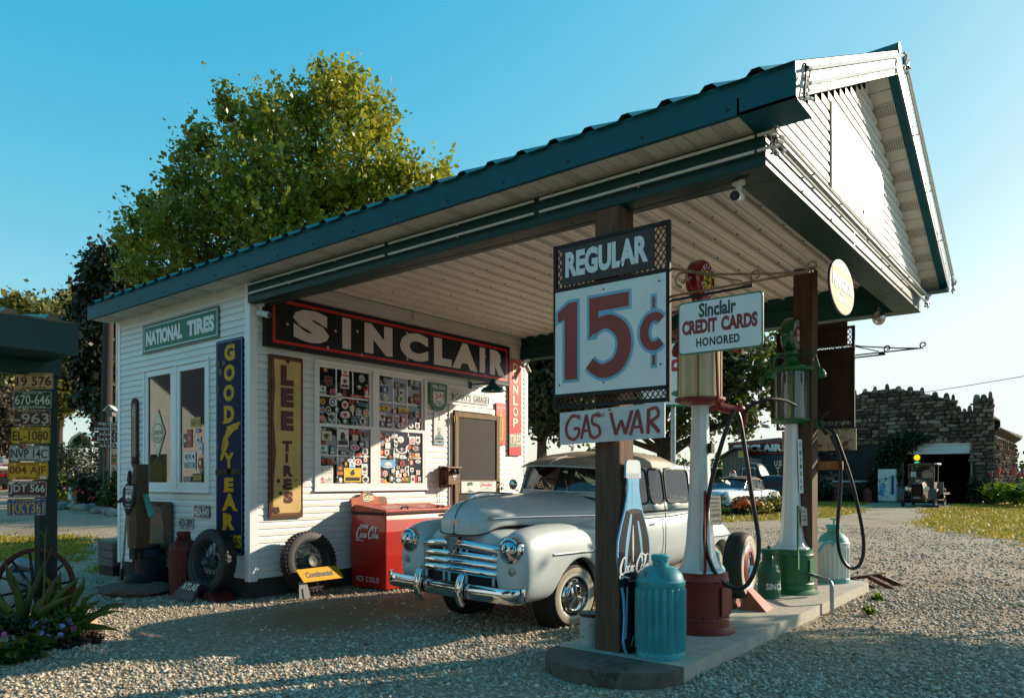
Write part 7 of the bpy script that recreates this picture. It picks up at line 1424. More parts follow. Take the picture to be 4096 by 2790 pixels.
m = MB(); m.loft([[Vector((x, y, z)) for y, z in ((-.68, 2.20), (-.60, 2.27), (0, 2.33), (.60, 2.27), (.68, 2.20))] for x in (1.0, 1.3, 2.3)], tb, smooth=False); m.build('cab_roof', TR); m = MB(); m.box(1.0, -.78, 2.22, 2.2, -.64, 2.30, 'worn white'); m.build('roof_roll', TR)
m = MB(); m.box(1.6, -.5, .6, 2.1, .5, .95, 'can dark'); m.build('seat', TR); m = MB(); m.box(2.4, -.85, .62, 4.6, .85, .72, 'grey timber'); m.box(2.35, -.85, .72, 2.42, .85, 1.3, 'grey timber'); m.build('flatbed', TR); m = MB(); m.box(.2, -.3, .3, 4.2, .3, .5, 'can dark'); m.build('chassis', TR)
for x, y in ((3.0, -.55), (3.5, -.4)): m = MB(); m.ring((x, y, .86), .24, .10, 'road tyre', (.2, 0, 1), 24, 8); o = m.build('loose_tyre', None); o.location = TR.location; tag(o, 'spare tyre lying on the bed of the brown antique truck', 'tyre', 'tyres on the truck bed')
t = thing('wheel_chock', 'dark timber block under the front wheel of the antique truck', 'block', (38.3, -1.2, 0)); m = MB(); m.box(37.9, -1.48, 0, 38.05, -.9, .13, 'can dark'); m.build('block', t)
# retired police car and black pickup
def old_car(t, L_, hw, bt, ft, rt, body, xw1, xw2, r, roof, roofm, glass_):
    m = MB(); xs_ = [bt[0][0] + (bt[-1][0]-bt[0][0])*i/24 for i in range(25)]; m.loft([ringp(x, 0, *interp(bt, x)[:1], interp(bt, x)[2], interp(bt, x)[1], 20, 3.4, zs=.62) for x in xs_], body); m.build('body', t, sub=1)
    for sg in (-1, 1):
        for tab, xw, nm in ((ft, xw1, 'front_fender'), (rt, xw2, 'rear_fender')):
            x0, x1 = tab[0][0], tab[-1][0]; m = MB(); m.loft(fender(tab, sg, xw, r*1.18, r, sorted([x0 + (x1-x0)*i/20 for i in range(21)] + [xw + r*1.18*k for k in (-.99, -.9, .9, .99)])), body); m.build(nm, t, sub=1); wheel(t, xw, sg*(hw - .12), r, .16, sg, 0, 'plain', False)
    m = MB(); rows = []
    for x in [roof[0][0] + (roof[-1][0]-roof[0][0])*i/18 for i in range(19)]:
        y, z0, z1 = interp(roof, x); rows.append([Vector((x, y*math.copysign(abs(math.cos(a))**.7, math.cos(a)), z0 + (z1-z0)*max(0, math.sin(a))**.75)) for a in [PI*k/12 for k in range(13)]])
    m.grid(rows, roofm); m.build('roof', t, auto=50)
    for nm, q in glass_:
        m = MB(); m.add(q, [tuple(range(len(q)))], 'car glass'); w_ = m.build(nm, t); m = MB(); m.tube(q, .022, 'dull chrome', 6, closed=True); m.build('frame', w_)
PC = thing('police_car', 'faded white 1950s police car with red roof beacon among marigolds', 'car', (23.5, 4.65, 0), R(-4), local=True)
pw = mat('police white', '#c7cbcb', .5, var=.08, vs=3, rust=.18, rcol='#6e7478', rs=3).name; pb = mat('rusty roof', '#5b3b2c', .8, var=.25, vs=3).name
G_ = []
for sg in (-1, 1):
    f_ = lambda pts: [Vector((x, sg*y, z)) for x, y, z in (pts if sg < 0 else pts[::-1])]
    G_ += [('front_window', f_([(2.22, .80, 1.06), (2.98, .80, 1.06), (2.98, .70, 1.42), (2.45, .70, 1.42)])), ('rear_window', f_([(3.06, .80, 1.06), (3.70, .78, 1.06), (3.55, .68, 1.40), (3.06, .70, 1.42)]))]
G_ += [('windscreen', [Vector(p) for p in ((1.90, .74, 1.04), (1.78, 0, 1.06), (1.90, -.74, 1.04), (2.36, -.62, 1.46), (2.28, 0, 1.49), (2.36, .62, 1.46))])]
old_car(PC, 5.3, .95, [(.12, .55, .40, .80), (.25, .68, .34, .95), (1.0, .74, .30, 1.0), (1.85, .82, .28, 1.05), (2.6, .86, .26, 1.06), (3.8, .86, .26, 1.05), (4.6, .78, .30, .98), (5.15, .66, .36, .86), (5.3, .5, .42, .72)],
        [(.0, .70, .16, .80, .42), (.08, .70, .21, .90, .36), (.3, .71, .23, .96, .30), (1.2, .71, .235, .98, .28), (2.2, .72, .2, .94, .28), (3.0, .74, .15, .90, .3)],
        [(3.2, .72, .15, .86, .3), (3.5, .72, .20, .98, .28), (4.2, .70, .235, 1.0, .28), (4.9, .68, .22, .96, .30), (5.35, .66, .17, .90, .36), (5.42, .66, .1, .82, .45)], pw, .95, 4.2, .33,
        [(2.2, .68, 1.40, 1.48), (2.4, .72, 1.42, 1.54), (2.9, .74, 1.43, 1.585), (3.4, .72, 1.42, 1.56), (3.8, .68, 1.36, 1.46), (4.15, .62, 1.08, 1.22), (4.25, .58, .98, 1.06)], pb, G_)
m = MB(); m.lathe([(.15, 0), (.15, .13), (.13, .15)], (2.45, .05, 1.55), 'dull chrome', 20); bc = m.build('beacon', PC); m = MB(); m.sphere((2.45, .05, 1.69), .125, mat('red lens', '#b5141a', .15, coat=.5).name, 14, (1, 1, 1.25)); m.build('lens', bc)
for sg in (-1, 1):
    m = MB(); m.lathe([(.13, -.05), (.14, 0), (.115, .03), (.11, .01)], (.0, sg*.70, .74), 'dull chrome', 20, (-1, 0, 0)); hl = m.build('headlight', PC); m = MB(); m.lathe([(.11, .01), (.05, .04), (0, .045)], (.0, sg*.70, .74), 'lamp lens', 18, (-1, 0, 0)); m.build('lens', hl)
    m = MB(); m.tube([(.4, sg*.955, .63), (1.6, sg*.96, .64), (2.5, sg*.93, .70), (4.3, sg*.95, .68)], .025, 'dull chrome', 6); m.build('side_trim', PC)
m = MB(); m.tube(smooth_path([(.25, -.92, .42), (.02, -.80, .40), (-.06, -.3, .42), (-.08, 0, .42), (-.06, .3, .42), (.02, .8, .40), (.25, .92, .42)], 4), .07, 'chrome', 8); m.build('bumper', PC); m = MB(); m.tube(smooth_path([(.05, -.6, .58), (-.02, -.3, .66), (-.04, 0, .68), (-.02, .3, .66), (.05, .6, .58)], 4), .045, 'chrome', 8)
m.box(.02, -.6, .45, .1, .6, .66, 'car dark gap'); m.build('grille', PC); m = MB(); m.lathe([(0, .06), (.09, .05), (.1, 0), (.05, -.08)], (1.95, -.86, 1.16), 'chrome', 16, (-1, 0, 0)); m.build('spot_lamp', PC); m = MB(); m.box(3.95, -.955, .50, 4.75, -.935, .92, PA('grey')); m.build('fender_skirt', PC)
PU = thing('black_pickup', 'black 1940s pickup truck seen side on behind the police car', 'truck', (31.0, 4.9, 0), R(90), local=True)
pk = mat('pickup black', '#181819', .45, var=.2, rust=.08, rcol='#4a2a1e').name; G_ = []
for sg in (-1, 1):
    f_ = lambda pts: [Vector((x, sg*y, z)) for x, y, z in (pts if sg < 0 else pts[::-1])]
    G_ += [('window', f_([(.25, .66, 1.55), (.95, .66, 1.55), (.90, .60, 2.0), (.32, .60, 2.0)]))]
old_car(PU, 5, .9, [(-1.9, .3, .5, 1.3), (-1.8, .42, .45, 1.45), (-1.0, .5, .45, 1.62), (0, .66, .45, 1.66), (.2, .68, .45, 1.62), (1.15, .70, .45, 1.6), (1.25, .7, .45, 1.25), (3.0, .72, .5, 1.25)],
        [(-1.8, .70, .14, .9, .6), (-1.5, .70, .2, 1.05, .5), (-1.1, .70, .22, 1.1, .5), (-.3, .70, .2, .95, .45), (.1, .70, .12, .7, .45)], [(1.6, .74, .14, .8, .5), (2.0, .74, .18, 1.02, .5), (2.4, .74, .18, 1.02, .5), (2.8, .74, .12, .8, .5)], pk, -1.1, 2.15, .38,
        [(-.02, .62, 1.56, 1.62), (.15, .66, 1.58, 2.05), (.3, .66, 1.6, 2.22), (.7, .66, 1.6, 2.27), (1.0, .66, 1.6, 2.2), (1.18, .64, 1.58, 1.95), (1.2, .62, 1.56, 1.6)], pk, G_)
# blue oil company building and grey shed
BB = thing('blue_building', 'blue board building carrying a black SINCLAIR sign beyond the police car', 'building', (42, 7, 0)); mat('blue boards', '#39505a', .7, var=.12, vs=3, stretch=(5, 5, .4))
m = MB(); m.box(40, 6.75, 0, 46, 10.3, 3.6, 'blue boards'); m.build('wall', BB); m = MB(); m.prism([Vector((39.8, 6.6, 3.75)), Vector((39.8, 7.2, 3.95)), Vector((39.8, 10.4, 3.75)), Vector((39.8, 10.4, 3.6)), Vector((39.8, 6.6, 3.6))], (6, 0, 0), 'corrugated roof'); m.build('roof', BB)
m = MB(); m.box(39.95, 7.95, 0, 40, 8.9, 2.35, 'grey timber'); m.build('door', BB); m = MB(); m.box(39.94, 8.1, 1.55, 39.99, 8.7, 1.85, 'can white'); m.build('door_notice', BB)
b = Board((39.78, 10.35, 2.98), UY, UZ, .05); wd = 3.6; b.panel([(0, 0), (wd, 0), (wd, .74), (0, .74)], 'sign black'); b.frame(.02, .02, wd-.02, .72, .05, PA('red'), 1); b.write('SINCLAIR', .30, .16, 3.35, .60, 'sign letter grey', 2, .06); tag(b.build('oil_sign'), 'weathered black SINCLAIR board on the blue building', 'sign')
b = Board((39.93, 7.62, 1.2), UY, UZ, .03); b.panel([(0, 0), (.62, 0), (.62, 1.5), (0, 1.5)], PA('dark')); b.write('U', .08, 1.05, .28, 1.38, PA('cream'), 1, .03); b.write('S', .33, 1.05, .54, 1.38, PA('cream'), 1, .03); b.write('T', .17, .65, .43, .98, PA('cream'), 1, .03); b.write('I', .26, .28, .36, .58, PA('cream'), 1, .03); tag(b.build('tyre_sign'), 'dark vertical tyre sign on the blue building wall', 'sign')
SH = thing('grey_shed', 'small weathered plank shed with a peaked roof before the blue building', 'shed', (38, 9.2, 0)); m = MB()
for i in range(14): y = 10.0 - .125*i; m.box(37.98 + .015*(i % 2), y - .118, 0, 38.05, y, 2.75 + .45*(1 - abs(y - 9.2)/.9), 'grey timber')
m.box(38.05, 8.3, 0, 40, 10.0, 2.7, 'grey timber'); m.build('wall', SH); m = MB(); m.bar((37.7, 10.35, 2.62), (37.7, 9.15, 3.32), .1, .08, 'grey timber'); m.bar((37.7, 9.15, 3.32), (37.7, 8.1, 3.28), .1, .08, 'grey timber'); m.add([(37.7, 10.4, 2.66), (37.7, 9.15, 3.38), (40, 9.15, 3.38), (40, 10.4, 2.66)], [(0, 1, 2, 3)], 'corrugated roof'); m.add([(37.7, 9.15, 3.38), (37.7, 8.05, 3.33), (40, 8.05, 3.33), (40, 9.15, 3.38)], [(0, 1, 2, 3)], 'corrugated roof'); m.build('roof', SH)
b = Board((37.95, 9.0, 2.75), UY, UZ, .02); b.panel([(0, 0), (.5, 0), (.5, .42), (0, .42)], PA('palegreen')); b.rect(.05, .06, .45, .36, PA('gold'), 1); b.build('notice', SH)
# dinosaur oil sign on its pole behind the canopy
qx, qy = at(2700, 20.); t = thing('dinosaur_sign', 'white oil company shield sign with a green dinosaur on a pole behind the red pump', 'sign', (qx, qy, 0)); uu = Vector((RD.x, RD.y, 0)); q0 = at(2553, 20.)
b = Board((q0[0], q0[1], 3.42), uu, UZ, .08); b.panel([(.15, .0), (1.85, .0), (2.05, .6), (2.05, 1.75), (0, 1.75), (0, .6)], 'sign white', PA('green')); q = [(.15, .0), (1.85, .0), (2.05, .6), (2.05, 1.75), (0, 1.75), (0, .6)]
for i in range(6): b.stroke([q[i], q[(i+1) % 6]], .06, PA('green'), 1, 2)
b.write('Sinclair', .15, .92, 1.9, 1.42, PA('red'), 2, .05, .3); dino(b, .60, .24, 1.05, .36, PA('green'), 2, False); b.build('panel', t); m = MB(); m.cyl((qx + .1, qy + .1, 0), (qx + .1, qy + .1, 3.6), .07, 'galvanised pipe', n=10); m.build('pole', t)
# power line
t = thing('power_line', 'single sagging power line running to the stone garage roof', 'cable', (46, -.5, 6.5)); m = MB(); m.tube([Vector((46.2, .6, 6.75)).lerp(Vector((36, -22, 9.6)), i/16) + Vector((0, 0, -1.1*math.sin(PI*i/16)*.5)) for i in range(17)], .018, 'black plastic', 6); m.build('wire', t)
for i, (x, y, lab) in enumerate(((44.6, 5.2, 'dull red milk can under the garage window'), (44.6, 3.4, 'dull red milk can nearest the vending machine'))): can('milk_can', lab, x, y, 0, .28, .62, .85, .95, 'can red', ribs=0, neck=.55, group='red milk cans by the garage')
# ---------------------------------------------------------------- trees and plants
foliage('maple leaves', ['#56641a', '#73801f', '#8f9230', '#67741e', '#9c9a38', '#4a5718'], .45, .4); foliage('yellow maple leaves', ['#7f8622', '#9c9a2c', '#6b7a20', '#b0a028', '#868e30', '#b8a830'], .48, .4)
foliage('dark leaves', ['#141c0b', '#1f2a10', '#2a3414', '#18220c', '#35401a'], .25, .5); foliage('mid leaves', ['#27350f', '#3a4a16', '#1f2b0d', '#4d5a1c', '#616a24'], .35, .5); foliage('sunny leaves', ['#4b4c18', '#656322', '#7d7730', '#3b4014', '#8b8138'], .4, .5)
foliage('brush twigs', ['#4a3c2c', '#5f5038', '#3a3322', '#6e6446'], .2, .8); foliage('bright leaves', ['#4d6a14', '#6d8a1e', '#3b5510', '#8aa22c'], .45, .45)
mat('bark', '#3a2d24', .9, var=.3, vs=9, bump=.6, bs=20, stretch=(4, 4, .7)); mat('stem', '#5d5a2c', .7, var=.2)
def leaf_cloud(name, parent, lobes, n, size, m_, seed, up=.5, shoot=.5, k=9, hang=.35, shell=.55, spread=.10):
    """lobes: (x, y, z, rx, ry, rz, weight, material); leaves sit in sprays along outward shoots"""
    rng = np.random.default_rng(seed); by = {}
    wts = np.array([(l[3]*l[4]*l[5])**.667*(l[6] if len(l) > 6 else 1) for l in lobes]); wts /= wts.sum()
    for l, w_ in zip(lobes, wts):
        ns = max(3, int(n*w_/k)); c = np.array(l[:3]); r = np.array(l[3:6]); mm = l[7] if len(l) > 7 else m_
        d = rng.normal(size=(ns, 3)); d /= np.linalg.norm(d, axis=1)[:, None]; rad = shell + (1 - shell)*rng.random((ns, 1))**.7; rad[rng.random(ns) < .22] *= .6
        o = c + d*r*rad; dr = d + np.array([0, 0, up]) + rng.normal(0, .3, (ns, 3)); dr /= np.linalg.norm(dr, axis=1)[:, None]
        t = rng.random((ns, k, 1)); L_ = shoot*np.exp(rng.normal(0, .35, (ns, 1, 1))); p = o[:, None] + dr[:, None]*L_*(t - .4) + rng.normal(0, spread, (ns, k, 3)); p = p.reshape(-1, 3); N = len(p)
        a = rng.normal(size=(N, 3)) + np.repeat(dr, k, 0)*.6 + np.array([0, 0, -hang]); a /= np.linalg.norm(a, axis=1)[:, None]
        b_ = np.cross(a, rng.normal(size=(N, 3))); b_ /= np.linalg.norm(b_, axis=1)[:, None]; s = size*np.exp(rng.normal(0, .3, (N, 1)))
        v = np.stack([p - a*s*.5, p + b_*s*.36 + a*s*.05, p + a*s*.62, p - b_*s*.36 + a*s*.05], 1).reshape(-1, 3); by.setdefault(mm, []).append(v)
    vs = []; mi = []; mats_ = list(by)
    for i, mm in enumerate(mats_):
        v = np.concatenate(by[mm]); vs.append(v); mi += [i]*(len(v)//4)
    v = np.concatenate(vs); N = len(v)//4; me = bpy.data.meshes.new(name); me.vertices.add(4*N); me.vertices.foreach_set('co', v.ravel()); me.loops.add(4*N); me.loops.foreach_set('vertex_index', np.arange(4*N)); me.polygons.add(N); me.polygons.foreach_set('loop_start', np.arange(0, 4*N, 4)); me.polygons.foreach_set('material_index', np.array(mi)); me.update(calc_edges=True)
    for mm in mats_: me.materials.append(MATS[mm])
    o = bpy.data.objects.new(name, me); COL.objects.link(o)
    if parent: o.parent = parent; o.matrix_parent_inverse = WM(parent).inverted()
    return o
def tree(name, lab, x, y, lobes, n, size, m_, seed, tr=.2, group=None, z0=None, branch=.05, **kw):
    z0 = gh(x, y) if z0 is None else z0; t = thing(name, lab, 'tree', (x, y, z0), 0, group); rr = random.Random(seed); m = MB(); cz = sum(l[2] for l in lobes)/len(lobes); top = max(l[2] for l in lobes)
    tk = smooth_path([(x, y, z0 - .2), (x + rr.uniform(-.1, .1), y, z0 + (cz - z0)*.35), (x + rr.uniform(-.2, .2), y + rr.uniform(-.2, .2), z0 + (cz-z0)*.7), (sum(l[0] for l in lobes)/len(lobes)*.3 + x*.7, y, z0 + (top - z0)*.85)], 5); m.tube(tk, [tr*(1 - .8*i/(len(tk)-1)) for i in range(len(tk))], 'bark', 10); m.build('trunk', t)
    for l in lobes:
        s = tk[min(len(tk)-1, max(3, int(len(tk)*(.25 + .5*(l[2]-z0)/(top - z0 + .01)*.8))))]; e = Vector(l[:3]); mid = s.lerp(e, .5) + Vector((rr.uniform(-.2, .2), rr.uniform(-.2, .2), rr.uniform(-.1, .3)))
        if (e - s).length > .4: b_ = MB(); q = smooth_path([s, mid, e + Vector((0, 0, l[5]*.3))], 4); b_.tube(q, [branch*(1.2 - i/len(q)) for i in range(len(q))], 'bark', 6); b_.build('limb', t)
    leaf_cloud('crown', t, lobes, n, size, m_, seed, **kw); return t
def px_lobes(ls, d0, seed, dv=1.2, flat=1.):
    """crown outline given as bearings and heights from the yard: (bearing, height, radius, weight, material) at range d0"""
    rr = random.Random(seed); o = []
    for q in ls:
        d = d0 + rr.uniform(-dv, dv); x, y = at(q[0], d); r = q[2]/2950*d; o.append((x, y, zh(q[1], d), r*1.05, r*1.05, r*flat) + tuple(q[3:]))
    return o
Y_ = 'yellow maple leaves'
ML = [(1330, 430, 130, 1, Y_), (1390, 380, 85, 1.2, Y_), (1330, 330, 55, 1.4, Y_), (1400, 320, 50, 1.5, Y_), (1300, 300, 30, 1.5), (1130, 500, 130), (1075, 420, 60, 1.3), (1210, 420, 70, 1.2), (1000, 520, 100), (905, 440, 50, 1.4), (930, 420, 36, 1.6), (880, 385, 30, 1.6), (1470, 500, 110, 1, Y_), (1490, 430, 45, 1.3, Y_), (1530, 520, 60, 1.3, Y_), (1200, 650, 200), (1000, 700, 180), (1450, 680, 170, 1, Y_), (1560, 680, 90, 1.2), (820, 600, 70, 1.4), (770, 550, 45, 1.5), (730, 620, 40, 1.5), (860, 750, 130), (740, 730, 70, 1.3), (700, 800, 60, 1.4), (700, 900, 130), (1100, 880, 220), (1350, 880, 210), (1600, 800, 130, 1, Y_), (1700, 760, 70, 1.3, Y_), (1740, 690, 40, 1.5, Y_), (1800, 730, 40, 1.4, Y_), (1650, 700, 45, 1.3), (620, 880, 60, 1.5), (590, 820, 40, 1.6), (530, 880, 45, 1.6), (510, 950, 40, 1.5), (560, 980, 80, 1.2), (760, 1040, 160), (950, 1040, 180), (800, 850, 60, 1.3, Y_), (880, 890, 60, 1.3, Y_), (1010, 920, 60, 1.2, Y_), (1240, 880, 50, 1.3, Y_), (1250, 1050, 180), (600, 1080, 90), (520, 1080, 50, 1.2), (1500, 900, 150)]
mx_, my_ = at(1280, 16.5)
tree('maple_tree', 'tall maple turning yellow above the station roof', mx_, my_, px_lobes(ML, 16.5, 5), 46000, .10, 'maple leaves', 5, .28, shoot=.55, up=.8, spread=.055, shell=.40, k=12)
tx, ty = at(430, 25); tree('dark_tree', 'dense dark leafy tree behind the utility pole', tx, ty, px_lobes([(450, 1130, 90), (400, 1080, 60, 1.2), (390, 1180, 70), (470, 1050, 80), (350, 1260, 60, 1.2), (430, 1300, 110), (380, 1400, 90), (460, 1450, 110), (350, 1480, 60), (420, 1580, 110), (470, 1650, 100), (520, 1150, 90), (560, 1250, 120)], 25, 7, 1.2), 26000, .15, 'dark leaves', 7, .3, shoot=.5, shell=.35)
tx, ty = at(240, 38); tree('autumn_tree', 'sunlit olive tree on the far left beyond the licence plate post', tx, ty, px_lobes([(230, 1280, 80), (290, 1220, 55, 1.2), (320, 1330, 70), (180, 1350, 90), (280, 1420, 100), (210, 1480, 100), (300, 1530, 90), (230, 1590, 80), (160, 1650, 80), (330, 1450, 50)], 38, 8, 1.5), 22000, .19, 'sunny leaves', 8, .25, shoot=.6, shell=.3)
tx, ty = at(60, 34); tree('autumn_tree', 'sunlit tree at the left edge of the view', tx, ty, px_lobes([(20, 1280, 80), (90, 1240, 70), (150, 1270, 60), (60, 1360, 100), (-40, 1330, 90), (130, 1400, 80), (10, 1450, 90), (90, 1520, 90), (20, 1580, 70)], 34, 9, 1.5), 16000, .18, 'sunny leaves', 9, .25, shoot=.6, shell=.3)
tx, ty = at(40, 31); tree('bare_shrub', 'brown half bare brush below the left trees', tx, ty, px_lobes([(60, 1680, 80), (10, 1640, 70), (110, 1730, 60), (20, 1760, 70), (90, 1620, 50)], 31, 10, .8), 7000, .14, 'brush twigs', 10, .08, shoot=.6, shell=.2)
tx, ty = at(2655, 24); tree('shade_tree', 'spreading tree with a dark trunk seen under the canopy behind the pumps', tx, ty, px_lobes([(2650, 1380, 170), (2500, 1420, 160), (2350, 1450, 170), (2220, 1430, 150), (2800, 1420, 150), (2950, 1450, 130), (3050, 1500, 80, 1.2), (2750, 1580, 100), (2900, 1620, 110), (2560, 1600, 100), (2420, 1640, 110), (2980, 1690, 60, 1.2), (2720, 1690, 60), (3070, 1400, 70), (2850, 1300, 140), (2250, 1620, 110), (2300, 1300, 150), (2600, 1250, 150), (3080, 1610, 40, 1.3), (2800, 1760, 40, 1.2)], 24, 11, 1.6), 34000, .15, 'mid leaves', 11, .26, shoot=.6, shell=.35, branch=.09)
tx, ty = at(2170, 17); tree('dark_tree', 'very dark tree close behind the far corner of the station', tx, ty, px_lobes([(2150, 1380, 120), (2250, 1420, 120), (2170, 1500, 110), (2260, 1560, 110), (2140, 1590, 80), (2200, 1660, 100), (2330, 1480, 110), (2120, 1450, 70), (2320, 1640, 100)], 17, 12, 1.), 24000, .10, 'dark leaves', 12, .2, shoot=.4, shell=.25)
def bush(name, lab, x, y, rs, n, size, m_, seed, group=None, cat='plant', z0=None, **kw):
    z0 = gh(x, y) if z0 is None else z0; t = thing(name, lab, cat, (x, y, z0), 0, group); m = MB(); rr = random.Random(seed)
    for i in range(5): m.tube([(x, y, z0 - .05), (x + rr.uniform(-.5, .5)*rs[0], y + rr.uniform(-.5, .5)*rs[1], z0 + rs[2]*1.1)], .012, 'stem', 5)
    m.build('stems', t); lobes = [(x + rr.uniform(-.55, .55)*rs[0], y + rr.uniform(-.55, .55)*rs[1], z0 + rs[2]*rr.uniform(.5, 1.25), rs[0]*rr.uniform(.4, .6), rs[1]*rr.uniform(.4, .6), rs[2]*rr.uniform(.4, .7)) for _ in range(7)]
    kw.setdefault('shoot', .35*max(rs)); kw.setdefault('spread', .12*max(rs)); leaf_cloud('foliage', t, lobes, n, size, m_, seed, shell=.2, **kw); return t, lobes
def blooms(t, lobes, n, r, m_, seed, zmin=0):
    rr = random.Random(seed); m = MB()
    for _ in range(n):
        l = rr.choice(lobes); d = Vector((rr.gauss(0, 1) - .3, rr.gauss(0, 1) - .5, abs(rr.gauss(0, 1)) + .2)).normalized(); c = Vector((l[0] + d.x*l[3]*1.1, l[1] + d.y*l[4]*1.1, l[2] + d.z*l[5]*1.1)); a = (d + Vector((-.6, -.5, .3))).normalized(); u = a.orthogonal().normalized(); w_ = a.cross(u)
        m.add([c + a*r*.1] + [c + (u*math.cos(2*PI*k/7) + w_*math.sin(2*PI*k/7))*r*(1 if k % 2 else .82) - a*r*.15*(k % 2) for k in range(7)], [(0, 1 + k, 1 + (k+1) % 7) for k in range(7)], m_)
    return m
mat('orange petals', '#d9580f', .6, var=.2); mat('yellow petals', '#e2a80c', .6, var=.2); mat('red petals', '#b8321a', .6, var=.2); mat('pink petals', '#c9538a', .6, var=.2); mat('purple petals', '#4a2b73', .6, var=.25); mat('violet edge', '#9583c4', .6)
x, y = at(2220, 14.5); bush('climbing_shrub', 'sunlit green climber beside the far corner of the station', at(2160, 15)[0], at(2160, 15)[1], (.55, .55, .75), 3500, .09, 'bright leaves', 21)
for i, (p, d, r, lab, mm) in enumerate(((2400, 28, 1.7, 'leafy hedge shrub seen through the sedan windows', 'mid leaves'), (2520, 30, 1.8, 'second hedge shrub behind the sedan', 'mid leaves'), (2260, 27, 1.5, 'dark hedge shrub left of the sedan roof', 'dark leaves'), (2640, 33, 1.6, 'pale hedge shrub behind the red pump column', 'sunny leaves'))):
    x, y = at(p, d); bush('hedge_shrub', lab, x, y, (1.6, 1.6, r*.62), 5200, .13, mm, 30 + i, 'hedge shrubs behind the canopy', 'shrub')
# marigold bed by the police car
for i, (x, y, r, pm, lab) in enumerate(((23.6, 3.0, (.5, .55, .42), 'orange petals', 'orange marigold clump nearest the police car bumper'), (25.0, 3.0, (.6, .55, .30), 'yellow petals', 'low yellow marigold clump in the middle of the bed'), (26.4, 2.9, (.6, .55, .36), 'yellow petals', 'yellow marigold clump behind the green pump'), (24.2, 3.25, (.45, .5, .36), 'orange petals', 'orange and yellow marigold clump beside the front wheel'))):
    t, lb = bush('marigold_clump', lab, x, y, r, 1500, .10, 'mid leaves', 40 + i, 'marigold clumps by the police car'); blooms(t, lb, 130, .08, pm, 50 + i).build('flowers', t, auto=0)
# garage plants
t = thing('creeper', 'dark creeper climbing the garage wall left of the door', 'plant', (45.7, 2.3, 0)); leaf_cloud('foliage', t, [(45.75, 2.6, 1.5, .25, .8, 1.4), (45.75, 2.2, 3.0, .25, .8, .9), (45.7, 1.5, 3.75, .25, .7, .5), (45.75, 3.0, .9, .3, .7, .8), (45.7, .9, 3.9, .2, .5, .25)], 5200, .16, 'dark leaves', 60)
for i, (x, y, r, lab, mm) in enumerate(((44.9, 6.0, (.5, .8, .6), 'dark shrub below the garage window', 'dark leaves'), (45.0, 4.2, (.5, .7, .5), 'low dark shrub between the red milk cans', 'dark leaves'), (45.3, -2.35, (.35, .42, .85), 'small conifer at the right corner of the garage', 'dark leaves'))): bush('garage_shrub', lab, x, y, r, 1800, .12, mm, 70 + i, 'shrubs along the garage wall', 'shrub')
def canna(x, y, h, n, seed, lab):
    rr = random.Random(seed); t = thing('canna_plant', lab, 'plant', (x, y, 0), 0, 'canna plants beside the garage'); m = MB()
    for _ in range(n):
        a = rr.uniform(0, 2*PI); o = Vector((x + rr.gauss(0, .35), y + rr.gauss(0, .35), rr.uniform(0, h*.7))); L_ = rr.uniform(.5, .95); d = Vector((math.cos(a)*.55, math.sin(a)*.55, 1)); w_ = rr.uniform(.08, .14); s = Vector((-math.sin(a), math.cos(a), 0))
        P_ = [o + d*L_*f + Vector((math.cos(a), math.sin(a), -1))*L_*.5*f*f for f in (0, .3, .65, 1)]; W_ = (.02, w_, w_*.9, .005)
        m.add([p + s*q for p, q in zip(P_, W_)] + [p - s*q for p, q in zip(P_, W_)], [(i, i+1, i+5, i+4) for i in range(3)], 'bright leaves', True)
    m.build('leaves', t, auto=0); f_ = MB()
    for _ in range(5): c = Vector((x + rr.gauss(0, .3), y + rr.gauss(0, .3), h + rr.uniform(.3, .7))); f_.sphere(c, .08, 'red petals', 6, (1, 1, 1.5)); f_.tube([c, c - Vector((0, 0, .7))], .01, 'stem', 4)
    f_.build('flower_heads', t)
for i, (x, y, lab) in enumerate(((44.5, -3.6, 'tall canna clump against the garage corner'), (43.2, -4.4, 'canna clump at the right edge of the view'), (45.8, -4.1, 'canna clump further along the lit side wall'), (42.2, -4.9, 'canna clump beside the old barrel'))): canna(x, y, 1.3, 90, 80 + i, lab)
t = thing('old_barrel', 'grey barrel with iron hoops at the right edge beyond the lawn', 'barrel', (40.5, -5.2, 0)); m = MB(); m.lathe([(.3, 0), (.36, .3), (.38, .55), (.36, .8), (.3, 1.1), (0, 1.08)], (40.5, -5.35, 0), 'grey timber', 24); m.build('staves', t); m = MB(); m.ring((40.5, -5.35, .3), .365, .02, 'rusty iron', (0, 0, 1), 24, 6); m.ring((40.5, -5.35, .8), .365, .02, 'rusty iron', (0, 0, 1), 24, 6); m.build('hoops', t)
t = thing('round_sign', 'round black and white sign on a post at the right edge', 'sign', (40, -5.05, 0)); m = MB(); m.cyl((40, -5.15, 0), (40, -5.15, 1.9), .04, 'grey timber', n=8); m.build('post', t); b = Board((39.94, -4.78, 1.5), UY, UZ, .02); b.panel([(.36 + .36*math.cos(2*PI*i/24), .36 + .36*math.sin(2*PI*i/24)) for i in range(24)], PA('dark')); b.ell(.36, .36, .3, .3, PA('lightgrey'), 1, 24); b.rect(.08, .30, .64, .42, PA('dark'), 2); b.build('disc', t)
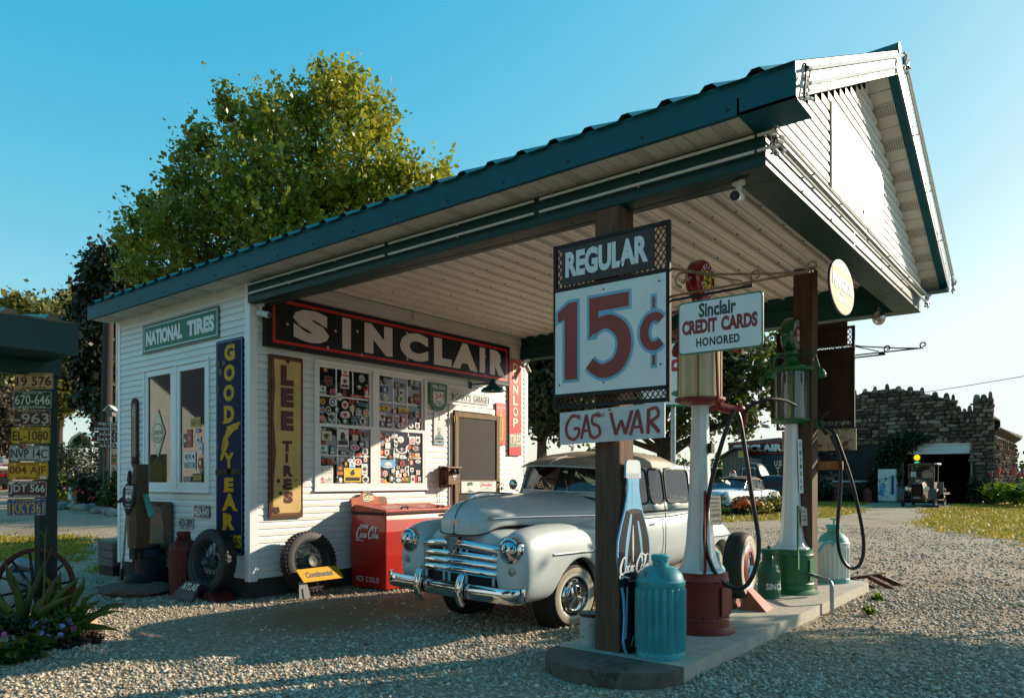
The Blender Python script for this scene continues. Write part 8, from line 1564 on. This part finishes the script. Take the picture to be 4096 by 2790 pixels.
# ---------------------------------------------------------------- left: parking lot garden
x, y = at(421, 22); t = thing('utility_pole', 'weathered timber utility pole left of the station', 'pole', (x, y, gh(x, y))); m = MB(); m.tube([(x, y, gh(x, y) - .2), (x + .05, y, 4.0), (x + .11, y, 7.0)], [.17, .155, .135], 'pole timber', 12); m.build('pole', t); m = MB(); m.tube([(x + .25, y - .1, gh(x, y)), (x + .27, y - .1, 6.2)], .02, 'galvanised pipe', 6); m.build('conduit', t)
x, y = at(445, 20); z = zh(1650, 20); t = thing('birdhouse', 'small grey birdhouse on a thin pole beside the utility pole', 'birdhouse', (x, y, gh(x, y))); m = MB(); m.cyl((x, y, gh(x, y)), (x, y, z), .02, 'galvanised pipe', n=6); m.build('pole', t); m = MB(); u = Vector((RD.x, RD.y, 0)); 
m.obox(Vector((x, y, z)), u*.08, Vector((VD.x, VD.y, 0))*.1, Vector((0, 0, .09)), 'grey timber'); m.bar(Vector((x, y, z + .05)) - u*.16, Vector((x, y, z + .19)), .25, .02, 'can white'); m.bar(Vector((x, y, z + .05)) + u*.16, Vector((x, y, z + .19)), .25, .02, 'can white'); m.build('house', t)
t = thing('plank_sign', 'stack of dark red planks with white words Welcome Friends For Life', 'sign', (*at(420, 20), gh(*at(420, 20))))
nrm = Vector((-VD.x, -VD.y, 0)); uu = Vector((RD.x, RD.y, 0))
for i, (s_, px0, py, tilt) in enumerate((('WELCOME', 372, 1693, .02), ('FRIENDS', 357, 1714, .0), ('FOR LIFE', 378, 1735, .03), ("GARY'S", 368, 1755, .02), ('GAY PARITA', 378, 1779, .06))):
    q = at(px0, 20); b = Board((q[0], q[1], zh(py + 9, 20)), uu - Vector((0, 0, tilt)), UZ, .03); b.panel([(0, 0), (1.0, 0), (1.0, .118), (0, .118)], 'brown timber'); b.write(s_, .14, .025, .14 + .085*len(s_), .095, 'can white', 1, .03, 0, 1.2); b.build('plank', t)
for px0 in (415, 440): q = at(px0, 20.05); m = MB(); m.cyl((*q, gh(*q)), (*q, zh(1690, 20)), .03, 'grey timber', n=8); m.build('post', t)
q = at(438, 20); b = Board((q[0], q[1], zh(1858, 20)), uu, UZ, .02); b.panel([(.12 + .11*math.cos(2*PI*i/16), .11 + .10*math.sin(2*PI*i/16)) for i in range(16)], PA('orange')); b.panel([(.0, .22), (.24, .21), (.25, .27), (-.01, .28)], 'grey timber'); b.ell(.12, .13, .05, .05, PA('green'), 1, 10); tag(b.build('pumpkin_sign'), 'small orange pumpkin cutout hanging below the birdhouse', 'sign')
CPx = thing('green_carport', 'green metal carport with white trim far left of the station', 'carport', (*at(325, 32), gh(*at(325, 32))))
def cp(px0, py, d): q = at(px0, d); return Vector((q[0], q[1], zh(py, d)))
prof = [(275, 1790), (278, 1770), (290, 1750), (322, 1729), (355, 1745), (367, 1755), (369, 1790)]; fr_ = [cp(a, b_, 32) for a, b_ in prof]; bk = [cp(a + 55, b_ + 6, 40) for a, b_ in prof]
m = MB(); m.grid([fr_, bk], mat('carport green', '#1d5a3a', .4).name, smooth=False); m.build('roof', CPx, auto=0); m = MB(); m.tube(fr_, .06, 'can white', 6); m.build('trim', CPx); m = MB(); m.add([cp(a, b_, 32.4) for a, b_ in prof], [tuple(range(7))[::-1]], 'carport green'); m.build('gable', CPx)
for a in (288, 366): q = at(a, 32); m = MB(); m.cyl((*q, gh(*q)), (*q, zh(1789, 32)), .07, 'galvanised pipe', n=8); m.build('post', CPx)
q = at(324, 31.9); b = Board((q[0], q[1], zh(1755, 31.9)), uu, UZ, .02); b.panel([(0, 0), (.3, 0), (.3, .11), (0, .11)], 'grey timber'); b.build('plaque', CPx)
# flower bed with rocks
bx = [(230, 20.4), (262, 20.9), (300, 20.6), (332, 20.2), (372, 20.4), (405, 19.6), (440, 19.3), (468, 18.9)]
for i, (p, d) in enumerate(bx):
    x, y = at(p, d); rock(x, y, gh(x, y) + .06, .24 + .05*(i % 3), .2, .13, 100 + i, 'edging_rock', 'pale angular rock in the row edging the left flower bed', 'edge rock' if 'edge rock' in MATS else mat('edge rock', '#8d857b', .9, var=.3, vs=3, bump=.4, bs=20).name, 'rocks edging the flower bed', i*.7)
for i, (p, d, r, lab, mm, fl) in enumerate(((300, 23, (.8, .8, .5), 'low dark shrub behind the white goose', 'dark leaves', None), (250, 22.5, (.7, .7, .45), 'rose bush with a few pink flowers at the left of the bed', 'mid leaves', 'pink petals'), (420, 21, (.8, .8, .8), 'tall dark rose bush below the plank sign', 'dark leaves', 'pink petals'), (355, 20.9, (.55, .5, .34), 'red marigold clump in the flower bed', 'dark leaves', 'red petals'), (455, 20, (.5, .5, .6), 'straggly shrub at the corner of the station', 'mid leaves', None), (395, 26, (1.5, 1.5, 1.3), 'big dark shrub under the carport edge', 'dark leaves', None), (230, 30, (1.2, 1.2, 1.0), 'dark trellis shrub at the end of the bed', 'dark leaves', None))):
    x, y = at(p, d); t, lb = bush('garden_shrub', lab, x, y, r, 2200, .085, mm, 110 + i, 'plants in the left flower bed', 'shrub')
    if fl and 'red' in fl: blooms(t, lb, 60, .05, fl, 130 + i).build('flowers', t, auto=0)
    elif fl:
        for k_ in range(9): blooms(t, lb, 1, .05, fl, 130 + i*10 + k_).build('flower', t, auto=0)
x, y = at(291, 20.6); z0 = gh(x, y); t = thing('goose_figure', 'white garden goose figure sitting in the flower bed', 'ornament', (x, y, z0)); m = MB(); m.sphere(Vector((x, y, z0 + .30)) + uu*.06, .12, 'can white', 12, (1.5, 1, .9)); m.tube(smooth_path([Vector((x, y, z0 + .34)) - uu*.06, Vector((x, y, z0 + .45)) - uu*.09, Vector((x, y, z0 + .55)) - uu*.06], 4), [.06, .055, .05, .045, .04, .035, .033, .032, .03], 'can white', 8); m.sphere(Vector((x, y, z0 + .56)) - uu*.06, .048, 'can white', 10, (1.2, 1, 1)); m.build('body', t); m = MB(); m.cyl(Vector((x, y, z0 + .56)) - uu*.1, Vector((x, y, z0 + .545)) - uu*.17, .02, PA('orange'), .005, 8); m.build('bill', t)
# red pickup at the left edge
RP = thing('red_pickup', 'red pickup truck with a white bull bar cut off by the left edge', 'truck', (*at(-85, 26), gh(*at(-85, 26))), math.atan2(VD.y - .70*RD.y, VD.x - .70*RD.x) + .06, local=True); rp = mat('pickup red', '#8e1018', .3, var=.05, coat=.5).name; G_ = []
G_ += [('windscreen', [Vector(p) for p in ((1.35, .80, 1.08), (1.25, 0, 1.10), (1.35, -.80, 1.08), (1.95, -.66, 1.58), (1.90, 0, 1.60), (1.95, .66, 1.58))])]
old_car(RP, 5, .95, [(.05, .86, .5, .95), (.12, .92, .42, 1.0), (.9, .95, .4, 1.06), (1.4, .95, .4, 1.1), (3.2, .95, .4, 1.1), (3.25, .95, .4, 1.05), (5.2, .95, .42, 1.05)], [(.1, .84, .08, .95, .5), (.3, .84, .12, 1.0, .4), (1.5, .84, .12, 1.04, .4)], [(3.4, .84, .1, .98, .4), (4.2, .84, .13, 1.02, .4), (5.1, .84, .1, 1.0, .42)], rp, .9, 4.1, .36, [(1.6, .74, 1.2, 1.5), (1.95, .74, 1.52, 1.62), (2.5, .75, 1.5, 1.67), (3.1, .74, 1.45, 1.6), (3.2, .72, 1.1, 1.2)], rp, G_)
m = MB(); m.tube([(-.08, -.95, .84), (-.12, 0, .86), (-.08, .95, .84)], .07, 'can white', 8); m.build('bull_bar', RP); m = MB(); m.box(-.02, -.9, .30, .2, .9, .52, 'can dark'); m.build('bumper', RP)
for sg in (-1, 1): m = MB(); m.box(.0, sg*.55, .66, .08, sg*.88, .78, 'lamp lens'); m.build('headlight', RP)
# carport roof with licence plate post, wheel and planter in front
x, y = at(184, 6.6); SP = thing('plate_shelter', 'dark green roofed shelter post covered with licence plates at the left edge', 'shelter', (x, y, 0)); gt = mat('green timber', '#1c2e29', .8, var=.3, vs=6, stretch=(6, 6, .6), bump=.5, bs=16).name
m = MB(); m.box(x - .07, y - .07, 0, x + .07, y + .07, zh(1475, 6.6), gt); m.build('post', SP, bevel=.006); m = MB(); za, zb_ = zh(1495, 6.4), zh(1415, 6.4); m.box(x - 4, y - .09, za, x + .10, y + .09, zb_ + .02, 'dark green beam'); m.build('beam', SP, bevel=.01)
zf0, zf1 = zh(1425, 6.2), zh(1305, 6.2); fx, fy = at(310, 6.15); m = MB(); m.box(fx - 5, fy - .02, zf0, fx, fy, zf1, 'dark green beam'); m.build('fascia', SP); pr = rib_profile(fx - 5, fx + .03); m = MB(); m.grid([[Vector((a, fy - .03, zf1 + .012 + h)) for a, h in pr], [Vector((a, fy + 2.4, zf1 + .35 + h)) for a, h in pr]][::-1], 'green roof steel', smooth=False); m.build('roof', SP, auto=0); m = MB(); m.box(fx - 5, fy, zf0, fx - .02, fy + .6, zf0 + .02, 'dark green beam'); m.build('soffit', SP)
PLT = [('19 576', 'ILLINOIS', 'DEC 94', '#cbb98e', '#4a2a22', 'tan Illinois plate reading 19 576 at the top of the post'), ('670-646', 'MISSOURI', 'TRUCK', '#14453a', '#c8d4cc', 'dark green Missouri truck plate reading 670-646'), ('-963', 'KANSAS 51', '', '#3b2019', '#b8b0a4', 'rusty brown Kansas plate reading 963'), ('EL-1080', '19 OKLAHOMA 67', 'FARM TRUCK', '#c7a80e', '#2a2414', 'yellow Oklahoma farm truck plate reading EL-1080'),
       ('NVP 14C', 'TEXAS', 'THE LONE STAR STATE', '#b9bcb6', '#1e2a3c', 'worn white Texas plate reading NVP 14C'), ('004 AJF', 'LINCOLN', 'New Mexico USA', '#d0a808', '#8a1c14', 'bright yellow New Mexico plate reading 004 AJF'), ('JDT 566', 'ARIZONA', 'GRAND CANYON STATE', '#4a1216', '#d5d0cc', 'maroon Arizona plate reading JDT 566'), ('1KKY361', 'CALIFORNIA', '', '#0d4680', '#c8a24a', 'blue California plate reading 1KKY361 at the bottom of the post')]
cuts = [1489, 1560, 1635, 1706, 1778, 1846, 1920, 1991, 2064]
for i, (s_, a, b_, bg, fg, lab) in enumerate(PLT):
    dp = 6.42; z1, z0_ = zh(cuts[i] + 2, dp), zh(cuts[i+1] - 3, dp); xl = (60, 58, 62, 57, 55, 52, 57, 58)[i]; q = at(xl, dp); hh = z1 - z0_; wd = (212 - xl)/2950*dp
    b = plate('p', (q[0] - VD.x*.01*i, q[1], z0_), uu + Vector((0, 0, (.012, -.008, .0, .01, -.012, .004, .0, .018)[i])), UZ, wd, hh, mat('plate ' + bg, bg, .4, var=.08, rust=.3 if i == 2 else .08, rcol='#4a2a1c', rs=9).name, mat('digits ' + fg, fg, .5, var=.15).name, s_, a, b_, rim='digits ' + fg, r=.016, mb=.015)
    if i == 4: b.rect(wd*.26, hh*.80, wd*.34, hh*.95, PA('navy'), 3); b.rect(wd*.34, hh*.80, wd*.44, hh*.88, PA('red'), 3)
    if i == 5: b.rect(wd*.84, hh*.05, wd*.97, hh*.18, 'sign white', 3)
    if i == 6: b.rect(wd*.03, hh*.78, wd*.15, hh*.93, 'sign white', 3); b.rect(wd*.85, hh*.82, wd*.95, hh*.93, PA('red'), 3)
    finish(b, 'license_plate', lab, grp='licence plates on the left post')
q = at(137, 6.45); c = Vector((q[0], q[1], .45)); t = thing('wagon_wheel', 'old dark wagon wheel propped against the plate post', 'wheel', (c.x, c.y, .08)); ax = Vector((-VD.x, -VD.y, .12)).normalized(); m = MB(); m.lathe([(.325, -.022), (.355, -.022), (.355, .022), (.325, .022), (.325, -.022)], c, 'brown timber', 48, ax); m.build('rim', t, auto=40); m = MB(); m.lathe([(0, .07), (.03, .07), (.045, .04), (.06, .03), (.06, -.04), (0, -.05)], c, 'dark iron', 20, ax); m.build('hub', t)
for k in range(12): d = (uu*math.cos(k*PI/6 + .2) + ax.cross(uu)*math.sin(k*PI/6 + .2)); m = MB(); m.tube([c + d*.05, c + d*.33], [.013, .010], 'dark iron', 6); m.build('spoke', t)
x, y = at(85, 6.9); t = thing('watering_can', 'pale blue galvanised watering can behind the wagon wheel', 'watering can', (x, y, .25)); m = MB(); m.lathe([(0, .0), (.15, .0), (.155, .03), (.145, .28), (.12, .30), (.11, .30)], (x, y, .25), mat('zinc blue', '#8fa3ab', .4, metal=.4, var=.15).name, 28); m.build('body', t); m = MB(); m.tube(smooth_path([Vector((x, y, .52)) - uu*.12, Vector((x, y, .62)) - uu*.05, Vector((x, y, .60)) + uu*.08, Vector((x, y, .56)) + uu*.2], 5), [.03 + .03*math.sin(i/15*PI) for i in range(16)], 'zinc blue', 8); m.build('spout', t); m = MB(); m.lathe([(.08, 0), (.085, .06), (.02, .08)], Vector((x, y, .45)) + uu*.22, 'worn white', 16); m.build('rose', t)
x, y = at(200, 6.75); t = thing('flower_pot', 'pale chipped flower pot at the foot of the plate post', 'pot', (x, y, 0)); m = MB(); m.lathe([(0, 0), (.10, 0), (.13, .26), (.145, .26), (.145, .30), (.12, .30), (.11, .05)], (x, y, 0), 'worn white', 24); m.build('pot', t)
foliage('iris blades', ['#3c4a1c', '#4f5d26', '#64702f', '#2f3d18'], .3, .4)
def iris(px0, d, n, L0, seed, lab, fan):
    x, y = at(px0, d); t = thing('iris_plant', lab, 'plant', (x, y, .1), 0, 'iris plants by the wagon wheel'); rr = random.Random(seed); m = MB()
    for i in range(n):
        a = fan[0] + (fan[1] - fan[0])*i/(n-1) + rr.uniform(-.08, .08); L_ = L0*rr.uniform(.75, 1.1); dep = rr.uniform(-.5, .4); d0 = uu*math.sin(a) + Vector((0, 0, 1))*math.cos(a) + Vector((VD.x, VD.y, 0))*dep*.4; bend = (uu*math.copysign(1, a)*.5 - Vector((0, 0, 1)))*rr.uniform(.05, .5)*abs(a); s = (Vector((-VD.x, -VD.y, .2))).cross(d0).normalized(); P_ = [Vector((x, y, .08)) + uu*rr.uniform(-.04, .04) + d0*L_*f + bend*L_*f*f for f in (0, .25, .5, .75, .92, 1)]; W_ = [q*.030*rr.uniform(.8, 1.2) for q in (.8, 1, 1, .75, .35, .02)]; mid = [p + ax_*.008 for p, ax_ in zip(P_, [Vector((-VD.x, -VD.y, 0))]*6)]
        m.add([p + s*q for p, q in zip(P_, W_)] + mid + [p - s*q for p, q in zip(P_, W_)], [(k, k+1, k+7, k+6) for k in range(5)] + [(k+6, k+7, k+13, k+12) for k in range(5)], 'iris blades', True)
    m.build('blades', t, auto=0); return t
ti = iris(105, 6.3, 22, .64, 5, 'large fan of iris blades before the wagon wheel', (-1.5, .75)); iris(250, 6.45, 14, .56, 6, 'smaller fan of iris blades right of the plate post', (-.3, 1.25))
x, y = at(163, 6.3); m = MB(); m.tube(smooth_path([(x, y, .15), Vector((x, y, .5)) + uu*.03, Vector((x, y, .8)) + uu*.035, Vector((x, y, 1.02)) + uu*.05], 5), [.009 - .0004*i for i in range(16)], 'stem', 6); m.tube(smooth_path([Vector((x, y, .68)) + uu*.035, Vector((x, y, .75)) + uu*.07, Vector((x, y, .83)) + uu*.10], 4), .006, 'brush twigs', 5); m.tube(smooth_path([Vector((x, y, .9)) + uu*.04, Vector((x, y, .97)) + uu*.0], 4), .008, 'brush twigs', 5); m.build('flower_spike', ti)
t, lb = bush('dianthus_clump', 'clump of purple flowers with pale edges spilling over the bed rocks', *at(175, 6.15), (.22, .22, .15), 3200, .035, 'mid leaves', 150); blooms(t, lb, 34, .030, 'violet edge', 151).build('petal_edges', t, auto=0); blooms(t, lb, 40, .024, 'purple petals', 151).build('flowers', t, auto=0)
t, lb = bush('dianthus_clump', 'green clump with a pink flower beside the large bed rock', *at(255, 6.4), (.18, .18, .16), 2600, .035, 'bright leaves', 152); blooms(t, lb, 6, .03, 'pink petals', 153).build('flowers', t, auto=0)
t, lb = bush('dianthus_clump', 'dark clump with magenta flowers at the left edge', *at(20, 6.1), (.22, .2, .16), 2400, .04, 'dark leaves', 154); blooms(t, lb, 12, .028, 'pink petals', 155).build('flowers', t, auto=0)
bush('leafy_weed', 'low broad leaved weed at the lower left corner', *at(45, 5.75), (.2, .2, .08), 500, .09, 'mid leaves', 156)
bm_ = mat('bed rock', '#a88a72', .9, var=.3, vs=4, bump=.5, bs=25).name
for i, (p, d, s, lab) in enumerate(((318, 6.75, (.17, .13, .10), 'long brown bed rock right of the purple flowers'), (95, 6.2, (.15, .13, .11), 'pinkish bed rock below the purple flowers'), (160, 6.15, (.12, .11, .09), 'pale bed rock in front of the purple flowers'), (65, 6.55, (.11, .1, .1), 'small bed rock by the left clump'), (300, 6.95, (.12, .1, .1), 'orange topped bed rock behind the brown one'), (20, 6.0, (.14, .12, .1), 'dark bed rock at the left edge'))): x, y = at(p, d); rock(x, y, s[2]*.6, *s, 160 + i, 'bed_rock', lab, bm_, 'rocks round the near flower bed', i*.9)
foliage('mulch bits', ['#2a1c14', '#3d2a1c', '#1f1712', '#513824'], 0., .9); t = leaf_cloud('bed_mulch', None, [(*at(150, 6.4), .01, .45, .45, .02), (*at(250, 6.35), .01, .35, .35, .02), (*at(40, 6.3), .01, .4, .4, .02)], 3500, .05, 'mulch bits', 170, shoot=.05, up=0, spread=.02); t['kind'] = 'stuff'
# weeds in the gravel
for i, (p, q_, n, lab) in enumerate(((3510, 2400, 26, 'small bright weed alone in the lit gravel on the right'), (2250, 2490, 22, 'small weed before the sedan wheel'), (2190, 2500, 16, 'tiny weed left of the sedan wheel'), (3480, 2460, 12, 'sparse weed near the island edge'))):
    d = 1.4*2950/(q_ - 1919); x, y = at(p, d); bush('gravel_weed', lab, x, y, (.06, .06, .05), n*3, .035, 'bright leaves', 180 + i, 'weeds in the gravel')
# wood beyond the fields
rr = random.Random(9); lob = []
for i in range(150):
    d = rr.uniform(95, 150); p = rr.uniform(-500, 4500); x, y = at(p, d); lob.append((x, y, gh(x, y)*.0 + rr.uniform(.5, 2.6) + (.3 if p < 900 else 0), rr.uniform(3, 6), rr.uniform(3, 6), rr.uniform(2, 4.0)))
o = leaf_cloud('distant_woods', None, lob, 26000, .9, 'mid leaves', 200, shoot=2.0, spread=.5, shell=.2); o['kind'] = 'stuff'
# trees standing outside the picture: one throws the shade across the island, an added row cuts skylight from the left
tree('roadside_tree', 'roadside tree beyond the right edge that shades the near end of the island', 11.4, -12.0, [(9.6, -11.3, 4.1, 1.1, 1.0, .95), (9.0, -11.9, 4.0, 1.0, 1.0, .9), (9.9, -10.6, 4.2, .9, .9, .8), (8.6, -12.7, 4.1, 1.0, 1.0, .95), (10.6, -12.0, 4.5, 1.0, 1.0, .8), (8.3, -13.6, 4.0, 1.1, 1.1, 1.0), (9.8, -13.2, 4.4, 1.1, 1.1, .9), (9.0, -14.6, 4.0, 1.2, 1.2, 1.0)], 16000, .14, 'mid leaves', 210, .2, shoot=.4, shell=.15)
for i, (x, y) in enumerate(((-16, 11), (-15, -7), (-13, -14))):
    rr = random.Random(220 + i); tree('skylight_blocking_tree', 'unseen dense tree added beyond the left edge to cut skylight', x, y, [(x + rr.uniform(-2, 2), y + rr.uniform(-2.4, 2.4), rr.uniform(2.2, 9.0), 2.3, 2.5, 2.0) for _ in range(9)], 6500, .42, 'dark leaves', 220 + i, .3, 'unseen trees added to cut skylight', shoot=.8, shell=.2)
NH = thing('neighbour_house', 'white clapboard house outside the left edge of the view', 'house', (-13, 22, 0)); m = MB(); m.box(-18, 17, 0, -9, 28, 3.4, 'white siding'); m.prism([Vector((-9, 17, 3.4)), Vector((-9, 28, 3.4)), Vector((-9, 22.5, 6.2))], (-9, 0, 0), 'white siding'); m.build('wall', NH); m = MB(); m.prism([Vector((-8.6, 16.6, 3.3)), Vector((-8.6, 22.5, 6.3)), Vector((-8.6, 28.4, 3.3)), Vector((-8.6, 28.4, 3.45)), Vector((-8.6, 22.5, 6.45)), Vector((-8.6, 16.6, 3.45))], (-9.8, 0, 0), 'corrugated roof'); m.build('roof', NH); m = MB(); m.box(-8.98, 20, 1, -8.96, 21.3, 2.4, 'car glass'); m.build('window', NH)
